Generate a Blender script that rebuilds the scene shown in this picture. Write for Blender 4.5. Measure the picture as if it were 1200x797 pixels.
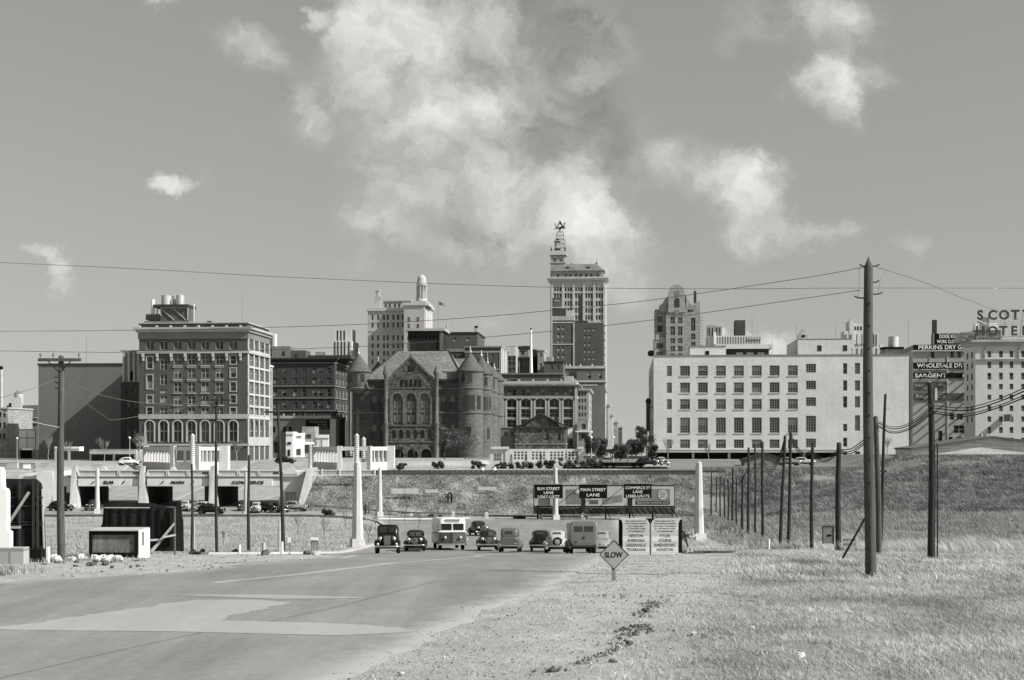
import bpy, math, random
import numpy as np
from mathutils import Vector, Matrix
random.seed(7); RNG = np.random.default_rng(11)
for o in list(bpy.data.objects): bpy.data.objects.remove(o)
SC = bpy.context.scene; COL = SC.collection
# ---------------------------------------------------------------- camera
F = 1800.0; HY = 520.0; CX = 600.0; CAMZ = 10.0
cam = bpy.data.cameras.new("camera"); camo = bpy.data.objects.new("camera", cam); COL.objects.link(camo)
camo.location = (0, 0, CAMZ); camo.rotation_euler = (math.pi/2, 0, 0)
cam.sensor_width = 36; cam.sensor_fit = 'HORIZONTAL'; cam.lens = F/1200*36
cam.shift_y = 121.5/1200; cam.clip_start = 0.5; cam.clip_end = 20000
SC.camera = camo
# ---------------------------------------------------------------- light
SUN_EL = math.radians(38); SUN_A = math.radians(22)
sunv = Vector((math.cos(SUN_A)*math.cos(SUN_EL), -math.sin(SUN_A)*math.cos(SUN_EL), math.sin(SUN_EL)))
sl = bpy.data.lights.new("sun", 'SUN'); sl.energy = 4.8; sl.angle = math.radians(0.5); sl.color = (1.0, 0.985, 0.955)
so = bpy.data.objects.new("sun", sl); COL.objects.link(so); so.location = (60, -20, 90)
so.rotation_euler = sunv.to_track_quat('Z', 'Y').to_euler()
SC.view_settings.view_transform = 'Standard'; SC.view_settings.look = 'None'
SC.view_settings.gamma = 1; SC.view_settings.exposure = 0.42; SC.view_settings.use_curve_mapping = False
world = bpy.data.worlds.new("World"); SC.world = world; world.use_nodes = True
def build_world():
    nt = world.node_tree; nt.nodes.clear(); N = nt.nodes.new; L = nt.links.new
    out = N('ShaderNodeOutputWorld'); bg = N('ShaderNodeBackground'); bg.inputs[1].default_value = 0.052
    L(bg.outputs[0], out.inputs[0])
    sky = N('ShaderNodeTexSky'); sky.sky_type = 'NISHITA'; sky.sun_disc = False
    sky.sun_elevation = SUN_EL; sky.sun_rotation = math.radians(112); sky.air_density = 1.0; sky.dust_density = 1.2; sky.ozone_density = 1.0
    tg = N('ShaderNodeTexCoord'); lift = N('ShaderNodeVectorMath'); lift.operation = 'MULTIPLY_ADD'; L(tg.outputs['Generated'], lift.inputs[0]); lift.inputs[1].default_value = (1, 1, .75); lift.inputs[2].default_value = (0, 0, .13)
    nrm = N('ShaderNodeVectorMath'); nrm.operation = 'NORMALIZE'; L(lift.outputs[0], nrm.inputs[0]); L(nrm.outputs[0], sky.inputs[0])
    sep = N('ShaderNodeSeparateColor'); L(sky.outputs[0], sep.inputs[0])
    def mth(op, a, b=None, c=None, clamp=False):
        n = N('ShaderNodeMath'); n.operation = op; n.use_clamp = clamp
        for i, v in enumerate((a, b, c)):
            if v is None: continue
            if isinstance(v, (int, float)): n.inputs[i].default_value = v
            else: L(v, n.inputs[i])
        return n.outputs[0]
    # panchromatic film grey from the sky's own colour
    bw = mth('ADD', mth('MULTIPLY', sep.outputs[0], 0.30), mth('ADD', mth('MULTIPLY', sep.outputs[1], 0.35), mth('MULTIPLY', sep.outputs[2], 0.35)))
    tc = N('ShaderNodeTexCoord'); sx = N('ShaderNodeSeparateXYZ'); L(tc.outputs['Generated'], sx.inputs[0])
    yy = mth('MAXIMUM', mth('ABSOLUTE', sx.outputs[1]), 0.08)
    u = mth('DIVIDE', sx.outputs[0], yy); v = mth('DIVIDE', sx.outputs[2], yy)
    cmb = N('ShaderNodeCombineXYZ'); L(u, cmb.inputs[0]); L(v, cmb.inputs[1])
    def noise(scale, detail, rough, vec, off=0.0):
        n = N('ShaderNodeTexNoise'); n.noise_dimensions = '3D'; n.normalize = True; n.inputs['Scale'].default_value = scale
        n.inputs['Detail'].default_value = detail; n.inputs['Roughness'].default_value = rough
        if off:
            a = N('ShaderNodeVectorMath'); a.operation = 'ADD'; L(vec, a.inputs[0]); a.inputs[1].default_value = (off, off*1.7, off*.3); vec = a.outputs[0]
        L(vec, n.inputs['Vector']); return n
    w = noise(6.0, 10, 0.68, cmb.outputs[0])
    ws = N('ShaderNodeVectorMath'); ws.operation = 'SUBTRACT'; L(w.outputs['Color'], ws.inputs[0]); ws.inputs[1].default_value = (.5, .5, .5)
    wm = N('ShaderNodeVectorMath'); wm.operation = 'MULTIPLY'; L(ws.outputs[0], wm.inputs[0]); wm.inputs[1].default_value = (.13, .12, 0)
    wa = N('ShaderNodeVectorMath'); wa.operation = 'ADD'; L(cmb.outputs[0], wa.inputs[0]); L(wm.outputs[0], wa.inputs[1])
    P = wa.outputs[0]
    # cloud banks: centre, half size (in 1/1800 of the tangent plane), density, brightness
    blobs = [(430,40,75,75,1.15,1.15),(520,80,105,110,1.05,.68),(500,175,115,95,.85,.38),(575,130,45,80,1.0,1.1),(350,125,75,50,.7,.7),
             (272,62,56,46,1.0,.85),(204,215,40,15,1.15,1.0),(175,8,30,16,.7,.7),(354,18,18,16,.8,.7),(48,288,32,17,1.0,.9),(76,316,28,28,.85,.75),
             (428,283,42,28,.75,.75),(412,318,24,20,.7,.75),(540,292,75,26,.65,.7),(690,250,58,58,1.15,1.05),(720,300,45,60,.8,1.0),(600,255,60,40,.6,.6),
             (690,50,85,120,.58,.15),(640,170,120,70,.52,.15),(760,200,90,60,.6,.45),(600,240,90,50,.6,.4),(880,235,62,52,1.15,1.2),(925,285,55,30,.8,.9),(975,290,30,22,.5,.7),
             (960,100,56,40,.95,.9),(975,150,45,34,.85,.85),(1030,85,30,40,.6,.7),(980,15,70,45,.7,.7),(868,35,65,45,.55,.55),
             (560,370,55,22,.7,.8),(250,350,160,40,.25,.4),(600,320,170,40,.35,.6),(480,240,120,60,.5,.6),(560,20,60,70,.6,.5),(940,20,90,50,.5,.3),(830,205,60,40,.6,.6),(830,300,120,40,.4,.6),(905,392,48,26,1.3,1.15),(870,385,30,20,.9,1.2),(826,385,14,24,.9,1.0),
             (250,180,90,50,.35,.35),(640,40,120,100,.25,.3),(1065,290,30,20,.5,.6)]
    den = None; bri = None
    for (px, py, rx, ry, am, br) in blobs:
        s = N('ShaderNodeVectorMath'); s.operation = 'SUBTRACT'; L(P, s.inputs[0]); s.inputs[1].default_value = ((px-CX)/F, (HY-py)/F, 0)
        m = N('ShaderNodeVectorMath'); m.operation = 'MULTIPLY'; L(s.outputs[0], m.inputs[0]); m.inputs[1].default_value = (F/rx/1.45, F/ry/1.45, 0)
        l = N('ShaderNodeVectorMath'); l.operation = 'LENGTH'; L(m.outputs[0], l.inputs[0])
        k = mth('SUBTRACT', 1.0, l.outputs['Value'], clamp=True)
        k = mth('MULTIPLY', mth('MULTIPLY', k, k), mth('SUBTRACT', 3.0, mth('MULTIPLY', k, 2.0)))
        d1 = mth('MULTIPLY', k, am); b1 = mth('MULTIPLY', d1, br)
        den = d1 if den is None else mth('ADD', den, d1); bri = b1 if bri is None else mth('ADD', bri, b1)
    n1 = noise(13.0, 10, 0.6, P, 3.1); n2 = noise(4.5, 6, 0.55, cmb.outputs[0], 7.7)
    e = mth('ADD', den, mth('MULTIPLY', mth('SUBTRACT', n1.outputs[0], 0.5), 1.0))
    e = mth('ADD', e, mth('MULTIPLY', mth('SUBTRACT', n2.outputs[0], 0.5), 0.5))
    mr = N('ShaderNodeMapRange'); mr.interpolation_type = 'SMOOTHERSTEP'; mr.inputs[1].default_value = 0.14; mr.inputs[2].default_value = 1.3
    L(e, mr.inputs[0]); mask = mth('MULTIPLY', mr.outputs[0], mth('GREATER_THAN', sx.outputs[1], 0.0))
    n1b = noise(13.0, 10, 0.6, P, 3.112); nr = noise(6.0, 9, 0.62, P, 21.0); nrb = noise(6.0, 9, 0.62, P, 21.02)
    rel = mth('ADD', mth('MULTIPLY', mth('SUBTRACT', n1.outputs[0], n1b.outputs[0]), 9.0), mth('MULTIPLY', mth('SUBTRACT', nr.outputs[0], nrb.outputs[0]), 24.0))
    lum = mth('DIVIDE', bri, mth('MAXIMUM', den, 0.05))
    n3 = noise(9.0, 7, 0.6, P, 11.3)
    lum = mth('ADD', mth('ADD', mth('MULTIPLY', lum, 6.3), rel), mth('MULTIPLY', mth('SUBTRACT', n3.outputs[0], 0.5), 5.0))
    lum = mth('ADD', lum, 4.5)
    # base sky, slightly lifted toward the left as through the film
    mixn = N('ShaderNodeMix'); mixn.data_type = 'FLOAT'; L(mask, mixn.inputs['Factor']); L(mth('MULTIPLY', bw, SKYGAIN), mixn.inputs['A']); L(lum, mixn.inputs['B'])
    cc = N('ShaderNodeCombineColor'); o = mixn.outputs['Result']
    L(o, cc.inputs[0]); L(mth('MULTIPLY', o, 0.992), cc.inputs[1]); L(mth('MULTIPLY', o, 0.955), cc.inputs[2])
    L(cc.outputs[0], bg.inputs[0])
SKYGAIN = 1.75
build_world()
# ---------------------------------------------------------------- materials (a black-and-white world, faintly warm)
MATS = {}
def mat(name, v, kind='plain', var=.25, scale=1.0, rough=.9, metal=0.0, bump=0.0, spec=.08):
    if name in MATS: return MATS[name]
    m = bpy.data.materials.new(name); m.use_nodes = True; nt = m.node_tree; N = nt.nodes.new; L = nt.links.new
    b = nt.nodes['Principled BSDF']; b.inputs['Roughness'].default_value = rough; b.inputs['Metallic'].default_value = metal
    b.inputs['Specular IOR Level'].default_value = spec
    tc = N('ShaderNodeTexCoord')
    def noise(s, d, r=.6, vec=None):
        n = N('ShaderNodeTexNoise'); n.inputs['Scale'].default_value = s; n.inputs['Detail'].default_value = d; n.inputs['Roughness'].default_value = r
        L(vec or tc.outputs['Object'], n.inputs['Vector']); return n.outputs[0]
    def mul(a, bb, op='MULTIPLY'):
        n = N('ShaderNodeMath'); n.operation = op
        for i, q in enumerate((a, bb)):
            if isinstance(q, (int, float)): n.inputs[i].default_value = q
            else: L(q, n.inputs[i])
        return n.outputs[0]
    def rng(a, lo, hi, f0=.25, f1=.75):
        n = N('ShaderNodeMapRange'); n.inputs[1].default_value = f0; n.inputs[2].default_value = f1; n.inputs[3].default_value = lo; n.inputs[4].default_value = hi
        L(a, n.inputs[0]); return n.outputs[0]
    big = rng(noise(.13*scale, 5), 1-var*.7, 1+var*.7); fine = rng(noise(1.7*scale, 6, .7), 1-var*.6, 1+var*.6)
    f = mul(big, fine)
    # streaks running down
    mp = N('ShaderNodeMapping'); mp.inputs['Scale'].default_value = (1.1*scale, 1.1*scale, .09*scale); L(tc.outputs['Object'], mp.inputs[0])
    f = mul(f, rng(noise(1.0, 5, .65, mp.outputs[0]), 1-var*.6, 1+var*.4))
    hgt = None
    if kind in ('brick', 'ashlar', 'tile', 'plank'):
        sx = N('ShaderNodeSeparateXYZ'); L(tc.outputs['Object'], sx.inputs[0])
        cb = N('ShaderNodeCombineXYZ'); L(mul(sx.outputs[0], sx.outputs[1], 'ADD'), cb.inputs[0]); L(sx.outputs[2], cb.inputs[1])
        bt = N('ShaderNodeTexBrick'); L(cb.outputs[0], bt.inputs[0])
        w, h, mo = {'brick': (.9, .32, .03), 'ashlar': (1.5, .62, .05), 'tile': (.7, .5, .05), 'plank': (4.0, .25, .012)}[kind]
        bt.inputs['Scale'].default_value = 1; bt.inputs['Brick Width'].default_value = w; bt.inputs['Row Height'].default_value = h
        bt.inputs['Mortar Size'].default_value = mo; bt.inputs['Bias'].default_value = 0
        c_ = {'brick': .06, 'ashlar': .2, 'tile': .25, 'plank': .2}[kind]; bt.inputs['Color1'].default_value = (1+c_,)*3+(1,); bt.inputs['Color2'].default_value = (1-c_,)*3+(1,); bt.inputs['Mortar'].default_value = (1-c_*1.2,)*3+(1,)
        r = N('ShaderNodeRGBToBW'); L(bt.outputs[0], r.inputs[0]); f = mul(f, r.outputs[0]); hgt = bt.outputs[1]
    if kind == 'rubble':
        vo = N('ShaderNodeTexVoronoi'); vo.inputs['Scale'].default_value = 1.7; L(tc.outputs['Object'], vo.inputs[0])
        r = N('ShaderNodeRGBToBW'); L(vo.outputs['Color'], r.inputs[0]); f = mul(f, rng(r.outputs[0], .55, 1.6, .15, .85))
        v2 = N('ShaderNodeTexVoronoi'); v2.inputs['Scale'].default_value = 1.7; v2.feature = 'DISTANCE_TO_EDGE'; L(tc.outputs['Object'], v2.inputs[0])
        f = mul(f, rng(v2.outputs[0], .55, 1.0, 0, .12)); hgt = v2.outputs[0]
    if kind == 'wood':
        mp = N('ShaderNodeMapping'); mp.inputs['Scale'].default_value = (9, 9, .5); L(tc.outputs['Object'], mp.inputs[0])
        g = noise(1.6, 6, .7, mp.outputs[0]); f = mul(f, rng(g, .55, 1.5)); hgt = g
    val = mul(f, v)
    cc = N('ShaderNodeCombineColor'); L(val, cc.inputs[0]); L(mul(val, .995), cc.inputs[1]); L(mul(val, .97), cc.inputs[2]); L(cc.outputs[0], b.inputs['Base Color'])
    if bump:
        bp = N('ShaderNodeBump'); bp.inputs['Strength'].default_value = bump; bp.inputs['Distance'].default_value = .05
        L(hgt if hgt is not None else noise(6*scale, 6), bp.inputs['Height']); L(bp.outputs[0], b.inputs['Normal'])
    MATS[name] = m; return m
def glass(name='window glass', v=.035, rough=.12):
    if name in MATS: return MATS[name]
    m = bpy.data.materials.new(name); m.use_nodes = True; nt = m.node_tree; b = nt.nodes['Principled BSDF']
    oi = nt.nodes.new('ShaderNodeObjectInfo'); mr = nt.nodes.new('ShaderNodeMapRange'); mr.inputs[3].default_value = v*.45; mr.inputs[4].default_value = v*1.9
    nt.links.new(oi.outputs['Random'], mr.inputs[0]); c = nt.nodes.new('ShaderNodeCombineColor')
    for i in range(3): nt.links.new(mr.outputs[0], c.inputs[i])
    nt.links.new(c.outputs[0], b.inputs['Base Color']); b.inputs['Roughness'].default_value = rough; b.inputs['Specular IOR Level'].default_value = .35
    MATS[name] = m; return m
GL = glass()
# ---------------------------------------------------------------- mesh builder
class MB:
    def __init__(s): s.v = []; s.f = []; s.m = []; s.s = []
    def add(s, vs, fs, mi=0, sm=False):
        n = len(s.v); s.v += [tuple(p) for p in vs]
        for f in fs: s.f.append(tuple(i+n for i in f)); s.m.append(mi); s.s.append(sm)
        return s
    def box(s, x0, x1, y0, y1, z0, z1, mi=0):
        return s.add([(x0,y0,z0),(x1,y0,z0),(x1,y1,z0),(x0,y1,z0),(x0,y0,z1),(x1,y0,z1),(x1,y1,z1),(x0,y1,z1)],
              [(0,3,2,1),(4,5,6,7),(0,1,5,4),(1,2,6,5),(2,3,7,6),(3,0,4,7)], mi)
    def cyl(s, x, y, z0, z1, r0, r1=None, n=12, mi=0, sm=True, cap=True):
        r1 = r0 if r1 is None else r1; vs = []
        for z, r in ((z0, r0), (z1, r1)): vs += [(x+r*math.cos(2*math.pi*i/n), y+r*math.sin(2*math.pi*i/n), z) for i in range(n)]
        s.add(vs, [(i, (i+1) % n, n+(i+1) % n, n+i) for i in range(n)], mi, sm)
        if cap: s.add(vs, [tuple(range(n-1, -1, -1)), tuple(range(n, 2*n))], mi)
        return s
    def lathe(s, x, y, prof, n=16, mi=0):
        vs = [(x+r*math.cos(2*math.pi*i/n), y+r*math.sin(2*math.pi*i/n), z) for (r, z) in prof for i in range(n)]
        s.add(vs, [(k*n+i, k*n+(i+1) % n, (k+1)*n+(i+1) % n, (k+1)*n+i) for k in range(len(prof)-1) for i in range(n)], mi, True); return s
    def tube(s, pts, r, n=6, mi=0, r1=None):
        pts = [Vector(p) for p in pts]; vs = []; m = len(pts)
        for k, p in enumerate(pts):
            t = (pts[min(k+1, m-1)]-pts[max(k-1, 0)]).normalized()
            a = t.cross(Vector((0, 0, 1)) if abs(t.z) < .9 else Vector((1, 0, 0))).normalized(); b = t.cross(a)
            rr = r if r1 is None else r+(r1-r)*k/(m-1)
            vs += [p+a*rr*math.cos(2*math.pi*i/n)+b*rr*math.sin(2*math.pi*i/n) for i in range(n)]
        s.add(vs, [(k*n+i, k*n+(i+1) % n, (k+1)*n+(i+1) % n, (k+1)*n+i) for k in range(m-1) for i in range(n)]+[tuple(range(n)), tuple(range((m-1)*n, m*n))], mi, True); return s
    def beam(s, a, b, w, t, mi=0):
        a = Vector(a); b = Vector(b); d = (b-a).normalized(); u = d.cross(Vector((0, 1, 0)) if abs(d.y) < .9 else Vector((1, 0, 0))).normalized()*w/2; q = d.cross(u).normalized()*t/2
        vs = [a-u-q, a+u-q, a+u+q, a-u+q, b-u-q, b+u-q, b+u+q, b-u+q]
        return s.add(vs, [(0,3,2,1),(4,5,6,7),(0,1,5,4),(1,2,6,5),(2,3,7,6),(3,0,4,7)], mi)
    def prism(s, poly, y0, y1, mi=0):      # poly in xz, extruded along y
        n = len(poly); vs = [(x, y0, z) for x, z in poly]+[(x, y1, z) for x, z in poly]
        return s.add(vs, [tuple(range(n)), tuple(range(2*n-1, n-1, -1))]+[(i, i+n, (i+1) % n+n, (i+1) % n) for i in range(n)], mi)
    def loft(s, secs, n=16, mi=0):          # secs: (y, halfwidth, z0, z1, exponent[, xcentre])
        vs = []
        for q in secs:
            y, hw, z0, z1, e = q[:5]; xc = q[5] if len(q) > 5 else 0; zc = (z0+z1)/2; hz = (z1-z0)/2
            for i in range(n):
                t = 2*math.pi*(i+.5)/n; c = math.cos(t); d = math.sin(t)
                vs.append((xc+hw*math.copysign(abs(c)**(2/e), c), y, zc+hz*math.copysign(abs(d)**(2/e), d)))
        m = len(secs)
        s.add(vs, [(k*n+i, k*n+(i+1) % n, (k+1)*n+(i+1) % n, (k+1)*n+i) for k in range(m-1) for i in range(n)], mi, True)
        return s.add([vs[i] for i in range(n)]+[vs[(m-1)*n+i] for i in range(n)], [tuple(range(n)), tuple(range(2*n-1, n-1, -1))], mi)
    def ball(s, c, r, mi=0, n=10, m=6, sz=(1, 1, 1)):
        vs = []
        for k in range(m+1):
            ph = math.pi*k/m
            vs += [(c[0]+r*sz[0]*math.sin(ph)*math.cos(2*math.pi*i/n), c[1]+r*sz[1]*math.sin(ph)*math.sin(2*math.pi*i/n), c[2]-r*sz[2]*math.cos(ph)) for i in range(n)]
        return s.add(vs, [(k*n+i, k*n+(i+1) % n, (k+1)*n+(i+1) % n, (k+1)*n+i) for k in range(m) for i in range(n)], mi, True)
    def mesh(s, name, mats):
        me = bpy.data.meshes.new(name); me.from_pydata(s.v, [], s.f)
        for m in (mats if isinstance(mats, (list, tuple)) else [mats]): me.materials.append(m)
        me.polygons.foreach_set('material_index', s.m); me.polygons.foreach_set('use_smooth', s.s); me.update()
        return me
    def build(s, name, mats, parent=None, **kw):
        o = bpy.data.objects.new(name, s.mesh(name, mats)); COL.objects.link(o); o.parent = parent
        if kw: tag(o, **kw)
        return o
def tag(o, label=None, cat=None, group=None, kind=None):
    if label: o['label'] = label
    if cat: o['category'] = cat
    if group: o['group'] = group
    if kind: o['kind'] = kind
    return o
def empty(name, loc, rz=0, **kw):
    o = bpy.data.objects.new(name, None); COL.objects.link(o); o.location = loc; o.rotation_euler = (0, 0, rz); o.empty_display_size = .5
    return tag(o, **kw)
def copy_tree(o, parent=None):
    c = o.copy(); COL.objects.link(c); c.parent = parent
    for ch in [q for q in bpy.data.objects if q.parent == o]: copy_tree(ch, c)
    return c
def W3(px, py, Y): return Vector(((px-CX)/F*Y, Y, CAMZ-(py-HY)/F*Y))
def text_mesh(txt, h, wid=None, ext=.01, name='lettering', bold=0.0):
    cu = bpy.data.curves.new(name, 'FONT'); cu.body = txt; cu.align_x = 'CENTER'; cu.size = 1; cu.extrude = ext; cu.offset = bold; cu.resolution_u = 3
    o = bpy.data.objects.new('tmp', cu); COL.objects.link(o); dg = bpy.context.evaluated_depsgraph_get(); dg.update()
    me = bpy.data.meshes.new_from_object(o.evaluated_get(dg)); bpy.data.objects.remove(o); me.name = name
    co = np.zeros(len(me.vertices)*3); me.vertices.foreach_get('co', co); co = co.reshape(-1, 3)
    x0, x1, y0, y1 = co[:, 0].min(), co[:, 0].max(), co[:, 1].min(), co[:, 1].max()
    sz = h/(y1-y0); sx = wid/(x1-x0) if wid else sz
    # lettering stands in the local xz plane, facing -y
    out = np.stack([(co[:, 0]-(x0+x1)/2)*sx, -co[:, 2], (co[:, 1]-(y0+y1)/2)*sz], 1)
    me.vertices.foreach_set('co', out.ravel()); me.update(); return me
def lettering(txt, x, y, z, h, wid, m, parent, ext=.01, bold=0.0, shear=0):
    me = text_mesh(txt, h, wid, ext, 'lettering', bold); me.materials.clear(); me.materials.append(m)
    if shear:
        for v in me.vertices: v.co.x += v.co.z*shear
    o = bpy.data.objects.new('lettering', me); COL.objects.link(o); o.parent = parent; o.location = (x, y, z); return o
def vnoise(X, Y, scale, seed=0):
    r = np.random.default_rng(seed+17).random((64, 64)); out = np.zeros(len(X)); amp = 1; tot = 0
    for o in range(4):
        x = X*scale*2**o+13.7*o; y = Y*scale*2**o+5.1*o; ix = np.floor(x).astype(int); iy = np.floor(y).astype(int); fx = x-ix; fy = y-iy; fx = fx*fx*(3-2*fx); fy = fy*fy*(3-2*fy)
        a = r[ix % 64, iy % 64]*(1-fx)+r[(ix+1) % 64, iy % 64]*fx; b = r[ix % 64, (iy+1) % 64]*(1-fx)+r[(ix+1) % 64, (iy+1) % 64]*fx; out += amp*(a*(1-fy)+b*fy); tot += amp; amp *= .6
    return out/tot
# ---------------------------------------------------------------- terrain height (metres; d = drop below the eye)
def sst(x, a, b):
    t = np.clip((x-a)/(b-a), 0, 1); return t*t*(3-2*t)
YC = [0,43,55,70,90,112,120,135,151,180,210,236,247,252,266,300,420,8000]
DC = [4,3.9,4.3,5.1,6.5,8.0,8.45,9.1,9.8,10.65,11.4,11.75,11.75,11.2,5.1,4.9,4.3,4.3]
YL = [0,43,55,70,90,112,120,135,151,180,210,236,249,252,266,300,420,8000]
DL = [4,3.9,4.3,5.1,6.5,8.0,8.45,9.1,9.8,10.5,10.9,10.95,10.8,10.6,5.1,4.9,4.3,4.3]
YK = [0,43,55,70,90,112,120,135,151,180,210,236,257,280,400,8000]
DK = [4,3.9,4.3,5.1,6.5,8.0,8.45,9.1,9.8,10.5,10.9,10.95,10.7,10.4,4.3,4.3]
YR = [0,43,64,80,102,120,141,154,190,215,235,290,420,8000]
DR = [4,4.05,5.2,5.9,7.05,7.85,8.75,9.1,9.85,9.6,8.7,4.8,4.3,4.3]
def height(X, Y, detail=True):
    X = np.asarray(X, float); Y = np.asarray(Y, float)
    wl = sst(-X, 15, 32); wr = sst(X-np.maximum(0, Y-180)*.35, 10, 32)
    d = np.interp(Y, YC, DC)*(1-wl)*(1-wr)+np.interp(Y, YL, DL)*wl+np.interp(Y, YR, DR)*wr
    # sunken streets behind the underpass
    k = sst(X, -83.5, -81.5)*(1-sst(X, -36.2, -34.8))*(Y > 240)
    kk = sst(X, -95, -82)*(1-sst(X, -34.5, -20))*(Y > 276)
    k = np.maximum(k, kk)
    d = d*(1-k)+np.interp(Y, YK, DK)*k
    # high bank at the far right
    r = sst(X, 68, 78)*sst(Y, 255, 298)*(1-sst(Y, 345, 400)); d = d-(2.3)*r
    z = CAMZ-d
    if detail:
        b = (np.sin(X*.9+1.3*np.sin(Y*.37))*np.cos(Y*.71+X*.23)*.05+np.sin(X*2.3+Y*1.1)*np.sin(Y*2.9-X*.7)*.03)
        z = z+b*(1-road_mask(X, Y))*np.clip(1.2-Y/300, .0, 1)
        z = z+np.sin(X*.31+2)*np.cos(Y*.19)*.12*sst(X, 22, 40)*sst(Y, 100, 130)*(1-sst(Y, 250, 280))
    return z
RLY = [0,30,38,43,50,60,70,76,82,90,100,108,130,158,200,225,236]
RLX = [-34,-30,-20,-14.3,-10.2,-9.0,-7.4,-9,-17,-17,-13.4,-12.4,-12.6,-12.4,-15,-19,-21]
RRY = [0,10,26,30,36,41.5,54,68,85,102,130,160,200,236]
RRX = [-9,-6.5,-2.9,-2.0,-.8,.9,2.7,4.0,5.0,6.3,9,12,14,16]
def road_x(Y): return np.interp(Y, RLY, RLX), np.interp(Y, RRY, RRX)
def road_mask(X, Y):
    xl, xr = road_x(Y)
    a = sst(X, xl-1.6, xl-.5)*(1-sst(X, xr+.5, xr+2.6))*(Y < 236)
    b = (Y >= 236)*(Y < np.interp(X, [-90, -36, -30, -10, 10], [257, 257, 252, 248.5, 243]))*(X > -92)*(X < 12)
    c = (Y >= 231)*(Y < 236)*(X > -92)*(X < -21)
    return np.maximum(np.maximum(a, b), c)
def H(X, Y, detail=False): return float(height(X, Y, detail))
def ground_Y(px, py, y0=20, y1=300):      # distance at which the ground shows at this height of the picture
    Ys = np.arange(y0, y1, .1); X = (px-CX)/F*Ys; yy = HY+F*(CAMZ-height(X, Ys, False))/Ys
    i = int(np.argmax(yy <= py)); return float(Ys[i])
def G(px, Y): X = (px-CX)/F*Y; return Vector((X, Y, H(X, Y)))
# ================================================================ GROUND
def grid_mesh(name, Xs, Ys, Z, m, attrs=None):
    nx, ny = len(Xs), len(Ys); XX, YY = np.meshgrid(Xs, Ys); co = np.stack([XX, YY, Z], -1).reshape(-1, 3)
    i = np.arange(ny-1)[:, None]*nx+np.arange(nx-1)[None, :]; q = np.stack([i, i+1, i+1+nx, i+nx], -1).reshape(-1, 4)
    return np_mesh(name, co, q, m, attrs, True)
def np_mesh(name, co, q, m, attrs=None, smooth=False):
    me = bpy.data.meshes.new(name); me.vertices.add(len(co)); me.vertices.foreach_set('co', co.astype(np.float32).ravel())
    k = q.shape[1]; me.loops.add(q.size); me.loops.foreach_set('vertex_index', q.astype(np.int32).ravel())
    me.polygons.add(len(q)); me.polygons.foreach_set('loop_start', np.arange(0, q.size, k, dtype=np.int32)); me.polygons.foreach_set('loop_total', np.full(len(q), k, dtype=np.int32))
    me.polygons.foreach_set('use_smooth', np.full(len(q), smooth)); me.update(calc_edges=True); me.materials.append(m)
    for n, a in (attrs or {}).items():
        at = me.attributes.new(n, 'FLOAT', 'POINT'); at.data.foreach_set('value', a.astype(np.float32).ravel())
    return me
def ground_mat():
    m = bpy.data.materials.new('earth and dry grass'); m.use_nodes = True; nt = m.node_tree; N = nt.nodes.new; L = nt.links.new
    b = nt.nodes['Principled BSDF']; b.inputs['Roughness'].default_value = .95; b.inputs['Specular IOR Level'].default_value = .1
    tc = N('ShaderNodeTexCoord')
    def noise(s, d, r=.65, sc=None):
        n = N('ShaderNodeTexNoise'); n.inputs['Scale'].default_value = s; n.inputs['Detail'].default_value = d; n.inputs['Roughness'].default_value = r
        v = tc.outputs['Object']
        if sc: mp = N('ShaderNodeMapping'); mp.inputs['Scale'].default_value = sc; L(v, mp.inputs[0]); v = mp.outputs[0]
        L(v, n.inputs['Vector']); return n.outputs[0]
    def mr(a, f0, f1, lo, hi):
        n = N('ShaderNodeMapRange'); n.inputs[1].default_value = f0; n.inputs[2].default_value = f1; n.inputs[3].default_value = lo; n.inputs[4].default_value = hi; L(a, n.inputs[0]); return n.outputs[0]
    def mx(f, a, c):
        n = N('ShaderNodeMix'); n.data_type = 'FLOAT'
        for s, q in (('Factor', f), ('A', a), ('B', c)):
            if isinstance(q, (int, float)): n.inputs[s].default_value = q
            else: L(q, n.inputs[s])
        return n.outputs['Result']
    def mul(a, c, op='MULTIPLY'):
        n = N('ShaderNodeMath'); n.operation = op
        for i, q in enumerate((a, c)):
            if isinstance(q, (int, float)): n.inputs[i].default_value = q
            else: L(q, n.inputs[i])
        return n.outputs[0]
    def at(n): a = N('ShaderNodeAttribute'); a.attribute_name = n; return a.outputs['Fac']
    jit = mul(mul(noise(.55, 7, .7), .5, 'SUBTRACT'), 1.6)
    gr = mr(mul(at('grass'), jit, 'ADD'), .3, .7, 0, 1); br = mr(mul(at('brush'), jit, 'ADD'), .25, .75, 0, 1)
    sand = mul(mr(noise(1.1, 8, .72), .3, .72, .34, .56), mr(noise(9, 6, .8), .2, .8, .75, 1.2))
    pits = mr(noise(3.3, 5, .6), .60, .70, 1, .72); sand = mul(sand, pits)
    grass = mul(mr(noise(.35, 8, .75, (1, .6, 1)), .28, .72, .24, .44), mr(noise(5, 8, .85, (1.6, .6, 1)), .25, .75, .6, 1.35))
    brush = mul(mr(noise(.12, 8, .75, (.7, 1, 1)), .3, .7, .13, .27), mr(noise(2.2, 8, .9, (1, .7, .8)), .25, .75, .45, 1.6))
    v = mx(gr, sand, grass); v = mx(br, v, brush)
    cc = N('ShaderNodeCombineColor'); L(v, cc.inputs[0]); L(mul(v, .995), cc.inputs[1]); L(mul(v, .965), cc.inputs[2]); L(cc.outputs[0], b.inputs['Base Color'])
    bp = N('ShaderNodeBump'); bp.inputs['Strength'].default_value = .9; bp.inputs['Distance'].default_value = .12; L(mul(noise(2.2, 9, .75), noise(11, 5, .7), 'ADD'), bp.inputs['Height']); L(bp.outputs[0], b.inputs['Normal'])
    return m
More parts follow.
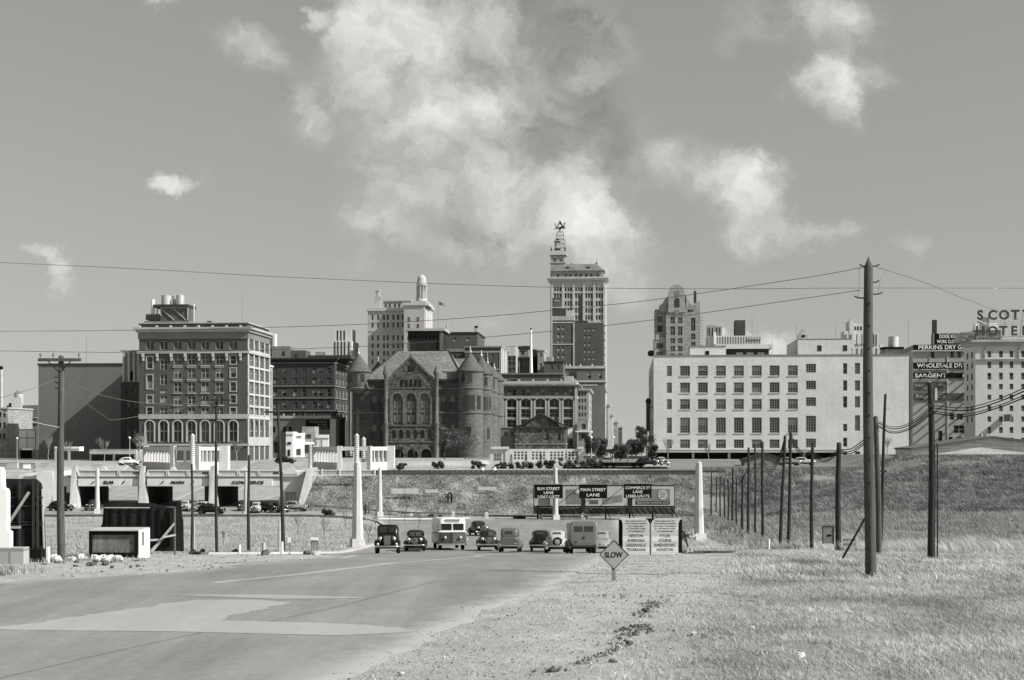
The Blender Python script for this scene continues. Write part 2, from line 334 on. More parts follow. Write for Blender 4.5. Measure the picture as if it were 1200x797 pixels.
Xs = np.concatenate([[-6000, -3000, -1500, -800, -400, -250], np.arange(-170, -100, 5), np.arange(-100, -24, 1.2), np.arange(-24, 40, .5), np.arange(40, 130, 1.5), np.arange(130, 260, 8), [300, 400, 600, 1000, 2000, 4000, 6000]])
Ys = np.concatenate([[-60, -20, 0, 10], np.arange(16, 60, .5), np.arange(60, 118, .8), np.arange(118, 300, 1.3), np.arange(300, 420, 4), [430, 460, 520, 650, 900, 1500, 3000, 8000]])
XX, YY = np.meshgrid(Xs, Ys)
def sand_edge(Y): return np.interp(Y, [0, 26, 36, 43, 60, 90, 100, 106], [0, 1.0, 2.8, 5.0, 8.0, 12.5, 17, 14])
def cover(X, Y):
    g = sst(X-sand_edge(Y), -1.0, 5)*(Y < 106)*(X > -2)
    g = np.maximum(g, sst(Y, 100, 107)*(1-.0*Y)); g = np.maximum(g, sst(Y, 74, 80)*(X < -16.5))
    g = np.maximum(g, sst(-X, 24, 28)*sst(Y, 66, 72))
    g = g*(1-.15*sst(Y, 262, 268)*(Y < 300))
    br = sst(X, 16, 27)*sst(Y, 104, 128)*(Y < 420)
    br = np.maximum(br, .8*sst(X, 60, 76)*sst(Y, 225, 260)*(Y < 420))
    br = np.maximum(br, .32*sst(Y, 246, 252)*(Y < 268)*(X > -36)*(X < 20)); br = np.maximum(br, .7*sst(X, 34, 48)*sst(Y, 200, 235)*(Y < 420))
    # footpaths worn into the embankment
    return g, br
gA, bA = cover(XX, YY)
Zg = height(XX, YY)-(.025+.09*sst(YY, 70, 110))*road_mask(XX, YY)
GM = ground_mat()
me = grid_mesh('ground', Xs, Ys, Zg, GM, {'grass': gA, 'brush': bA})
go = bpy.data.objects.new('ground', me); COL.objects.link(go); tag(go, kind='structure')
# ---------------------------------------------------------------- roads
def asphalt(name, v, var=.12, dust=False):
    m = bpy.data.materials.new(name); m.use_nodes = True; nt = m.node_tree; N = nt.nodes.new; L = nt.links.new
    b = nt.nodes['Principled BSDF']; b.inputs['Roughness'].default_value = .8; b.inputs['Specular IOR Level'].default_value = .25
    tc = N('ShaderNodeTexCoord'); mp = N('ShaderNodeMapping'); mp.inputs['Rotation'].default_value = (0, 0, math.radians(-12)); mp.inputs['Scale'].default_value = (.55, .035, 1); L(tc.outputs['Object'], mp.inputs[0])
    def noise(s, d, r, vec):
        n = N('ShaderNodeTexNoise'); n.inputs['Scale'].default_value = s; n.inputs['Detail'].default_value = d; n.inputs['Roughness'].default_value = r; L(vec, n.inputs['Vector']); return n.outputs[0]
    def mr(a, f0, f1, lo, hi):
        n = N('ShaderNodeMapRange'); n.inputs[1].default_value = f0; n.inputs[2].default_value = f1; n.inputs[3].default_value = lo; n.inputs[4].default_value = hi; L(a, n.inputs[0]); return n.outputs[0]
    def mul(a, c):
        n = N('ShaderNodeMath'); n.operation = 'MULTIPLY'
        for i, q in enumerate((a, c)):
            if isinstance(q, (int, float)): n.inputs[i].default_value = q
            else: L(q, n.inputs[i])
        return n.outputs[0]
    s = mr(noise(1.0, 8, .7, mp.outputs[0]), .3, .7, 1-var*1.5, 1+var*1.5)
    f = mr(noise(7, 9, .85, tc.outputs['Object']), .3, .7, 1-var*1.8, 1+var*1.8); g = mr(noise(.25, 6, .6, tc.outputs['Object']), .3, .7, 1-var, 1+var)
    vv = mul(mul(mul(s, f), g), v)
    if dust:
        at = N('ShaderNodeAttribute'); at.attribute_name = 'dust'; ad = N('ShaderNodeMath'); ad.operation = 'ADD'; L(at.outputs['Fac'], ad.inputs[0]); L(mr(noise(1.4, 7, .75, tc.outputs['Object']), .3, .7, -.35, .35), ad.inputs[1])
        mxx = N('ShaderNodeMix'); mxx.data_type = 'FLOAT'; L(mr(ad.outputs[0], .3, 1.0, 0, .9), mxx.inputs['Factor']); L(vv, mxx.inputs['A']); mxx.inputs['B'].default_value = .34; vv = mxx.outputs['Result']
    cc = N('ShaderNodeCombineColor'); L(vv, cc.inputs[0]); L(mul(vv, .995), cc.inputs[1]); L(mul(vv, .97), cc.inputs[2]); L(cc.outputs[0], b.inputs['Base Color'])
    bp = N('ShaderNodeBump'); bp.inputs['Strength'].default_value = .25; bp.inputs['Distance'].default_value = .01; L(noise(40, 4, .7, tc.outputs['Object']), bp.inputs['Height']); L(bp.outputs[0], b.inputs['Normal'])
    return m
ASP = asphalt('asphalt', .215, .14, True); ASPL = asphalt('lighter asphalt patch', .27, .08); CONC = asphalt('concrete paving', .42, .1); TAR = asphalt('tar', .07); TARL = asphalt('filled crack', .13)
LIN = asphalt('worn concrete joint', .36, .15)
yr = np.concatenate([np.arange(-20, 120, .6), np.arange(120, 237, 1.2), [236.2]]); xl, xr = road_x(yr)
xl = xl+.12*np.sin(yr*2.1)+.08*np.sin(yr*5.3); xr = xr+.10*np.sin(yr*1.7)+.09*np.sin(yr*4.1)+.05*np.sin(yr*9.3)
t = np.linspace(0, 1, 58); RX = xl[:, None]*(1-t)+xr[:, None]*t; RX = np.concatenate([RX[:, :1]-.5, RX, RX[:, -1:]+.5], 1); RY = np.repeat(yr[:, None], 60, 1); RZ = height(RX, RY, False)+.012; RZ[:, 0] -= .13; RZ[:, -1] -= .13
co = np.stack([RX, RY, RZ], -1).reshape(-1, 3); i = np.arange(len(yr)-1)[:, None]*60+np.arange(59)[None]; q = np.stack([i, i+1, i+61, i+60], -1).reshape(-1, 4)
ru = np.maximum(1-(xr[:, None]-RX)/1.5, .8*(1-(RX-xl[:, None])/1.5)).clip(0, 1)
o = bpy.data.objects.new('road', np_mesh('road', co, q, ASP, {'dust': ru.ravel()}, True)); COL.objects.link(o); tag(o, kind='structure')
xs = np.arange(-92, 12.1, 1.0); ne = np.where(xs < -21, 231.0, 236.2); fe = np.interp(xs, [-92, -36, -30, -10, 12], [257, 257, 252, 248.5, 243]); t = np.linspace(0, 1, 16)
RX = np.repeat(xs[:, None], 16, 1); RY = ne[:, None]*(1-t)+fe[:, None]*t
co = np.stack([RX, RY, height(RX, RY, False)+.014], -1).reshape(-1, 3); i = np.arange(len(xs)-1)[:, None]*16+np.arange(15)[None]; q = np.stack([i, i+16, i+17, i+1], -1).reshape(-1, 4)
o = bpy.data.objects.new('road', np_mesh('cross_road', co, q, ASPL, None, True)); COL.objects.link(o); tag(o, kind='structure')
def drape_poly(name, pts, m, off, sub=1.0, kind='structure', world=False):
    """a thin sheet laid on the ground, fan of rows between the outline's left and right hand sides"""
    P = pts if world else [tuple(G(px, ground_Y(px, py))[:2]) for px, py in pts]
    ys = [p[1] for p in P]; rows = np.arange(min(ys)+.02, max(ys)-.01, sub); V = []; n = 12
    for Y in rows:
        xs = []
        for (a, b) in zip(P, P[1:]+P[:1]):
            if (a[1]-Y)*(b[1]-Y) < 0: xs.append(a[0]+(b[0]-a[0])*(Y-a[1])/(b[1]-a[1]))
        if len(xs) < 2: xs = [0, 0]
        xs.sort(); j_ = .5*sub; V.append([(x, Y) for x in np.linspace(xs[0]+random.uniform(-.35, .35)*sub*2, xs[-1]+random.uniform(-.35, .35)*sub*2, n)])
    mb = MB(); vs = [(x+(random.uniform(-.05, .05) if k in (0, n-1) else 0), Y, H(x, Y)+off) for r in V for k, (x, Y) in enumerate(r)]
    mb.add(vs, [(r*n+k, r*n+k+1, (r+1)*n+k+1, (r+1)*n+k) for r in range(len(V)-1) for k in range(n-1)])
    return mb.build(name, m, kind=kind)
def drape_line(name, pts, w, m, off, kind='structure', hgt=0, world=False):
    P = [Vector(p) for p in pts] if world else [Vector(G(px, ground_Y(px, py))[:2]) for px, py in pts]
    Q = []
    for a, b in zip(P, P[1:]):
        k = max(2, int((b-a).length/1.0)); Q += [a.lerp(b, i/k) for i in range(k)]
    Q.append(P[-1]); mb = MB(); vs = []
    for i, p in enumerate(Q):
        d = (Q[min(i+1, len(Q)-1)]-Q[max(i-1, 0)]).normalized(); nn = Vector((-d.y, d.x))*w/2
        for s in (-1, 1):
            x, y = p+nn*s; z = H(x, y)+off; vs += [(x, y, z-(.3 if hgt else 0)), (x, y, z+hgt)]
    for i in range(len(Q)-1):
        a = 4*i; mb.add([], [])
    fs = []
    for i in range(len(Q)-1):
        a = 4*i; b = a+4
        fs.append((a+1, b+1, b+3, a+3))
        if hgt: fs += [(a, b, b+1, a+1), (a+2, a+3, b+3, b+2)]
    if hgt: fs += [(0, 1, 3, 2), (4*len(Q)-4, 4*len(Q)-2, 4*len(Q)-1, 4*len(Q)-3)]
    mb.add(vs, fs); return mb.build(name, m, kind=kind)
def gY(px, Y): return ((px-CX)/F*Y, Y)
ASPP = asphalt('pale concrete road patch', .315, .07)
def yscr(py, d=3.95): return F*d/(py-HY)
def gp(px, py): Y = ground_Y(px, py, 20, 69); return ((px-CX)/F*Y, Y)
drape_poly('road_patch', [gp(-40, 739), gp(13, 735), gp(233, 703), gp(300, 703.6), gp(342, 707), gp(253, 728), gp(400, 732), gp(480, 738), gp(490, 742), gp(400, 746), gp(200, 741)], ASPP, .018, .22, world=True)
drape_poly('road_patch', [gp(190, 698), gp(300, 697.3), gp(400, 700), gp(440, 702), gp(330, 703)], ASPP, .019, .1, world=True)
drape_line('road_joint', [gp(-60, 812), gp(0, 796), (gp(120, 768)), gp(180, 755), gp(240, 742)], .022, TARL, .018, world=True)
drape_line('road_joint', [gp(315, 730), gp(400, 711), gp(520, 681), gp(560, 680.5), gp(645, 683)], .02, TARL, .021, world=True)
drape_line('lane_line', [gp(250, 684), gp(330, 676), gp(420, 665.5), gp(500, 657.5), gY(560, 68), gY(577, 84)], .34, LIN, .0185, world=True)
drape_line('lane_line', [gY(250, 57), gY(400, 63), gY(430, 75)], .22, LIN, .0175, world=True)
# kerbs
KC = mat('kerb concrete', .42, var=.2); KD = mat('kerb dark stone', .10, var=.3)
drape_line('kerb', [(-17.6, 88), (-13.9, 100), (-12.9, 108), (-13.0, 130), (-12.8, 158), (-15.4, 200), (-19.4, 225), (-21.3, 230.7)], .5, KC, 0, hgt=.14, world=True)
drape_line('kerb', [(-92, 230.6), (-60, 230.6), (-22, 230.7)], .35, KD, 0, hgt=.32, world=True)
drape_line('kerb', [(-36, 253.2), (-30, 252.2), (-10, 248.8), (12, 243.3)], .35, KD, 0, hgt=.3, world=True)
drape_line('kerb', [gY(799, 100), gY(862, 100)], .4, KD, 0, hgt=.2, world=True)
drape_line('kerb', [gY(880, 104), gY(900, 106)], .3, KD, 0, hgt=.12, world=True)
# footpath by the right-hand lamp, sandy verge on the left
drape_poly('footpath', [gY(803, 110), gY(872, 110), gY(850, 128), gY(828, 178), gY(822, 178), gY(808, 130)], CONC, .03, 1.2, world=True)
drape_poly('footpath', [gY(352, 108), gY(555, 108), gY(555, 108.9), gY(352, 108.9)], CONC, .03, .2, world=True) if False else None
# traffic island of grass
isl = MB(); tri = [gY(441, 232.6), gY(520, 236.8), gY(552, 240.5), gY(470, 241.5)]
cc = (sum(p[0] for p in tri)/4, sum(p[1] for p in tri)/4)
vs = [(x, y, H(x, y)+.03) for x, y in tri]+[(x+(cc[0]-x)*.06, y+(cc[1]-y)*.1, H(x, y)+.28) for x, y in tri]+[(cc[0], cc[1], H(*cc)+.5)]
isl.add(vs, [(i, (i+1) % 4, (i+1) % 4+4, i+4) for i in range(4)], 1); isl.add(vs, [(i+4, (i+1) % 4+4, 8) for i in range(4)], 0)
isl.build('traffic_island', [mat('island turf', .10, var=.5, scale=3, bump=.5), KC], kind='structure')
# railway on top of the bank
RAILM = mat('rail steel and ties', .06, var=.4); BAL = mat('track ballast', .22, var=.4, scale=4)
def along(x0, x1, y, z0, z1, w): mb.box(x0, x1, y-w/2, y+w/2, z0, z1)
mb = MB(); mb.box(-34, 36, 266.2, 274, 4.2, 5.0); mb.build('track_bed', BAL, kind='structure')
mb = MB()
for yy_ in (267, 268.45, 271, 272.45): mb.box(-34, 36, yy_-.04, yy_+.04, 5.15, 5.3)
for x in np.arange(-33.5, 36, .9): mb.box(x, x+.24, 266.4, 269.1, 5.0, 5.15); mb.box(x, x+.24, 270.4, 273.1, 5.0, 5.15)
mb.build('railway_track', RAILM, kind='structure')
mb = MB(); mb.box(-36.0, 32, 265.2, 265.45, 4.5, 5.13); mb.build('track_edging', mat('weathered timber edging', .08), kind='structure')
# sunken streets beyond the underpass
def ramp(name, x0, x1, x2, x3, m):
    mb = MB(); vs = []; n = 26
    for i in range(n+1):
        Y = 257+i*5.6; a = x0+(x2-x0)*i/n; b = x1+(x3-x1)*i/n
        for k in range(5): x = a+(b-a)*k/4; vs.append((x, Y, H(x, Y)+.05))
    mb.add(vs, [(i*5+k, i*5+k+1, i*5+k+6, i*5+k+5) for i in range(n) for k in range(4)], 0, True); mb.build(name, m, kind='structure')
STR = asphalt('plaza street surface', .27)
for (a, b, c, d) in ((-72.0, -64.5, -97, -89.5), (-60.3, -52.5, -66, -58), (-48.1, -40.5, -32, -24)):
    ramp('street', a, b, c, d, STR); ramp('street_kerb', a-.5, a, c-.5, c, KC); ramp('street_kerb', b, b+.5, d, d+.5, KC)
# far city street
mb = MB(); a, b, c, d = Vector((11, 300)), Vector((30, 300)), Vector((110+9, 1800)), Vector((92+9, 1800))
mb.add([(11, 300, 5.45), (31, 300, 5.45), (145, 1800, 5.75), (122, 1800, 5.75)], [(0, 1, 2, 3)]); mb.build('city_street', ASPL, kind='structure')
# ---------------------------------------------------------------- blades of grass and weeds
def blades_mat(name, v, var, rough=.8):
    m = bpy.data.materials.new(name); m.use_nodes = True; nt = m.node_tree; N = nt.nodes.new; L = nt.links.new
    b = nt.nodes['Principled BSDF']; b.inputs['Roughness'].default_value = rough; b.inputs['Specular IOR Level'].default_value = .15
    a = N('ShaderNodeAttribute'); a.attribute_name = 'tone'; tc = N('ShaderNodeTexCoord'); n = N('ShaderNodeTexNoise'); n.inputs['Scale'].default_value = .35; n.inputs['Detail'].default_value = 6; L(tc.outputs['Object'], n.inputs['Vector'])
    r = N('ShaderNodeMapRange'); r.inputs[1].default_value = .32; r.inputs[2].default_value = .68; r.inputs[3].default_value = v*(1-var); r.inputs[4].default_value = v*(1+var); L(n.outputs[0], r.inputs[0])
    mu = N('ShaderNodeMath'); mu.operation = 'MULTIPLY'; L(r.outputs[0], mu.inputs[0]); L(a.outputs['Fac'], mu.inputs[1])
    cc = N('ShaderNodeCombineColor'); [L(mu.outputs[0], cc.inputs[i]) for i in range(3)]; L(cc.outputs[0], b.inputs['Base Color'])
    tr = N('ShaderNodeBsdfTranslucent'); L(cc.outputs[0], tr.inputs[0]); mx = N('ShaderNodeMixShader'); mx.inputs[0].default_value = .3
    L(b.outputs[0], mx.inputs[1]); L(tr.outputs[0], mx.inputs[2]); L(mx.outputs[0], nt.nodes['Material Output'].inputs[0]); return m
def blades(name, X, Y, hh, wd, m, lean=.5, kind='stuff', tone=(.6, 1.5), wind=(-.5, .2)):
    n = len(X); Z = height(X, Y)-.02; az = RNG.uniform(0, 2*np.pi, n); face = RNG.uniform(0, np.pi, n)
    dx = np.cos(az)*lean+wind[0]; dy = np.sin(az)*lean+wind[1]; h = hh*RNG.uniform(.5, 1.25, n); w = wd*RNG.uniform(.6, 1.3, n)
    ux, uy = np.cos(face)*w/2, np.sin(face)*w/2; O = np.stack([X, Y, Z], 1); D = np.stack([dx*h, dy*h, h*.0+h], 1); U = np.stack([ux, uy, 0*ux], 1)
    M = O+D*np.array([.32, .32, .55]); T = O+D*np.array([.95, .95, .9])
    co = np.stack([O-U, O+U, M+U*.8, M-U*.8, T+U*.15, T-U*.15], 1).reshape(-1, 3); b = np.arange(n)[:, None]*6
    q = np.concatenate([b+np.array([0, 1, 2, 3]), b+np.array([3, 2, 4, 5])]); tn = np.repeat(RNG.uniform(tone[0], tone[1], n), 6)
    me = np_mesh(name, co, q, m, {'tone': tn}); o = bpy.data.objects.new(name, me); COL.objects.link(o); tag(o, kind=kind); return o
def scatter(n, y0, y1, fx0, fx1, pw=1.0):
    Y = y0+(y1-y0)*RNG.random(n)**pw; a = fx0(Y); b = fx1(Y); X = a+(b-a)*RNG.random(n); return X, Y
def clumpy(X, Y, thr=.0, s=1.0):
    f = (vnoise(X, Y*.75, s*.5, 3)-.5)*9
    return f+RNG.normal(0, .7, len(X)) > thr
DRY = blades_mat('dry straw grass', .45, .42); WEED = blades_mat('dark dry weeds', .21, .5); WEED2 = blades_mat('dark bank brush', .17, .5); SCRUB = blades_mat('grey green scrub', .25, .5)
fr = lambda Y: Y/3*1.04+2.5
X, Y = scatter(150000, 21, 46, sand_edge, fr, .9); k = clumpy(X, Y, -.9, 1.1)*(RNG.random(len(X)) < sst(X-sand_edge(Y), -.3, 4.5)); blades('dry_grass', X[k], Y[k], .125, .012, DRY, .95, tone=(.3, 1.5))
X, Y = scatter(230000, 44, 112, lambda Y: sand_edge(Y)+.6, lambda Y: fr(Y)+3, .85); k = clumpy(X, Y, -.9, .7)*(RNG.random(len(X)) < sst(X-sand_edge(Y), -.3, 4)); blades('dry_grass', X[k], Y[k], .22, .022, DRY, .75, tone=(.35, 1.5))
X, Y = scatter(26000, 22, 62, lambda Y: road_x(Y)[1]+.5, lambda Y: sand_edge(Y)+1.5); k = clumpy(X, Y, 1.3, 1.6); blades('dry_grass', X[k], Y[k], .09, .012, DRY, .9)
X, Y = scatter(26000, 88, 112, lambda Y: 20+0*Y, lambda Y: fr(Y)+4); k = clumpy(X, Y, 0, .6); blades('tall_dry_grass', X[k], Y[k], .75, .03, DRY, .4, tone=(.6, 1.4), wind=(-.55, .1))
X, Y = scatter(120000, 104, 262, lambda Y: 15+.03*Y, lambda Y: fr(Y)+6, .9); k = clumpy(X, Y, -.2, .25); blades('weeds', X[k], Y[k], .62, .055, WEED, .5, tone=(.4, 1.9))
X, Y = scatter(26000, 108, 150, lambda Y: 12+0*Y, lambda Y: fr(Y)+2); k = clumpy(X, Y, .2, .5); blades('dry_grass', X[k], Y[k], .5, .04, DRY, .5, tone=(.5, 1.3))
X, Y = scatter(50000, 104, 229, lambda Y: -Y*.36, lambda Y: np.interp(Y, [104, 108, 160, 200, 229], [-15, -14, -14, -17, -24])); k = clumpy(X, Y, 0, .3); blades('slope_grass', X[k], Y[k], .30, .045, SCRUB, .6, tone=(.6, 2.1))
X, Y = scatter(110000, 247, 265, lambda Y: -35+0*Y, lambda Y: 60+0*Y); k = clumpy(X, Y, -1.3, .5); blades('bank_scrub', X[k], Y[k], .34, .09, SCRUB, .6, tone=(.5, 1.7))
X, Y = scatter(150000, 215, 302, lambda Y: 36+0*Y, lambda Y: fr(Y)+8); k = clumpy(X, Y, -.6, .3); blades('bank_scrub', X[k], Y[k], np.where(Y[k] > 275, .5, .8), .10, WEED2, .6, tone=(.3, 1.9))
X, Y = scatter(12000, 44, 76, lambda Y: -Y*.36, lambda Y: np.interp(Y, [44, 60, 76], [-16, -13, -18])); k = clumpy(X, Y, 1.5, .7); blades('verge_weeds', X[k], Y[k], .22, .03, SCRUB, .7, tone=(.3, 1.6))

# loose gravel and grit on the dirt shoulder
def grit(name, X, Y, s, m):
    n = len(X); Z = height(X, Y)+s*.15; O = np.stack([X, Y, Z], 1); K = np.array([[1, 0, 0], [-.5, .86, 0], [-.5, -.86, 0], [0, 0, 1.0]]); a = RNG.uniform(0, 6.28, n); c, d = np.cos(a)[:, None], np.sin(a)[:, None]
    KX = (K[:, 0][None]*c-K[:, 1][None]*d)*s[:, None]; KY = (K[:, 0][None]*d+K[:, 1][None]*c)*s[:, None]*.8; KZ = K[:, 2][None]*s[:, None]*.8+0*KX
    co = (O[:, None, :]+np.stack([KX, KY, KZ], -1)).reshape(-1, 3); b = np.arange(n)[:, None]*4; q = np.concatenate([b+np.array([0, 1, 3]), b+np.array([1, 2, 3]), b+np.array([2, 0, 3])]); tn = np.repeat(RNG.uniform(.2, 1.6, n), 4)
    o = bpy.data.objects.new(name, np_mesh(name, co, q, m, {'tone': tn})); COL.objects.link(o); tag(o, kind='stuff')
X, Y = scatter(9000, 22, 70, lambda Y: road_x(Y)[1]-.6, lambda Y: sand_edge(Y)+2.5); grit('gravel', X, Y, RNG.uniform(.008, .03, len(X))*RNG.uniform(.5, 1.4, len(X)), blades_mat('mixed gravel', .34, .3))
X, Y = scatter(500, 46, 74, lambda Y: -Y*.36, lambda Y: road_x(Y)[0]+.5); grit('gravel', X, Y, RNG.uniform(.02, .07, len(X)), blades_mat('mixed gravel', .34, .3))

P_ = []
for pts, n, w in (([(684, 781), (692, 775), (705, 769), (714, 763), (722, 756), (730, 748), (738, 743), (748, 741), (757, 737)], 420, .10), ([(722, 741), (738, 739), (755, 737.5), (762, 742)], 160, .06), ([(752, 724), (757, 716), (763, 711), (768, 713)], 260, .13), ([(640, 790), (660, 786)], 90, .15), ([(700, 700), (760, 706)], 60, .3), ([(820, 742), (850, 748)], 90, .2)):
    for _ in range(n//2):
        i = random.randrange(len(pts)-1); t_ = random.random(); px = pts[i][0]*(1-t_)+pts[i+1][0]*t_; py = pts[i][1]*(1-t_)+pts[i+1][1]*t_; Yq = F*3.95/(py-HY); P_.append(((px-CX)/F*Yq+random.gauss(0, w), Yq+random.gauss(0, w*1.6)))
P_ = np.array(P_); grit('dark_soil_clods', P_[:, 0], P_[:, 1], RNG.uniform(.015, .06, len(P_)), blades_mat('turned dark soil', .17, .4))
X, Y = scatter(5000, 22, 60, lambda Y: road_x(Y)[1]+.8, lambda Y: sand_edge(Y)+4); k = vnoise(X, Y, 1.3, 8) > .62; grit('dark_soil_clods', X[k], Y[k], RNG.uniform(.01, .035, int(k.sum())), MATS.get('x') or blades_mat('dark crumbs', .2, .4))
# ================================================================ BUILDINGS
TH = math.atan(.075); UX, UY = math.cos(TH), -math.sin(TH); BASE = 5.2
WINS = {}
def window_mesh(w, h, style, mats, d=.1):
    key = (round(w, 1), round(h, 1), style, tuple(m.name for m in mats))
    if key in WINS: return WINS[key]
    w, h = round(w, 1), round(h, 1)
    mb = MB(); mb.add([(-w/2, 0, -h/2), (w/2, 0, -h/2), (w/2, 0, h/2), (-w/2, 0, h/2)], [(0, 1, 2, 3)], 0)
    t = max(.07, min(.16, w*.06))
    def bar(x0, x1, z0, z1): mb.box(x0, x1, -d, -.01, z0, z1, 1)
    bar(-w/2, -w/2+t, -h/2, h/2); bar(w/2-t, w/2, -h/2, h/2); bar(-w/2+t, w/2-t, -h/2, -h/2+t); bar(-w/2+t, w/2-t, h/2-t, h/2)
    if 's' in style: bar(-w/2+t, w/2-t, -t/2, t/2)
    if 'v' in style: bar(-t*.6, t*.6, -h/2+t, h/2-t)
    if 'g' in style:
        for k in (-.25, 0, .25): bar(k*w-.035, k*w+.035, -h/2+t, h/2-t)
        n = 4 if h < w*1.3 else 6
        for k in range(1, n): z = -h/2+h*k/n; mb.box(-w/2+t, w/2-t, -d*.8, -.02, z-.03, z+.03, 1)
    if 'b' in style: mb.box(-w/2+t, w/2-t, -.03, -.015, .02, h/2-t, 2)      # blind half down
    if 'B' in style: mb.box(-w/2+t, w/2-t, -.03, -.015, -h/2+t, -.04, 2)     # blind over the lower half
    me = mb.mesh('window', mats); WINS[key] = me; return me
FRAME = mat('window frame paint', .35, var=.1); FRAMED = mat('dark window frame', .08, var=.2); BLIND = mat('window blind', .30, var=.2)
class Bld:
    def __init__(s, name, label, cat, Y, px0, px1, top, wall, D=20, base=BASE, trim=None, group=None, rz=0):
        s.Y = Y; s.k1 = (px1-CX)/F; p0 = Vector(((px0-CX)/F*Y, Y, base)); s.x0 = p0.x
        s.W = (s.k1*Y-p0.x)/(UX+s.k1*(-UY)); s.base = base; s.H = CAMZ-(top-HY)/F*Y-base; s.D = D; s.wall = wall; s.trim = trim or wall
        s.root = empty(name, p0, -TH, label=label, cat=cat, group=group); s.rects = {'front': [], 'right': [], 'left': []}; s.nw = 0; s.extra = []
    def lx(s, px): k = (px-CX)/F; return (k*s.Y-s.x0)/(UX+k*(-UY))
    def lz(s, py, dy=0): return CAMZ-(py-HY)/F*(s.Y+dy)-s.base
    def L(s, face): return s.W if face == 'front' else s.D
    def place(s, me, face, a, z, inset):
        if s.nw < 98:
            o = bpy.data.objects.new('window', me); COL.objects.link(o); o.parent = s.root
        else:
            o = None
        if face == 'front': loc, r = (a, inset, z), 0
        elif face == 'right': loc, r = (s.W-inset, a, z), math.pi/2
        else: loc, r = (inset, s.D-a, z), -math.pi/2
        s.nw += 1
        if o: o.location = loc; o.rotation_euler = (0, 0, r)
        else: s.extra.append((me, Matrix.Translation(loc) @ Matrix.Rotation(r, 4, 'Z')))
    def win(s, face, a0, a1, z0, z1, style='s', arch=False, frame=None, inset=.3, blind=BLIND, hole=True):
        L_ = s.L(face); a0 = max(a0, .1); a1 = min(a1, L_-.1)
        if a1-a0 < .2: return
        z0 = max(z0, .05)
        if hole: s.rects[face].append((a0, a1, z0, z1, arch))
        st = style
        if 'r' in style: st = style.replace('r', '')+random.choice(['', '', 'b', 'B'])
        s.place(window_mesh(a1-a0+.02, z1-z0+.02, st, [GL, frame or FRAME, blind]), face, (a0+a1)/2, (z0+z1)/2, inset)
    def grid(s, cols, rows, w, **kw):          # picture columns (centre, width) and rows on the front
        for (y0, y1) in rows:
            for c in cols:
                px, ww = c if isinstance(c, tuple) else (c, w)
                s.win('front', s.lx(px-ww/2), s.lx(px+ww/2), s.lz(y1), s.lz(y0), **kw)
    def side(s, face, n, rows, w, margin=1.0, dy=0, **kw):
        st = (s.D-2*margin)/n
        for (y0, y1) in rows:
            for i in range(n):
                c = margin+st*(i+.5); s.win(face, c-w/2, c+w/2, s.lz(y1), s.lz(y0), **kw)
    def facade(s, mb, face, inset=.3):
        Lf = s.L(face); R = s.rects[face]; xs = sorted({0, Lf, *[r[0] for r in R], *[r[1] for r in R]}); zs = sorted({0, s.H, *[r[2] for r in R], *[r[3] for r in R]})
        def P(a, z, q=0):
            return {'front': (a, q, z), 'right': (s.W-q, a, z), 'left': (q, s.D-a, z)}[face]
        for i in range(len(xs)-1):
            run = None
            for j in range(len(zs)-1):
                cx_, cz_ = (xs[i]+xs[i+1])/2, (zs[j]+zs[j+1])/2
                if any(r[0] < cx_ < r[1] and r[2] < cz_ < r[3] for r in R):
                    if run is not None: mb.add([P(xs[i], run), P(xs[i+1], run), P(xs[i+1], zs[j]), P(xs[i], zs[j])], [(0, 1, 2, 3)]); run = None
                elif run is None: run = zs[j]
            if run is not None: mb.add([P(xs[i], run), P(xs[i+1], run), P(xs[i+1], s.H), P(xs[i], s.H)], [(0, 1, 2, 3)])
        for (a, b, c, d, arch) in R:
            q = inset+.02
            for (p1, p2) in (((a, c), (a, d)), ((b, d), (b, c)), ((b, c), (a, c)), ((a, d), (b, d))):
                mb.add([P(*p1), P(*p2), P(*p2, q), P(*p1, q)], [(0, 1, 2, 3)])
            if arch:
                r = (b-a)/2; cx_ = (a+b)/2; zc = d-r
                for sgn in (-1, 1):
                    arc = [(cx_+sgn*r*math.cos(t), zc+r*math.sin(t)) for t in [math.pi/2*k/5 for k in range(6)]]
                    for k in range(5):
                        p, p2 = arc[k], arc[k+1]; c1 = (cx_+sgn*r, d)
                        mb.add([P(*p, .004), P(*p2, .004), P(*c1, .004)], [(0, 1, 2)])
                        mb.add([P(*p), P(*p2), P(*p2, q), P(*p, q)], [(0, 1, 2, 3)])
                    c1 = (cx_+sgn*r, d)
    def finish(s, roof=True, name='wall'):
        mb = MB()
        for f in ('front', 'right', 'left'): s.facade(mb, f)
        W_, D_, H_ = s.W, s.D, s.H; mb.add([(0, D_, 0), (W_, D_, 0), (W_, D_, H_), (0, D_, H_)], [(1, 0, 3, 2)])
        mb.add([(0, 0, H_), (W_, 0, H_), (W_, D_, H_), (0, D_, H_)], [(0, 1, 2, 3)])
        mb.build(name, s.wall, s.root)
        if s.extra:
            me0 = s.extra[0][0]; m2 = MB()
            for me, M in s.extra:
                base = len(m2.v); m2.v += [tuple(M @ v.co) for v in me.vertices]
                for p in me.polygons: m2.f.append(tuple(base+i for i in p.vertices)); m2.m.append(p.material_index); m2.s.append(False)
            m2.build('windows', list(me0.materials), s.root, kind='stuff')
        return s
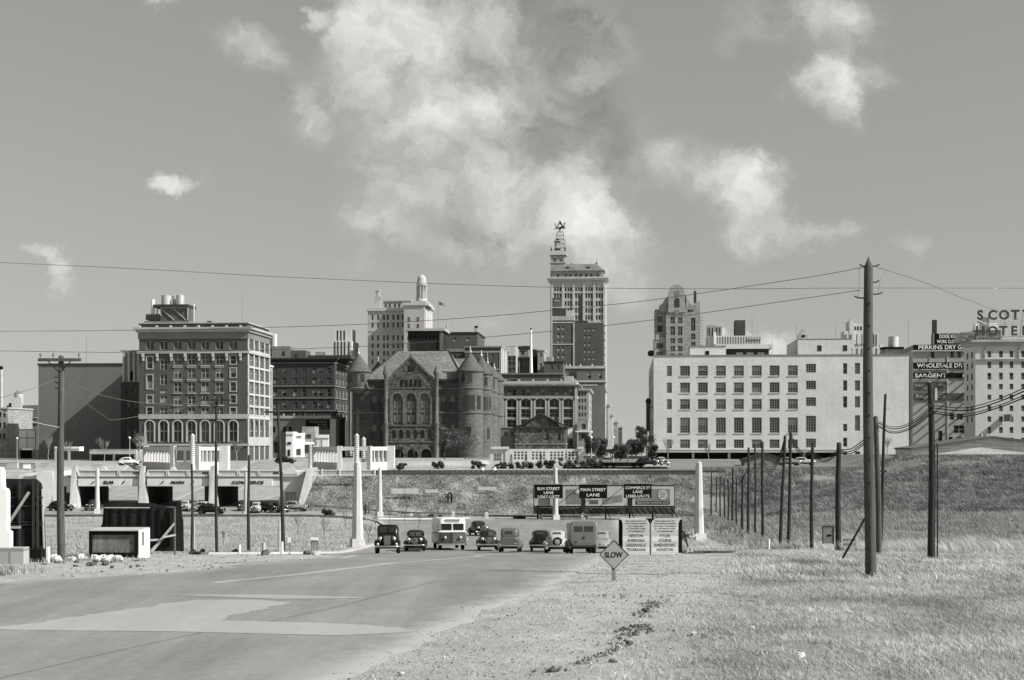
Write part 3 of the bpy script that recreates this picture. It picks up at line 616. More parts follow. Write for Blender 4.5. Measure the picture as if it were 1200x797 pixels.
    def band(s, name, py0, py1, out=.3, m=None, sides=True, px0=None, px1=None, lip=0):
        """a cornice or string course running round front and sides"""
        z0, z1 = s.lz(py1), s.lz(py0); a = s.lx(px0) if px0 is not None else -out; b = s.lx(px1) if px1 is not None else s.W+out
        mb = MB()
        if lip: 
            k = (z1-z0); mb.box(a+out*.45, b-out*.45, -out*.55, .0, z0, z0+k*.55); mb.box(a, b, -out, 0, z0+k*.55, z1)
            if sides: mb.box(s.W, s.W+out*.55, 0, s.D, z0, z0+k*.55); mb.box(s.W, s.W+out, 0, s.D, z0+k*.55, z1); mb.box(-out*.55, 0, 0, s.D, z0, z0+k*.55); mb.box(-out, 0, 0, s.D, z0+k*.55, z1)
        else:
            mb.box(a, b, -out, 0, z0, z1)
            if sides: mb.box(s.W, s.W+out, 0, s.D, z0, z1); mb.box(-out, 0, 0, s.D, z0, z1)
        return mb.build(name, m or s.trim, s.root)
    def block(s, name, px0, px1, py0, py1, y0=0, y1=1, m=None):
        x0, x1 = s.lx(px0), s.lx(px1); return MB().box(x0, x1, y0, y1, s.lz(py1), s.lz(py0)).build(name, m or s.trim, s.root)
    def surround(s, px0, px1, py0, py1, t=1.0, out=.12, m=None, name='window_surround'):
        x0, x1, z0, z1 = s.lx(px0), s.lx(px1), s.lz(py1), s.lz(py0); k = t*s.Y/F; mb = MB()
        mb.box(x0-k, x0, -out, .0, z0-k, z1+k); mb.box(x1, x1+k, -out, .0, z0-k, z1+k); mb.box(x0, x1, -out, 0, z1, z1+k); mb.box(x0, x1, -out, 0, z0-k, z0)
        return mb.build(name, m or s.trim, s.root)
PALE = mat('pale stucco', .56, var=.12); CREAM = mat('cream brick', .62, 'brick', var=.12); DKBRICK = mat('dark red brick', .062, 'brick', var=.25)
MIDBRICK = mat('mid brown brick', .11, 'brick', var=.25); GREYST = mat('grey limestone', .30, 'ashlar', var=.22); TRIM = mat('stone trim', .36, var=.25)
LIME = mat('light limestone', .42, var=.2); ROOFT = mat('slate roof tiles', .18, 'tile', var=.35); SAND_R = mat('red sandstone rubble', .075, 'ashlar', var=.35)
SANDTRIM = mat('dressed sandstone', .14, 'ashlar', var=.3); BLACK = mat('black paint', .009, var=.3); WHITE = mat('white paint', .78, var=.1); METAL = mat('galvanised metal', .5, var=.25, rough=.5, metal=.3)
DKST = mat('sooty stone', .045, var=.35); GREYP = mat('weathered grey paint', .2, var=.3); HOTB = mat('hotel brick', .085, 'brick', var=.15); HOTS = mat('sunlit side brick', .28, 'brick', var=.15)  # side brick is lightened to carry sunlight in its colour
TERRA = mat('pale terracotta', .37, 'brick', var=.15); FLUTE = mat('pale fluted stone', .52, var=.15)
# --- seven-storey hotel on the left
B = Bld('hotel_building', 'dark brick hotel with white-framed windows, heavy cornice and two round tanks on its roof', 'building', 400, 163, 290, 378.5, HOTB, D=24, trim=TRIM)
cols = [175.5, 191.8, 208.1, 224.4, 240.4, 257, 273.3]
for i, c in enumerate(cols):
    B.win('front', B.lx(c-4.6), B.lx(c+4.6), B.lz(410), B.lz(400), style='v', inset=.5)
for c in cols[2:6]:
    for (a, b) in ((416.5, 427), (432, 443), (448.5, 459), (464, 474), (477.5, 487.5)):
        B.win('front', B.lx(c-4.4), B.lx(c+4.4), B.lz(b), B.lz(a), style='sv'+'r')
for (a, b) in ((422, 433), (439, 451), (456, 461), (463.5, 472), (477.5, 487.5)):
    B.win('front', B.lx(cols[1]-4.2), B.lx(cols[1]+4.2), B.lz(b), B.lz(a), style='svr')
for (a, b) in ((418, 432), (439.5, 455.5), (463.5, 472.5), (477.5, 487)):
    B.win('front', B.lx(cols[0]-3.4), B.lx(cols[0]+3.4), B.lz(b), B.lz(a), style='sr'); B.surround(cols[0]-3.4, cols[0]+3.4, a, b)
for (a, b) in ((417, 427), (432, 442.5), (448, 458.5), (463.5, 472.5), (478, 487)):
    B.win('front', B.lx(cols[6]-3.4), B.lx(cols[6]+3.4), B.lz(b), B.lz(a), style='sr'); B.surround(cols[6]-3.4, cols[6]+3.4, a, b)
for c in cols[2:6]:
    for y in (429, 445, 461, 475.4): B.block('window_sill', c-5.3, c+5.3, y-.6, y+.6, -.25, 0)
    for y in (430.6, 446.6): B.block('window_sill', c-5.3, c+5.3, y-.3, y+.5, -.2, 0, FRAME)
for c in cols:
    B.win('front', B.lx(c-5), B.lx(c+5), B.lz(517.5), B.lz(493), style='sv', arch=True, inset=.4)
    mb = MB(); x = B.lx(c); r = B.lx(c+5)-x; zc = B.lz(493)-r; n = 10
    for k in range(n):
        t0, t1 = math.pi*k/n, math.pi*(k+1)/n; R2 = r+.28
        mb.prism([(x+r*math.cos(t0), zc+r*math.sin(t0)), (x+R2*math.cos(t0), zc+R2*math.sin(t0)), (x+R2*math.cos(t1), zc+R2*math.sin(t1)), (x+r*math.cos(t1), zc+r*math.sin(t1))], -.2, 0)
    mb.box(x-r-.28, x-r, -.2, 0, B.lz(518), zc); mb.box(x+r, x+r+.28, -.2, 0, B.lz(518), zc); mb.build('window_arch', LIME, B.root)
B.side('right', 2, [(400, 410)], 4.0, 3, style='sv'); 
B.side('right', 4, [(416.5, 427), (432, 443), (448.5, 459), (464, 474), (477.5, 487.5)], 2.6, 2, style='sv')
B.side('right', 4, [(493, 517)], 3.2, 2, style='sv', arch=True)
B.finish()
# pale pilasters and bands stand out from the side wall
for c in (168, 184.6, 201, 217.5, 233.5, 250, 266, 282): B.block('bracket', c-1.5, c+1.5, 414.5, 418.5, -.55, 0, LIME); B.block('bracket', c-1.1, c+1.1, 418.5, 423, -.3, 0, LIME)
B.band('cornice', 384, 389.5, 1.3, TRIM, lip=1); B.band('frieze', 389.5, 397.5, .25, mat('grey frieze stone', .17, var=.2)); B.band('string_course', 411.8, 414.5, .5, TRIM)
B.band('string_course', 485.5, 491, .25, TRIM, px0=163, px1=290); B.band('string_course', 512, 521, .12, TRIM, px0=163.2, px1=172)
B.band('string_course', 520, 522.5, .4, TRIM); B.band('parapet', 378.4, 379.6, .35, TRIM)
for c in [163.4, 183.4, 199.7, 216.2, 232.4, 248.6, 265, 281.5]: B.block('parapet_pier', c, c+2, 382, 384, -1.0, 0, LIME)
mb = MB()
for x in np.arange(-.6, 24, 5.85):
    mb.box(B.W+.03, B.W+.25, x+.6, x+1.5, 0, B.lz(397))
for y in (411, 430, 446, 462, 476, 489): mb.box(B.W+.03, B.W+.28, 0, 24, B.lz(y+1.2), B.lz(y-1.2))
mb.build('side_pilasters', LIME, B.root)
r = B.root
mb = MB(); z0 = B.lz(377.2); mb.box(B.lx(168), B.lx(220), 1, 9, B.H, z0+.3)
mb.build('roof_ledge', GREYP, r)
mb = MB(); x0, x1 = B.lx(186), B.lx(218.5); mb.box(x0, x1, 1.6, 8, z0, B.lz(360)); ph = mb.build('penthouse', MIDBRICK, r)
mb = MB()
for (a, b) in (((187, 361), (202, 375)), ((201, 361), (216, 375)), ((186.5, 360.5), (218, 360.5)), ((186.5, 375), (186.5, 360)), ((218, 375), (218, 360))):
    mb.beam((B.lx(a[0]), 1.45, B.lz(a[1])), (B.lx(b[0]), 1.45, B.lz(b[1])), .22, .22)
mb.build('brace', FRAME, ph)
B.block('platform', 178, 219, 356.6, 360, .8, 8.5, DKST); B.block('platform', 169, 187, 370, 374.5, 1.2, 6, DKST); B.block('platform', 168, 186, 367.5, 369.5, 2, 6, GREYP)
for (a, b) in ((182, 193.4), (199.5, 209.3), (192.8, 199.2)):
    rr = (B.lx(b)-B.lx(a))/2; mb = MB(); mb.cyl(B.lx((a+b)/2), 4+rr if a != 192.8 else 7, B.lz(356.5), B.lz(344.3), rr, n=20); mb.cyl(B.lx((a+b)/2), 4+rr if a != 192.8 else 7, B.lz(344.3), B.lz(343.2), rr*1.03, rr*.2, n=20)
    mb.build('roof_tank', METAL, r)
for a_, y0_, y1_, r_ in ((175, 350, 370, .5), (180, 361, 368, .25), (223.5, 355, 377, .12)): MB().cyl(B.lx(a_), 3, B.lz(y1_), B.lz(y0_), r_, n=12).build('flue', WHITE, r)
MB().cyl(B.lx(281.5), 2, B.H, B.lz(343), .07, .04, n=5).build('flagpole', GREYP, r)
B.block('skylight', 239, 243, 375.5, 378, 3, 5, DKST)
# --- wing behind hotel
B = Bld('office_wing', 'narrow bright wing standing behind the right side of the brick hotel', 'building', 428, 280, 307, 426, HOTS, D=13, trim=PALE)
B.side('right', 3, [(434, 446), (450, 462), (466, 478), (482, 494), (500, 512)], 1.8, .8, style='s'); B.finish(); B.band('cornice', 426, 428, .3, PALE)
# --- blank warehouse and block in front of it
B = Bld('warehouse', 'big blank grey warehouse wall half in diagonal shadow at far left', 'building', 440, 45, 146, 427, mat('plain grey brick', .17, 'brick', var=.1), D=30, trim=DKST)
B.finish(); B.band('coping', 426, 428, .25, DKST); MB().cyl(B.lx(97), 3, B.H, B.lz(394), .05, n=5).build('flagpole', GREYP, B.root)
B = Bld('brick_block', 'very dark brick block squeezed between the blank warehouse and the brick hotel', 'building', 418, 141.5, 163.5, 448, DKBRICK, D=24, trim=GREYST)
B.grid([150, 158], [(454, 462), (470, 478), (486, 494), (502, 510)], 5, style='s', frame=FRAMED); B.finish()
mb = MB(); mb.box(B.lx(143.5), B.lx(164), .3, 23.4, B.lz(448), B.lz(411.5)); ph = mb.build('penthouse', mat('striped grey panel', .22, var=.2), B.root)
for a, b in ((143.6, 146), (149.8, 152.2), (156, 158), (161, 163)): MB().box(B.lx(a), B.lx(b), -.1, .28, B.lz(447.5), B.lz(412)).build('pilaster', LIME, ph)
MB().box(B.lx(152.6), B.lx(155.8), .1, .28, B.lz(446), B.lz(435)).build('louvre', BLACK, ph)
B.band('coping', 410.6, 412, .2, GREYP, sides=False)
# --- dark five-storey commercial block
B = Bld('commercial_block', 'dark five-storey brick block with rows of arched windows left of the turreted courthouse', 'building', 520, 309, 392, 420, DKBRICK, D=28, trim=GREYP)
cols = [322.6, 333, 346, 356.5, 368.7, 375.2, 385.6]
B.grid(cols, [(431.6, 437.6), (443, 449.5), (471, 478.6), (484, 491)], 4.6, style='svr', frame=GREYP); B.grid(cols, [(456, 464.5)], 5, style='sr', arch=True, frame=GREYP); B.grid([(x, 6.5) for x in (332, 345, 358, 372, 385)], [(499, 511)], 6, style='s', arch=True)
B.side('right', 4, [(431.6, 437.6), (443, 449.5), (456, 464.5), (471, 478.6), (484, 491)], 3, 2, style='sv', frame=TRIM); B.finish()
for y in (425, 452, 466, 481): B.band('string_course', y, y+1.2, .3, GREYP)
B.band('cornice', 419.8, 423.5, 1.1, DKST, lip=1)
mb = MB(); s_ = [(306, 313.5, 389, 420), (313.5, 336, 405, 420), (336, 354, 410, 420)]
ph = B.block('penthouse', 313.6, 336, 404.5, 420, 6, 14, mat('grey penthouse brick', .2, 'brick')); B.block('penthouse', 306, 313.5, 389, 420, 7, 12, mat('dark penthouse brick', .14, 'brick')); B.block('penthouse', 336.1, 354, 409.5, 420, 6, 14, MIDBRICK); B.block('penthouse', 364, 376, 411, 420, 8, 16, GREYST); B.block('penthouse', 358, 409, 416, 420, 3, 20, DKBRICK); B.block('penthouse', 313.6, 316, 389, 406, 7.5, 11, PALE)
MB().box(B.lx(326.5), B.lx(329.5), 5.9, 5.98, B.lz(415.5), B.lz(410.5)).build('window', GL, B.root); MB().box(B.lx(341.5), B.lx(344.8), 5.9, 5.98, B.lz(418.5), B.lz(413.5)).build('window', GL, B.root)
# --- low shop row with painted sign, in front
B = Bld('shop_building', 'low grey shop building with a dark painted sign in front of the five-storey brick block', 'building', 478, 318, 387, 487.5, mat('grey shop brick', .16, 'brick'), D=25, trim=TRIM)
B.grid([321, 333.5, (340, 3.5)], [(500, 507)], 3.6, style='s', frame=FRAMED); B.grid([325, 340, 355, 371], [(518, 531)], 9, style='v', frame=FRAMED); B.finish(); B.band('coping', 487.3, 490.5, .3, TRIM)
for x in (332, 344.5, 357, 368): B.block('finial', x-.6, x+.6, 484.6, 487.3, .2, .8, LIME)
B.block('side_pier', 387.2, 393.6, 491, 531, -.3, 6, LIME)
sg = B.block('sign_board', 359, 386, 492, 502.8, -.3, -.01, BLACK); lettering('MORGAN MILLER', B.lx(373), -.32, B.lz(494.6), .75, 5.6, GREYP, sg); lettering('OIL PAINT', B.lx(378), -.32, B.lz(498), .55, 3.2, GREYP, sg); lettering('PAINTING', B.lx(378), -.32, B.lz(501), .55, 3.4, GREYP, sg)
SHOPG = 'pale shop fronts between the hotel and the courthouse'
def slab(name, label, cat, Y, px0, px1, py0, py1, m, D=4, group=None, parts=None):
    x0, x1 = (px0-CX)/F*Y, (px1-CX)/F*Y; z0, z1 = CAMZ-(py1-HY)/F*Y, CAMZ-(py0-HY)/F*Y
    r = empty(name, (x0, Y, z0), -TH, label=label, cat=cat, group=group); w, h = x1-x0, z1-z0
    MB().box(0, w, 0, D, 0, h).build('wall', m, r)
    for (pn, a, b, c, d, mm) in (parts or []): MB().box(a*w, b*w, -.15, -.004, c*h, d*h).build(pn, mm, r)
    return r, w, h
slab('shop_building', 'tall bright white shop front with dark doorway, nearest the hotel', 'building', 452, 335, 343.5, 506, 536, WHITE, 6, SHOPG, [('door', .3, .6, .05, .3, BLACK), ('fascia', 0, 1, .86, .92, TRIM), ('window', .25, .75, .5, .6, GL)])
slab('shop_building', 'narrow white shop front right of the taller white one', 'building', 456, 346.3, 353.5, 507.5, 536, WHITE, 6, SHOPG, [('window', .15, .85, .1, .35, GL), ('fascia', 0, 1, .8, .88, GREYP)])
slab('shop_building', 'grey shop with bright awning under the dark painted sign', 'building', 460, 354, 369, 500, 536, GREYST, 6, SHOPG, [('window', .2, .8, .15, .4, GL), ('awning', 0, 1, .42, .5, WHITE), ('window', .3, .7, .62, .75, GL)])
slab('hoarding', 'blank white roadside hoarding above the left white colonnade', 'hoarding', 440, 369.5, 385.5, 509.5, 528, WHITE, .5, None, [('frame', 0, 1, .74, .80, GREYP), ('frame', .5, .54, 0, .74, TRIM)])
# --- small stepped tower far behind
B = Bld('setback_tower', 'small pale stepped tower with vertical ribs rising left of the turreted roof', 'building', 900, 389, 412, 399.5, FLUTE, D=24, trim=FLUTE)
B.finish(); up = B.block('upper_tier', 391, 411, 385.5, 399.5, 3, 16, FLUTE)
for x in (394.5, 398.5, 402.4): B.block('window_strip', x-.7, x+.7, 386.8, 399, 2.85, 2.99, BLACK)
for x in (392.5, 396.2, 400.3, 404, 409): B.block('window_strip', x-.6, x+.6, 400.5, 440, -.2, -.01, BLACK)
# --- cupola tower (left of centre)
B = Bld('cupola_skyscraper', 'pale office skyscraper with a domed cupola and flat roof pavilion', 'building', 900, 431, 477.5, 361, TERRA, D=45, trim=LIME)
cc_ = [436.5, 443, 450, 454.5, 461, 466.5, 472]
B.grid(cc_, [(369, 375), (378, 384), (393, 399), (402.5, 408), (411.5, 417), (421, 427)], 2.3, style='s', frame=TRIM, inset=.5); B.finish()
B.band('cornice', 361, 364.5, .9, LIME); B.band('string_course', 387, 388.5, .3, LIME, sides=False); r = B.root
xa, xb = B.lx(477.6), B.lx(501.5); D0 = -15
bay = MB(); bay.box(xa, xb, D0, 0-.01, 0, B.H); bay.box(xa, xb, 0, 22, 0, B.H); bb = bay.build('front_bay', TERRA, r)
for px in (483.5, 494):
    for (a, b) in ((372, 377), (380, 385), (394, 399), (403, 408)):
        w = bpy.data.objects.new('window', window_mesh(1.3, 2.6, 's', [GL, TRIM, BLIND])); COL.objects.link(w); w.parent = bb; x = B.lx(px); w.location = (x, D0-.03, CAMZ-((a+b)/2-HY)/F*(900+D0)-BASE)
MB().box(xa-.9, xb+.9, D0-.9, 22, B.H, B.H+1.6).build('cornice', LIME, bb)
for yy in (D0+4, D0+10, D0+16, 5, 12): MB().box(xb+.05, xb+.5, yy-1.2, yy+1.2, 0, B.H-3).build('pilaster', PALE, bb)
pv = B.block('pavilion', 448, 481, 352.2, 361, 4, 18, TERRA); B.block('cornice', 447.5, 481.5, 351, 352.6, 3.4, 18.5, LIME)
for px in (451, 455.8, 462, 466.8, 473, 478): B.block('window', px-.9, px+.9, 355.5, 359.5, 3.9, 3.99, GL)
mb = MB(); mb.box(B.lx(438.5), B.lx(444.5), 2, 5, B.H, B.lz(352)); mb.box(B.lx(439.5), B.lx(440.4), 2.2, 4.8, B.lz(352), B.lz(341)); mb.box(B.lx(443.2), B.lx(444), 2.2, 4.8, B.lz(352), B.lz(341)); mb.box(B.lx(438.8), B.lx(444.8), 1.8, 5.2, B.lz(341), B.lz(339.2)); mb.box(B.lx(439.5), B.lx(444), 2.2, 4.8, B.lz(352), B.lz(347)); mb.build('roof_lantern', LIME, r)
cx_ = B.lx(495.5); zz = B.lz; mb = MB(); mb.box(B.lx(485), B.lx(506), -14, 6, B.H, zz(358)); mb.box(B.lx(487), B.lx(503.5), -12, 2, zz(358), zz(355.3)); mb.build('cupola_base', LIME, r)
cu = MB(); cu.lathe(cx_, -5, [(3.3, zz(355.4)), (3.3, zz(352)), (2.1, zz(352)), (2.1, zz(337)), (3.1, zz(337)), (3.1, zz(334)), (2.7, zz(333)), (2.7, zz(330)), (2.4, zz(327)), (1.4, zz(324.5)), (.3, zz(323.6)), (.05, zz(322))], 20, 0)
for k in range(10):
    t = 2*math.pi*k/10+.2; cu.cyl(cx_+2.8*math.cos(t), -5+2.8*math.sin(t), zz(352), zz(337), .3, n=6, mi=0)
cu.build('cupola', LIME, r)
mb = MB(); mb.cyl(B.lx(516), -10, B.lz(400), B.lz(354), .1, n=4); fp = mb.build('flagpole', GREYP, r)
mb = MB(); fx = B.lx(516); vs = [(fx+3.6*i/6, -10+.25*math.sin(i*1.4), B.lz(355)-.25*i-.15+h) for i in range(7) for h in (0, -1.9)]; mb.add(vs, [(2*i, 2*i+1, 2*i+3, 2*i+2) for i in range(6)], 0, True); mb.build('flag', GREYP, fp)
# --- dark buildings behind the courthouse
B = Bld('brick_block', 'dark brick block with a stub chimney just right of the courthouse tower stump', 'building', 600, 505, 559.5, 390, mat('dim brown brick', .09, 'brick', var=.15), D=30, trim=DKST)
B.grid([517, 533, 548.5], [(396, 400)], 4, style='B', blind=LIME, frame=GREYP); B.grid([520, 533.5, 545], [(416, 420)], 3.5, style='s'); B.finish(); B.band('coping', 389.3, 391, .3, DKST); B.band('string_course', 409, 412.5, .3, GREYP)
B.block('chimney', 555.4, 559.6, 384.6, 390, .5, 3, TRIM); B.block('chimney', 555.9, 559.2, 382, 384.6, .6, 2.9, BLACK); MB().cyl(B.lx(523), 3, B.H, B.lz(380.5), .35, n=8).build('flue', LIME, B.root)
B = Bld('brick_block', 'lower dark brick block with pale framed panels, its right side bright with sun', 'building', 585, 545, 587, 406, mat('dim brown brick', .09, 'brick', var=.15), D=36, trim=TRIM)
B.grid([563, 577.5], [(415, 420)], 2.6, style='s', frame=LIME); B.grid([576, 564], [(425, 434)], 2.6, style='sB', frame=LIME, blind=WHITE); B.finish(); B.band('cornice', 405.6, 407.5, .4, GREYP); B.band('string_course', 412, 413.2, .15, TRIM, sides=False); B.band('string_course', 432.5, 433.6, .15, TRIM, sides=False)
for px in (571.2, 585.8): B.block('pilaster', px-.5, px+.5, 413.2, 445, -.15, 0, TRIM)
mb = MB(); [mb.box(B.W+.04, B.W+.4, y0, y0+1.4, 0, B.H) for y0 in (0, 8, 16, 24)]; mb.build('side_pilasters', WHITE, B.root)
# ================================================================ the turreted courthouse
B = Bld('courthouse', 'red sandstone courthouse with conical corner turrets, steep tiled roof and a central gable', 'courthouse', 470, 413, 556, 446, SAND_R, D=58, trim=SANDTRIM)
r = B.root; lx, lz = B.lx, B.lz
for (px, w, a, b) in [(438, 6.5, 463, 481), (448, 6.5, 463, 481), (438, 6.5, 497, 513.5), (448, 6.5, 497, 513.5), (519.5, 6.5, 463, 480), (530, 6.5, 463, 480), (520, 6.5, 496, 512.5), (530.2, 6.5, 496, 512.5), (520, 6.5, 522, 536), (530.2, 6.5, 522, 536), (438, 6.5, 522, 536), (448, 6.5, 522, 536)]:
    B.win('front', lx(px-w/2), lx(px+w/2), lz(b), lz(a), style='sb' if a < 520 else 's', arch=True, inset=.55, frame=DKST, blind=mat('dim shade', .17))
B.finish(); B.band('string_course', 483, 484.5, .2, SANDTRIM); B.band('string_course', 455, 456.3, .25, SANDTRIM); B.band('eaves', 444.5, 447, .6, DKST)
# central gabled bay, standing forward
Yf = -3.2; kz = lambda py: CAMZ-(py-HY)/F*(470+Yf)-BASE
def kx(px): k = (px-CX)/F; yl = 470+Yf; return ((k*yl)-(B.x0+0))/1.0*1.0/UX
x0, x1 = lx(454.5), lx(513); xm = lx(483); ez = kz(448); pz = kz(419.5)
rects = [(px-5.6, px+5.6, 461, 497.5, True) for px in (467.3, 483.3, 499.3)]+[(px-2.5, px+2.5, 503.5, 513.5, True) for px in (463.5, 471.8, 480, 488.3, 496.6, 504.8)]
rects += [(px-6.2, px+6.2, 526, 541, True) for px in (468.5, 485, 501)]
gb = MB(); R = [(lx(a), lx(b), max(kz(d), .1), kz(c), e) for a, b, c, d, e in rects]
bb = Bld.__new__(Bld); bb.W = x1-x0; bb.D = 12; bb.H = ez; bb.rects = {'front': [(a-x0, b-x0, c, d, e) for a, b, c, d, e in R], 'right': [], 'left': []}
bb.facade(gb, 'front', .6); bb.facade(gb, 'right'); bb.facade(gb, 'left')
gb.v = [(x+x0, y+Yf, z) for x, y, z in gb.v]
gb.add([(x0, Yf, ez), (x1, Yf, ez), (xm, Yf, pz)], [(0, 1, 2)]); gb.box(x0+.3, x1-.3, Yf+.7, Yf+.8, 0, ez-.2, 1)
gable = gb.build('gabled_bay', [mat('red sandstone facade', .105, 'rubble', var=.3), mat('dark interior', .03)], r)
for (a, b, c, d, e) in R[:3]:
    w, h = b-a, d-c; me_ = window_mesh(w, h, 's', [glass('dim window glass', .05, .3), SANDTRIM, BLIND]); o = bpy.data.objects.new('window', me_); COL.objects.link(o); o.parent = gable; o.location = ((a+b)/2, Yf+.5, (c+d)/2)
    mb = MB(); mb.box((a+b)/2-.14, (a+b)/2+.14, Yf+.3, Yf+.48, c, d-.8); mb.box(a, b, Yf+.28, Yf+.48, c+h*.38, c+h*.47); mb.box(a, b, Yf+.34, Yf+.48, c+h*.66, c+h*.69); mb.build('mullion', SANDTRIM, o).matrix_parent_inverse = Matrix.Translation((-(a+b)/2, -(Yf+.5), -(c+d)/2))
    for q in (-.22, .22):
        for hh in (.08, .52): mb = MB(); mb.box((a+b)/2+q*w-.42, (a+b)/2+q*w+.42, Yf+.42, Yf+.47, c+h*hh, c+h*(hh+.22)); mb.build('blind', mat('dim shade', .17), gable)
for (a, b, c, d, e) in R[3:9]: o = bpy.data.objects.new('window', window_mesh(b-a, d-c, 's', [GL, DKST, BLIND])); COL.objects.link(o); o.parent = gable; o.location = ((a+b)/2, Yf+.5, (c+d)/2)
def archring(x, zc, rr, th, y0, y1, mb, n=12, mi=0):
    for k in range(n):
        t0, t1 = math.pi*k/n, math.pi*(k+1)/n; R2 = rr+th
        mb.prism([(x+rr*math.cos(t0), zc+rr*math.sin(t0)), (x+R2*math.cos(t0), zc+R2*math.sin(t0)), (x+R2*math.cos(t1), zc+R2*math.sin(t1)), (x+rr*math.cos(t1), zc+rr*math.sin(t1))], y0, y1, mi)
mb = MB()
for (a, b, c, d, e) in R: archring((a+b)/2, d-(b-a)/2, (b-a)/2, .45 if b-a > 2 else .2, Yf-.15, Yf-.002, mb)
for px in (459.9, 475.3, 491.3, 506.9): mb.box(lx(px)-.35, lx(px)+.35, Yf-.22, Yf-.002, kz(497.5), kz(466))
mb.box(x0, x1, Yf-.3, Yf-.002, kz(499.5), kz(498)); mb.box(x0, x1, Yf-.3, Yf-.002, kz(518.5), kz(517)); mb.box(x0, x1, Yf-.2, Yf-.002, kz(455.4), kz(454.4))
mb.build('stone_arches', SANDTRIM, gable)
mb = MB()
for px in (472.3, 477.8, 483.2, 488.6, 493.6): mb.box(lx(px-1.7), lx(px+1.7), Yf-.06, Yf-.004, kz(453.6), kz(445.2))
for px in (480.6, 483, 485.6): mb.box(lx(px-.85), lx(px+.85), Yf-.06, Yf-.004, kz(435.8), kz(428.8))
mb.build('gable_windows', mat('dark louvre', .02), gable)
mb = MB(); mb.beam((x0-.4, Yf+.1, ez-.2), (xm, Yf+.1, pz+.5), .55, 1.0); mb.beam((x1+.4, Yf+.1, ez-.2), (xm, Yf+.1, pz+.5), .55, 1.0); mb.box(xm-.3, xm+.3, Yf-.1, Yf+.4, pz, kz(414.5)); mb.build('gable_coping', SANDTRIM, gable)
# roofs
rz1 = lz(411, 10); rm = MB(); W_, D_ = B.W, B.D; e0 = lz(446)
rx0, rx1 = lx(425), lx(544); q0, q1 = lx(456.5)+.4, lx(518)+.4
rm.add([(rx0, .2, e0), (rx1, .2, e0), (q1, 14, rz1), (q0, 14, rz1), (rx0, 30, e0), (rx1, 30, e0)], [(0, 1, 2, 3), (5, 4, 3, 2), (1, 5, 2), (4, 0, 3)])
rm.add([(x0, Yf, ez), (xm, Yf, pz), (x1, Yf, ez), (xm, 14, pz), (x0, 6, ez), (x1, 6, ez)], [(0, 1, 3, 4), (2, 5, 3, 1)])
rm.add([(0, 28, e0), (W_, 28, e0), (W_, D_, e0), (0, D_, e0), (6, D_/2+14, e0+9), (W_-6, D_/2+14, e0+9)], [(0, 1, 5, 4), (2, 3, 4, 5), (1, 2, 5), (3, 0, 4)])
rf = rm.build('roof', ROOFT, r)
mb = MB(); mb.beam((rx1, .2, e0), (q1, 14, rz1), .4, .4); mb.beam((rx0, .2, e0), (q0, 14, rz1), .4, .4); mb.build('ridge_flashing', DKST, rf)
# tower stump
tw = MB(); tw.box(lx(470), lx(512), 14.5, 27, e0, lz(388, 14)); tb = tw.build('tower_stump', mat('sooty tower stone', .03, var=.4), r)
mb = MB(); mb.box(lx(467.5), lx(515), 13.6, 28, lz(388.2, 14), lz(386.3, 14)); mb.box(lx(468.3), lx(514.2), 14, 27.6, lz(386.3, 14), lz(385, 14)); mb.build('cornice', TRIM, tb)
mb = MB(); [mb.box(lx(px-1), lx(px+1), 14.4, 14.49, lz(398.5, 14), lz(394, 14)) for px in np.arange(474, 506, 4.6)]; mb.build('louvre', BLACK, tb)
mb = MB(); mb.box(lx(508.6), lx(512.2), 14.1, 14.49, lz(411, 14), lz(388.5, 14)); mb.box(lx(470.6), lx(471.9), 14.1, 14.49, lz(411, 14), lz(400, 14)); mb.build('pilaster', SANDTRIM, tb)
# slender gable shafts with pointed caps
for px in (454, 513):
    x = lx(px); mb = MB(); mb.lathe(x, Yf, [(.75, 0), (.75, lz(498)), (.95, lz(496)), (.62, lz(494)), (.62, lz(441)), (.95, lz(439.5)), (.9, lz(437)), (.0, lz(427))], 12); mb.build('gable_shaft', SANDTRIM, r)
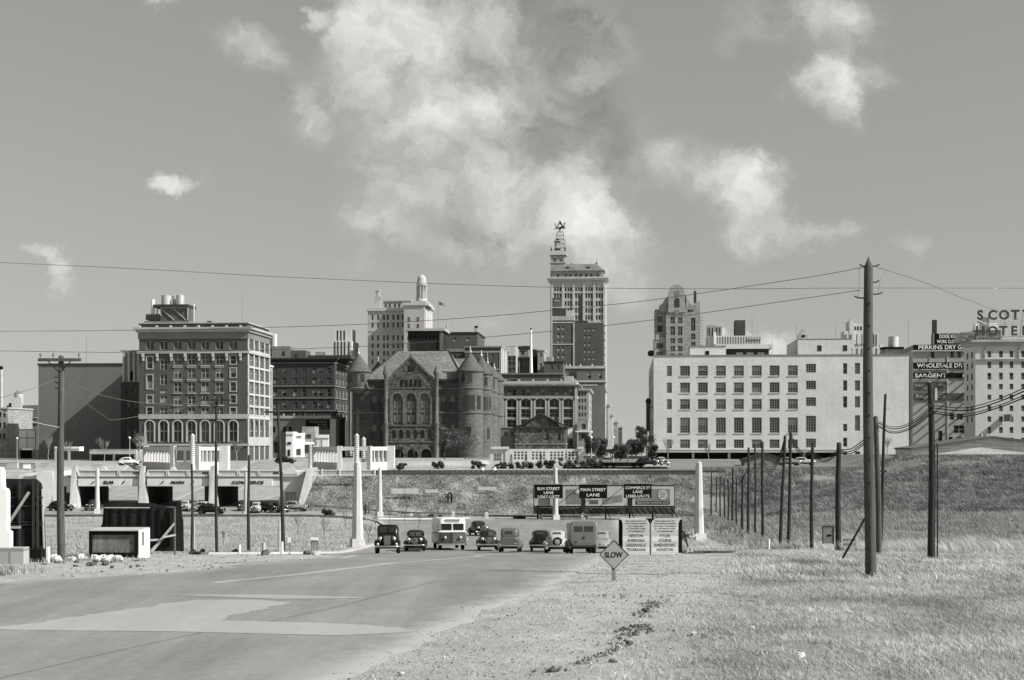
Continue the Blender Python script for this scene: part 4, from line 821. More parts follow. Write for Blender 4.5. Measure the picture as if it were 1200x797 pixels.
# conical turrets
CONE = mat('cone roof tiles', .11, 'tile', var=.2); DRESS = mat('dressed sandstone turret', .135, 'ashlar', var=.25)
def turret(cxp, y, rad, ztop, apex, z0=0, corbel=None, wins=(), flare=.5):
    x = lx(cxp); mb = MB(); prof = [(rad, z0), (rad, ztop)]
    if corbel: prof = [(corbel[1], 0), (corbel[1], corbel[2]), (corbel[1]+.35, corbel[2]+.3), (corbel[1], corbel[2]+.6), (corbel[1]*.72, corbel[0]-1.6), (rad*.8, corbel[0]-.6), (rad, corbel[0]), (rad, ztop)]
    mb.lathe(x, y, prof, 28); t = mb.build('turret', DRESS, r)
    mb = MB(); mb.lathe(x, y, [(rad, ztop-.3), (rad+flare, ztop), (rad+flare-.2, ztop+.35), (rad*.80, ztop+1.7), (.25, apex-1.0), (.12, apex-.8)], 28); c = mb.build('cone_roof', CONE, t)
    mb = MB(); mb.lathe(x, y, [(.32, apex-1.1), (.5, apex-.6), (.12, apex-.1), (.26, apex+.2), (.02, apex+1.0)], 10); mb.build('finial', METAL, c)
    for (ang, z, w, h) in wins:
        a = math.radians(ang); rr = rad+.02; mb = MB(); mb.box(-w/2, w/2, -.06, .3, -h/2, h/2, 0); mb.box(-w/2-.18, w/2+.18, -.02, .28, -h/2-.25, -h/2, 1); mb.box(-w/2-.16, w/2+.16, -.04, .28, h/2, h/2+.25, 1)
        o = mb.build('window', [GL, SANDTRIM], t); o.location = (x+rr*math.sin(a), y-rr*math.cos(a), z); o.rotation_euler = (0, 0, a)
    for zz_ in ((lz(484), lz(455.5)) if not corbel else (lz(455),)):
        if z0 < zz_ < ztop: mb = MB(); mb.lathe(x, y, [(rad, zz_-.25), (rad+.25, zz_-.15), (rad+.25, zz_+.15), (rad, zz_+.25)], 28); mb.build('string_course', SANDTRIM, t)
    return t
ht = lz(436); 
turret(419.3, 1.5, 3.65, ht, lz(411), corbel=(lz(455.5), 1.6, lz(484)), wins=[(-38, lz(443.5), 1.1, 2.4), (-5, lz(443.5), 1.1, 2.4), (30, lz(443.5), 1.1, 2.4)], flare=.5)
turret(550.5, 1.5, 3.95, ht, lz(409.5), wins=[(-28, lz(443.5), 1.0, 2.6), (8, lz(443.5), 1.0, 2.6), (-18, lz(472), 1.6, 4.2), (14, lz(472), 1.7, 4.4), (48, lz(472), 1.3, 4.2), (-5, lz(507), 2.0, 3.4)], flare=.5)
turret(560.0, 11, 3.6, lz(437.5), lz(412), wins=[(30, lz(446), .9, 2.6), (30, lz(472), 1.2, 4), (45, lz(508), 1.0, 3.2), (55, lz(472), 1.0, 4)])
turret(560.8, 30, 3.4, lz(438.5), lz(416.5), wins=[(40, lz(446), .9, 2.6)]); turret(562.5, 50, 3.2, lz(439), lz(420))
turret(427, 54, 3.2, lz(438), lz(417)); turret(424.6, 30, 3.2, lz(437), lz(415))
# left wall face of courthouse beyond turret: pale downpipe bay
B.block('buttress', 405.6, 407.3, 440, 541, 2, 4, TRIM)
# ================================================================ stone record hall with six tall bays
B = Bld('records_building', 'grey stone building with six tall arched bays behind the small gabled stone hall', 'building', 560, 577, 675, 449, mat('records grey brick', .13, 'brick', var=.15), D=40, trim=TRIM)
bc = [583.5, 599.8, 616.3, 633.2, 649.6, 666]
for c in bc:
    for q in (-2.8, 2.9): B.win('front', B.lx(c+q-2), B.lx(c+q+2), B.lz(463.5), B.lz(456.5), style='sr')
    B.win('front', B.lx(c-5.6), B.lx(c+5.6), B.lz(477), B.lz(468.5), style='v', arch=False, inset=.8)
    for (a, b) in ((481, 488.5), (493, 500.5), (505, 512.5), (516, 522)): B.win('front', B.lx(c-5.6), B.lx(c+5.6), B.lz(b), B.lz(a), style='vs', inset=.8)
B.side('right', 3, [(456.5, 463.5), (470, 488), (493, 512)], 3, 2, style='s'); B.finish()
for c in bc:
    for q in (-6.7, 6.7): B.block('pilaster', c+q-1.0, c+q+1.0, 470, 524, -.5, 0, LIME)
    for y in (478.5, 490.5, 502.5, 514): B.block('window_sill', c-5.6, c+5.6, y-.8, y+.8, -.25, 0, LIME)
    mb = MB(); rr = (B.lx(c+6.4)-B.lx(c-6.4))/2; 
    for k in range(8):
        t0, t1 = math.pi*(.1+.8*k/8), math.pi*(.1+.8*(k+1)/8); mb.beam((B.lx(c)+rr*math.cos(t0), -.15, B.lz(471)+1.3*math.sin(t0)), (B.lx(c)+rr*math.cos(t1), -.15, B.lz(471)+1.3*math.sin(t1)), .3, .4)
    mb.build('window_arch', TRIM, B.root)
B.band('cornice', 450.5, 453.5, 1.4, GREYST, lip=1); B.band('parapet', 446.8, 450, .3, LIME); B.band('string_course', 464.8, 467, .4, TRIM)
for c in (578, 591.5, 608, 624.8, 641.4, 657.8, 674): B.block('parapet_urn', c-1.3, c+1.3, 444.5, 446.8, -.3, .8, LIME)
B.block('corner_pier', 673.6, 676.2, 454, 528, -.55, 0, LIME)
st = B.block('attic_storey', 576, 659, 437, 446.5, 10, 30, MIDBRICK); B.block('coping', 575.5, 659.6, 436, 437.6, 9.5, 30, GREYP); B.block('attic_window', 596.5, 605, 443.6, 445.4, 9.9, 9.99, BLACK)
B.block('roof_hut', 660.2, 670.5, 440, 447, 8, 14, LIME)
# --- small gabled stone hall
B = Bld('stone_hall', 'small dark rubble-stone hall with a low gabled roof in front of the six-bay building', 'building', 430, 603.5, 663, 501.5, mat('dark rubble stone', .11, 'rubble', var=.3), D=14, trim=DKST)
B.grid([641.5, 655.5], [(507.8, 516)], 3.4, style='s', arch=True, frame=DKST); B.finish(); r = B.root
mb = MB(); pk = B.lx(633.5); mb.prism([(B.lx(609), B.H), (B.lx(659), B.H), (pk, B.lz(485.5))], .2, 13.8); mb.build('gable', mat('dark rubble stone', .11, 'rubble'), r)
mb = MB(); mb.beam((B.lx(602.5), 7, B.lz(500.6)), (B.lx(609), 7, B.lz(499)), .5, 15); mb.beam((B.lx(608), 7, B.lz(500)), (pk, 7, B.lz(485)), .4, 15); mb.beam((B.lx(664), 7, B.lz(500.6)), (pk, 7, B.lz(485)), .4, 15); mb.build('roof', DKST, r)
B.band('eaves', 500, 502, .5, DKST); B.band('string_course', 519.5, 521, .15, GREYP); B.block('quoin', 660.6, 663.4, 502, 524, -.12, 0, SANDTRIM); B.block('chimney', 649, 652, 489, 496, 3, 4.2, DKST)
B = Bld('annexe', 'small plain annexe with one round-headed window left of the gabled stone hall', 'building', 432, 586.5, 604, 501, mat('annexe brick', .14, 'brick'), D=12, trim=GREYP)
B.grid([592.5, 600.5], [(506, 511)], 3.2, style='s', arch=True, frame=FRAMED); B.finish(); B.band('coping', 500.4, 501.6, .2, GREYP)
slab('hoarding', 'small bright white hoarding beside the gabled stone hall', 'hoarding', 500, 664.5, 671, 500.5, 513, WHITE, .4, None, [('frame', 0, 1, .94, 1.0, GREYP), ('post', .4, .5, -.45, 0, GREYP)])
# --- clutter of roofs between courthouse and skyscraper
B = Bld('narrow_building', 'narrow brick building with gabled top in the roof clutter behind the six-bay building', 'building', 640, 594, 605, 418, MIDBRICK, D=16, trim=TRIM); B.grid([597.5, 602], [(424, 428), (431, 435)], 2.4, style='s'); B.finish(); B.band('cornice', 417, 419.5, .4, DKST)
B = Bld('narrow_building', 'narrow pale ended building left of the white chimney pole', 'building', 650, 608.5, 619.5, 406, mat('buff brick', .24, 'brick'), D=22, trim=PALE); B.grid([612.5], [(411, 416)], 3, style='s'); B.grid([(611, 3), (616, 3)], [(422, 434)], 3, style='sv'); B.finish(); B.band('cornice', 405.5, 408.5, .6, DKST); B.band('cornice', 418.5, 421, .9, DKST)
B = Bld('narrow_building', 'very dark windowless building right of the white chimney pole', 'building', 660, 619, 629.5, 409.5, mat('soot black brick', .035, 'brick'), D=20); B.finish()
B = Bld('narrow_building', 'grey stone building with two small windows beside the windowless dark one', 'building', 640, 630, 637.6, 410, GREYST, D=24, trim=LIME); B.grid([634], [(413.5, 418.5), (425.5, 430.5)], 2.2, style='s'); B.finish(); B.band('cornice', 409.4, 411, .3, LIME)
B = Bld('narrow_building', 'dark low building below the skyscraper with one round dark opening', 'building', 620, 637.5, 660, 424, MIDBRICK, D=24, trim=GREYP); B.grid([646.5, 654], [(428, 433)], 3.4, style='s'); B.finish(); B.band('coping', 423.5, 425, .3, DKST); B.block('roof_hut', 639, 647, 417, 424, 6, 12, GREYST)
def pole_thing(name, label, cat, Y, px, y0, y1, r0, m, r1=None, cap=None):
    x = (px-CX)/F*Y; z0 = CAMZ-(y1-HY)/F*Y; z1 = CAMZ-(y0-HY)/F*Y; t = empty(name, (x, Y, z0), 0, label=label, cat=cat)
    MB().cyl(0, 0, 0, z1-z0, r0, r1 or r0, n=14).build('shaft', m, t); 
    if cap: MB().cyl(0, 0, z1-z0, z1-z0+cap, (r1 or r0)*1.25, n=12).build('cap', BLACK, t)
    return t
pole_thing('chimney_pipe', 'tall thin white chimney pipe standing among the dark roofs', 'chimney', 615, 622.3, 386, 437, .72, WHITE, .3, .5)
# roof sign framework
t = empty('roof_sign_frame', ((596-CX)/F*630, 630, CAMZ-(437-HY)/F*630), -TH, label='open roof sign framework with pale end posts above the courthouse side roofs', cat='sign frame')
k = 630/F
for i, x in enumerate((-5, -2.5, 9.5)): MB().box(x*k-.35, x*k+.35, -.3, .3, 0, 31*k*(1 if i != 1 else .95)).build('post', WHITE if i != 1 else METAL, t)
mb = MB(); mb.box(-5*k, 16*k, -.1, .1, 30.6*k, 31.2*k)
for x in (3, 5): mb.box(x*k-.08, x*k+.08, -.1, .1, 14*k, 31*k)
mb.build('crossbar', GREYP, t)
# ================================================================ skyscraper with winged horse sign
B = Bld('skyscraper', 'tallest skyscraper with hipped tile roof and a corner tower carrying a winged horse sign', 'skyscraper', 1150, 645, 709, 328.5, TERRA, D=28, trim=LIME)
for g in (653.6, 666, 678.3, 690.2, 702.5):
    for (a, b) in ((337, 341.6), (344.6, 349.8), (353, 358.6), (361.4, 366.8), (369.6, 375)):
        for q in (-3.2, 0, 3.2): B.win('front', B.lx(g+q-1.05), B.lx(g+q+1.05), B.lz(b), B.lz(a), style='', inset=.6, frame=TRIM)
B.finish(); r = B.root; B.band('cornice', 325.2, 329, 2.6, LIME, lip=1); B.band('string_course', 342.3, 343.4, .6, LIME)
for px in (647, 659.8, 672.1, 684.2, 696.3, 708): B.block('pilaster', px-1.1, px+1.1, 332, 430, -.7, 0, LIME)
B.side_w = None
for px in (646, 650.5): pass
mb = MB(); [mb.box(B.W+.05, B.W+.9, y, y+2.2, 0, B.H-3) for y in (0, 6.4, 12.8, 19.2, 25.6)]; mb.build('side_pilasters', PALE, r)
ph = B.block('attic_storey', 646.8, 707, 317, 325.4, 2, 26, GREYST)
for px in (654, 663, 668.3, 675, 680.5, 687, 692.8, 701): B.block('window', px-1.2, px+1.2, 321, 325, 1.85, 1.99, GL)
x0, x1, q0, q1 = B.lx(646), B.lx(708.5), B.lx(656), B.lx(698.5); za, zb = B.lz(317.3), B.lz(308)
rm = MB(); rm.add([(x0, .5, za), (x1, .5, za), (x1, 27.5, za), (x0, 27.5, za), (q0, 9, zb), (q1, 9, zb), (q1, 19, zb), (q0, 19, zb)], [(0, 1, 5, 4), (1, 2, 6, 5), (2, 3, 7, 6), (3, 0, 4, 7), (4, 5, 6, 7)]); rf = rm.build('roof', ROOFT, r)
for px in (665, 689.5): MB().ball((B.lx(px), 4.5, B.lz(313.5)), 1.7, n=12, sz=(1.3, 1, .7)).build('dormer', DKST, rf)
mb = MB(); mb.lathe(q1, 14, [(.8, zb), (.8, zb+1.2), (.25, zb+1.6), (.1, zb+3.6)], 8); mb.lathe(B.lx(669), 14, [(.8, zb), (.6, zb+.8), (.1, zb+1.3)], 8); mb.build('finial', DKST, rf)
ct = MB(); ct.box(B.lx(644.8), B.lx(662.2), 3, 16, B.H, B.lz(306.4)); ct.box(B.lx(645.4), B.lx(661.8), 3.4, 15.6, B.lz(306.4), B.lz(299)); tb = ct.build('corner_tower', GREYST, r)
mb = MB(); mb.box(B.lx(644), B.lx(663), 2.4, 16.6, B.lz(307.6), B.lz(306.6)); mb.box(B.lx(643.8), B.lx(664), 2, 17, B.lz(298.4), B.lz(296.2)); mb.box(B.lx(645), B.lx(663), 3, 16, B.lz(296.2), B.lz(293.6)); mb.build('cornice', LIME, tb)
for px in (650, 658): B.block('window', px-1.1, px+1.1, 302.6, 306, 3.25, 3.38, GL)
for px in (645.8, 662): mb = MB(); mb.lathe(B.lx(px), 5, [(.6, B.lz(293.6)), (.6, B.lz(291.5)), (.1, B.lz(288.5))], 8); mb.build('finial', DKST, tb)
lt = MB(); c0, c1 = B.lx(649), B.lx(661.5); t0, t1 = B.lx(652), B.lx(659.5); zs = [B.lz(293.6), B.lz(289), B.lz(284), B.lz(279), B.lz(274), B.lz(270)]
ym = 9; pts = []
for i, z in enumerate(zs):
    f = i/5; a, b = c0+(t0-c0)*f, c1+(t1-c1)*f; hd = 3*(1-f)+1.2*f; pts.append([(a, ym-hd, z), (b, ym-hd, z), (b, ym+hd, z), (a, ym+hd, z)])
for A_, B_ in zip(pts, pts[1:]):
    for k_ in range(4): lt.beam(A_[k_], B_[k_], .35, .35); lt.beam(A_[k_], B_[(k_+1) % 4], .2, .2); lt.beam(B_[k_], B_[(k_+1) % 4], .25, .25)
lt.build('sign_scaffold', GREYP, r)
mb = MB(); mb.box(B.lx(650), B.lx(656), 7, 11, B.lz(291.5), B.lz(289.5)); mb.box(B.lx(648.8), B.lx(655.8), 7, 11, B.lz(282.5), B.lz(281)); mb.box(B.lx(651), B.lx(654.6), 7.4, 10.6, B.lz(279.5), B.lz(278)); mb.box(B.lx(649.5), B.lx(651), 7, 11, B.lz(287), B.lz(283.5)); mb.build('scaffold_deck', DKST, r)
# winged horse: a flat sign on each face, rearing to the right
hs = [(-4.6, .2), (-3.6, .9), (-2.2, 1.2), (-.6, 1.3), (.9, 1.5), (1.9, 2.8), (2.7, 3.9), (2.9, 4.5), (3.2, 4.1), (4.2, 3.3), (4.1, 2.8), (3.2, 2.9), (2.6, 1.9), (2.4, .7), (3.9, .2), (4.6, -.6), (4.2, -.8), (3.5, -.1), (2.1, -.2), (2.9, -1.4), (2.5, -1.7), (1.6, -.5), (.2, -.5), (-1.4, -.6), (-2.6, -1.2), (-3.4, -2.5), (-4.6, -3.2), (-4.9, -2.9), (-4.0, -2.1), (-3.3, -.9), (-4.0, -.6), (-5.2, -1.9), (-5.6, -1.6), (-4.6, -.2)]
wg = [(.6, 1.2), (-.4, 3.0), (-2.2, 4.8), (-4.8, 5.9), (-4.0, 4.9), (-4.6, 4.6), (-3.5, 3.9), (-3.9, 3.5), (-2.8, 3.0), (-3.0, 2.5), (-1.8, 2.1), (-.9, 1.2)]
hcx, hz = B.lx(655.5), B.lz(265)
for sgn, yy in ((1, 7.4), (-1, 10.2)):
    mb = MB(); mb.prism([(hcx+sgn*x*.56+sgn*2.0, hz+z*1.0-.4) for x, z in (hs if sgn > 0 else hs[::-1])], yy, yy+.3); mb.prism([(hcx+sgn*x*.56+sgn*2.0, hz+z*1.0-.4) for x, z in (wg if sgn > 0 else wg[::-1])], yy-.2, yy-.02); o = mb.build('winged_horse_sign', mat('sign enamel', .05 if sgn > 0 else .2, var=.3) if False else mat('sign enamel dark' if sgn > 0 else 'sign enamel light', .04 if sgn > 0 else .22), r)
# buildings in front of skyscraper
B = Bld('brick_tower', 'dark brick tower with paired windows and pale bands standing in front of the tallest skyscraper', 'building', 900, 646.5, 673, 375.5, mat('brown tower brick', .10, 'brick', var=.15), D=12, trim=LIME)
for px in (654.7, 660):
    for (a, b) in ((382, 387), (390.5, 395.5), (398.5, 401.5), (406.5, 411.5), (415, 420), (423, 427)): B.win('front', B.lx(px-1.5), B.lx(px+1.5), B.lz(b), B.lz(a), style='sB', blind=LIME, frame=TRIM)
B.finish(); B.band('string_course', 377.6, 378.8, .3, LIME); B.band('string_course', 403, 404.2, .3, LIME); B.block('corner_pier', 671.6, 673.2, 379, 440, -.4, 0, LIME); B.block('corner_pier', 646.2, 647.4, 371, 440, -.4, 0, LIME)
B.block('upper_storey', 646.5, 673, 370.5, 375.4, 0.02, 11, TRIM); B.block('stair_tower', 647, 658.2, 348.8, 360, 1, 8, MIDBRICK); B.block('stair_tower', 647, 663, 361, 370.4, 1, 9, DKBRICK); B.block('roof_hut', 658.4, 671.4, 363.2, 370.4, 4, 9, LIME); B.block('coping', 646.5, 658.6, 359.8, 361, .6, 8.6, LIME); B.block('sign_plate', 650, 655.6, 352, 353, .8, .98, LIME)
B = Bld('brick_tower', 'dark brick block with white-cornered windows right of the banded brick tower', 'building', 860, 673.5, 707, 378.5, mat('brown brick', .085, 'brick', var=.15), D=12, trim=LIME)
for px in (685.8, 690.8, 696):
    for (a, b) in ((384.5, 388.5), (392.5, 396.5), (401.5, 405.5), (409.5, 413.5), (418, 422)):
        if px == 696 and a in (392.5, 401.5): continue
        B.win('front', B.lx(px-1.2), B.lx(px+1.2), B.lz(b), B.lz(a), style='sB', blind=LIME, frame=TRIM)
B.finish(); B.block('upper_storey', 673.5, 688.5, 375.6, 378.4, 0, 11, DKBRICK); B.block('chimney', 678, 682.6, 346, 375.6, 2, 4.6, mat('sooty chimney brick', .05, 'brick')); B.block('roof_hut', 690, 704, 376.2, 378.4, 3, 8, LIME)
mb = MB(); [mb.box(B.W+.02, B.W+.5, y, y+.8, 0, B.H-1) for y in (0, 4, 8)]; [mb.box(B.W+.02, B.W+1.0, 0, 11, z, z+.2) for z in np.arange(4, B.H, 4.2)]; mb.build('fire_escape', GREYP, B.root)
B = Bld('brick_block', 'mid-grey brick block with two tall windows and a white parapet under the brick towers', 'building', 640, 659, 709, 430, mat('mid grey brick', .15, 'brick', var=.15), D=14, trim=LIME)
B.grid([690.5, 703.5], [(436.5, 444)], 4.2, style='b'); B.finish(); B.band('coping', 429, 432, .5, LIME, sides=False); B.band('string_course', 446, 448, .5, LIME)
for px in (663.5, 668, 680.5, 694): B.block('parapet_lamp', px-.6, px+.6, 426.8, 429, .1, .5, WHITE)
B.block('shadowed_recess', 667, 676, 436, 447, -.05, -.004, mat('recess shade tone', .05))  # raised dark plate; the shadow of a recess is its colour
# row down the left side of the far street
Y_ = 575; k0 = 0
rowspec = [(575, 676, 690, 456, 'four-storey building at the corner', GREYST), (640, 684, 698, 451, 'taller stone-fronted building, second', LIME), (730, 690, 706, 470, 'dark building with a stepped roof third in the row', MIDBRICK), (830, 694, 709, 456, 'tall slim sunlit building fourth in the row', LIME), (960, 700, 713, 474, 'grey building fifth in the row', GREYST), (1150, 706, 718, 486, 'low light building sixth in the row', LIME), (1450, 712, 724, 494, 'small building seventh in the row', GREYST), (1800, 716, 729, 500, 'smallest building of the row', MIDBRICK)]
for i, (Yq, a, b, tp, lab, mm) in enumerate(rowspec):
    B = Bld('street_building', lab+', left side of far street', 'building', Yq, a, b, tp, mm, D=45, trim=TRIM, group='buildings lining the left of the far city street')
    hh = (519-tp); n = max(2, int(hh/8))
    rows = [(tp+3+k*(hh-6)/n, tp+3+k*(hh-6)/n+(hh-6)/n*.6) for k in range(n)]
    if i < 4: B.grid([a+3+k*3.4 for k in range(int((b-a)/3.6))], rows, 2.0, style='s'); B.side('right', 5, rows, 3.2, 1.5, style='s')
    B.finish(); B.band('cornice', tp-.5, tp+1.5, .8, TRIM)
B = Bld('brick_block', 'narrow storefront with white display under the corner of the six-bay building', 'building', 545, 678.5, 689, 492, GREYST, D=20, trim=WHITE); B.grid([684], [(497, 503), (508, 514)], 5, style='s'); B.finish(); B.band('awning', 505, 506.5, 1.2, WHITE)
# ================================================================ RIGHT-HAND CITY
ANNEX = mat('pale annexe brick', .58, 'brick', var=.16)
B = Bld('postal_building', 'broad pale brick building with rows of square industrial windows and a shaded loading colonnade', 'building', 430, 766, 1065, 416.8, ANNEX, D=98, trim=LIME)
SASHG = mat('grey steel sash', .3, var=.1); BL2 = mat('grey window shade', .16, var=.2)
c12 = [802.7, 823.6, 844.7, 865.8, 886.8, 907.6, 929]
for (a, b) in ((428.8, 440.8), (448.4, 460.6), (467.8, 479.8), (489.4, 507.6), (515, 525.3)):
    B.win('front', B.lx(784.4-2.9), B.lx(784.4+2.9), B.lz(b), B.lz(a), style='gb', frame=SASHG, blind=BL2, inset=.25)
    for c in c12: B.win('front', B.lx(c-5.9), B.lx(c+5.9), B.lz(b), B.lz(a), style='g'+random.choice(['', 'b', 'B', '', 'b']), frame=SASHG, blind=BL2, inset=.25)
for (a, b) in ((427, 437.5), (446.7, 457), (466, 476.5), (487.5, 506.5), (514, 524.5)): B.win('front', B.lx(944.4), B.lx(956.2), B.lz(b), B.lz(a), style='g', frame=SASHG, inset=.25)
for (a, b) in ((426.5, 439), (446.5, 458.5), (465, 478), (497, 505.5), (513, 523.5), (530, 536.5)): B.win('front', B.lx(988), B.lx(992.8), B.lz(b), B.lz(a), style='s', frame=SASHG, inset=.3)
for (a, b) in ((426.3, 439), (446.5, 458.5), (465, 478), (487, 505)): B.win('front', B.lx(1001.8), B.lx(1007.8), B.lz(b), B.lz(a), style='sg', frame=SASHG, inset=.3)
B.win('front', B.lx(1002), B.lx(1008), B.lz(536.5), B.lz(529), style='s', frame=SASHG)
B.side('left', 14, [(428.8, 440.8), (448.4, 460.6), (467.8, 479.8), (489.4, 507.6)], 3, 2, style='', frame=SASHG)
for i, (a, b) in enumerate(((768, 811), (813.5, 853), (856, 897), (900, 941), (944, 984))): B.rects['front'].append((B.lx(a), B.lx(b), .02, B.lz(530.5), False))
B.finish(); r = B.root
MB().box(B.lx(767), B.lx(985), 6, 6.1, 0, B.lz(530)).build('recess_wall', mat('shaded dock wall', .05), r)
B.band('canopy', 528.2, 530.2, 1.6, TRIM, sides=False, px0=766, px1=990); B.band('string_course', 526.6, 527.6, .4, LIME, sides=False, px0=766, px1=990)
sills = MB()
for y in (441.6, 461.4, 480.6, 508.4, 526.0):
    for c in c12: sills.box(B.lx(c-6.6), B.lx(c+6.6), -.14, -.004, B.lz(y+.5), B.lz(y-.4))
sills.build('window_sills', LIME, r, kind='stuff') if False else None
for y in (441.4, 461.2, 480.4, 508.2):
    for c in c12: B.block('window_sill', c-6.5, c+6.5, y-.4, y+.4, -.16, -.004, LIME)
B.band('coping', 416.2, 417.2, .2, GREYP, sides=False)
ph = B.block('penthouse', 935, 998, 398.6, 416.6, .03, 30, ANNEX); B.block('coping', 934.8, 998.2, 398, 398.8, -.05, 30, GREYP)
for px in (960.5, 990.5): MB().box(B.lx(px-2.4), B.lx(px+2.4), -.05, .02, B.lz(412.3), B.lz(405.6)).build('window', GL, ph)
lan = B.block('roof_lantern', 937, 948, 392.3, 398, 2, 5, LIME); B.block('roof_lantern', 939, 946, 388.5, 392.2, 2.4, 4.6, LIME); B.block('vent', 940.6, 944.4, 392.9, 395.4, 1.9, 1.98, BLACK); B.block('vent_cap', 940.6, 944.6, 386, 388.5, 3, 4, TRIM)
rb = B.block('roof_block', 809, 851.5, 405.4, 416.6, 3, 14, PALE); B.block('roof_window', 827.3, 831.8, 410.8, 415.8, 2.9, 2.99, BLACK); B.block('coping', 808.6, 852, 404.7, 405.6, 2.8, 14, GREYP)
B.block('monitor', 851.6, 903, 408.3, 416.6, 5, 14, DKST); B.block('monitor_roof', 851.6, 906.5, 403.6, 408.2, 3.2, 15, PALE)
for px in (868, 880.5, 893.5): B.block('monitor_louvre', px-4, px+4, 412.4, 415.5, 4.9, 4.99, TRIM)
for px, y in ((777, 385), (906, 389), (935, 378.5), (981, 378)):
    MB().cyl(B.lx(px), 3, B.H, B.lz(y), .045, n=4).build('mast', GREYP, r) if px > 800 else None
# --- art deco tower with round-headed crown
B = Bld('art_deco_tower', 'stone art deco tower with round-headed crown and sloping shoulders behind the pale building', 'skyscraper', 760, 780.5, 820.5, 366, mat('deco tower stone', .30, 'ashlar', var=.15), D=26, trim=GREYST)
for px in (788.3, 797): 
    for (a, b) in ((372, 379.3), (382.5, 393), (396.3, 402.5), (405.5, 411.8), (414.5, 420)): B.win('front', B.lx(px-2.7), B.lx(px+2.7), B.lz(b), B.lz(a), style='sv', frame=GREYST)
for (a, b) in ((363, 366),): pass
for (a, b) in ((372.5, 388), (391, 398), (401, 408)): B.win('front', B.lx(809.6), B.lx(815), B.lz(b), B.lz(a), style='sv', frame=GREYST)
B.finish(); r = B.root; ln = lambda p, q: (B.lx(p), B.lz(q))
mb = MB(); arc = [(793+9.4*math.cos(t), 343.6-9.8*math.sin(t)) for t in [math.pi*k/14 for k in range(15)]]
mb.prism([ln(783, 366.2), ln(804, 366.2)]+[ln(*p) for p in [(802.6, 352)]+arc+[(783.4, 352)]], -.6, 10); cr = mb.build('crown', mat('deco tower stone', .3, 'ashlar'), r)
mb = MB(); mb.prism([ln(804, 366.2), ln(820.4, 366.2), ln(820.4, 352.5), ln(815, 355), ln(812, 358), ln(808.5, 355.5), ln(805.5, 350.5), ln(804, 345)], .2, 22); mb.prism([ln(772.5, 366.2), ln(783, 366.2), ln(782.6, 347), ln(779.5, 350), ln(776, 356), ln(773, 357.5)], 1.2, 22); mb.build('shoulder', GREYST, r)
mb = MB(); a2 = [(793.4+3*math.cos(t), 343.5-3.3*math.sin(t)) for t in [math.pi*k/8 for k in range(9)]]; mb.prism([ln(790.4, 360.3), ln(796.4, 360.3)]+[ln(*p) for p in [(796.4, 352)]+[(793.4+3*math.cos(t), 352-3*math.sin(t)) for t in [math.pi*k/8 for k in range(1, 8)]]+[(790.4, 352)]], -.7, -.61)
mb.build('crown_window', GL, cr); mb = MB(); mb.prism([ln(790.4, 347), ln(796.6, 347)]+[ln(*p) for p in a2], -.68, -.61); mb.build('crown_panel', GREYP, cr)
MB().box(B.lx(790.5), B.lx(796.2), -.7, -.61, B.lz(368.5), B.lz(363)).build('crown_panel', GREYP, cr)
MB().box(B.lx(806.5), B.lx(808.8), .05, .19, B.lz(367.5), B.lz(363)).build('window', GL, r); MB().box(B.lx(810), B.lx(812.4), .05, .19, B.lz(367.5), B.lz(363)).build('window', GL, r)
lw = MB(); lw.box(B.lx(767.5), B.lx(780.4), 2.5, 24, 0, B.lz(362)); lw.box(B.lx(766.5), B.lx(780.4), 1.2, 24, 0, B.lz(395)); lo_ = lw.build('left_wing', GREYST, r)
for (a, b) in ((370.5, 377), (381, 388.5)): B.block('window', 770.5, 776.5, a, b, 2.35, 2.49, GL)
for (a, b) in ((391, 393.5), (402, 408), (412, 417)): B.block('window', 770, 777, max(a, 396), b, 1.05, 1.19, GL) if b > 396 else None
mb = MB()
for px in (766.8, 769.5, 771.5): mb.prism([ln(px-.7, 398), ln(px+.7, 398), ln(px+.7, 392.5), ln(px, 391), ln(px-.7, 392.5)], .9, 1.7)
mb.build('pinnacle', LIME, lo_)
B.block('chimney', 814, 817, 339.6, 353.5, 8, 11, DKST); B.block('chimney_cap', 813.9, 817.1, 337.6, 339.6, 8, 11, TRIM)
vs_ = MB(); vs_.cyl(0, -.2, 0, .5, .1, n=4)
mb = MB()
for y in np.arange(372, 410, 3.6): mb.box(B.W+.02, B.W+1.5, 0, .8, B.lz(y+.5), B.lz(y))
mb.build('balcony_ledges', GREYP, r)
MB().lathe(B.lx(763.4), 6, [(.2, B.lz(417)), (1.6, B.lz(416)), (1.9, B.lz(413)), (1.5, B.lz(410.6)), (.2, B.lz(409.6))], 10).build('wall_lamp', DKST, lo_)
# --- hanging vertical sign on the street side
t = empty('hanging_sign', W3(757.2, 505.5, 440), -TH, label='tall dark vertical sign with a round top hanging over the far street', cat='sign'); k = 440/F
MB().box(0, 4.6*k, 0, .9, 0, 33*k).build('sign_panel', mat('dark sign enamel', .07), t); mb = MB(); mb.prism([(2.6*k+3.3*k*math.cos(a), 35*k+4*k*math.sin(a)) for a in np.linspace(0, 6.1, 16)], 0, .9); mb.build('sign_disc', DKST, t); MB().box(4.6*k, 9*k, .3, .5, 28*k, 29*k).build('bracket', DKST, t)
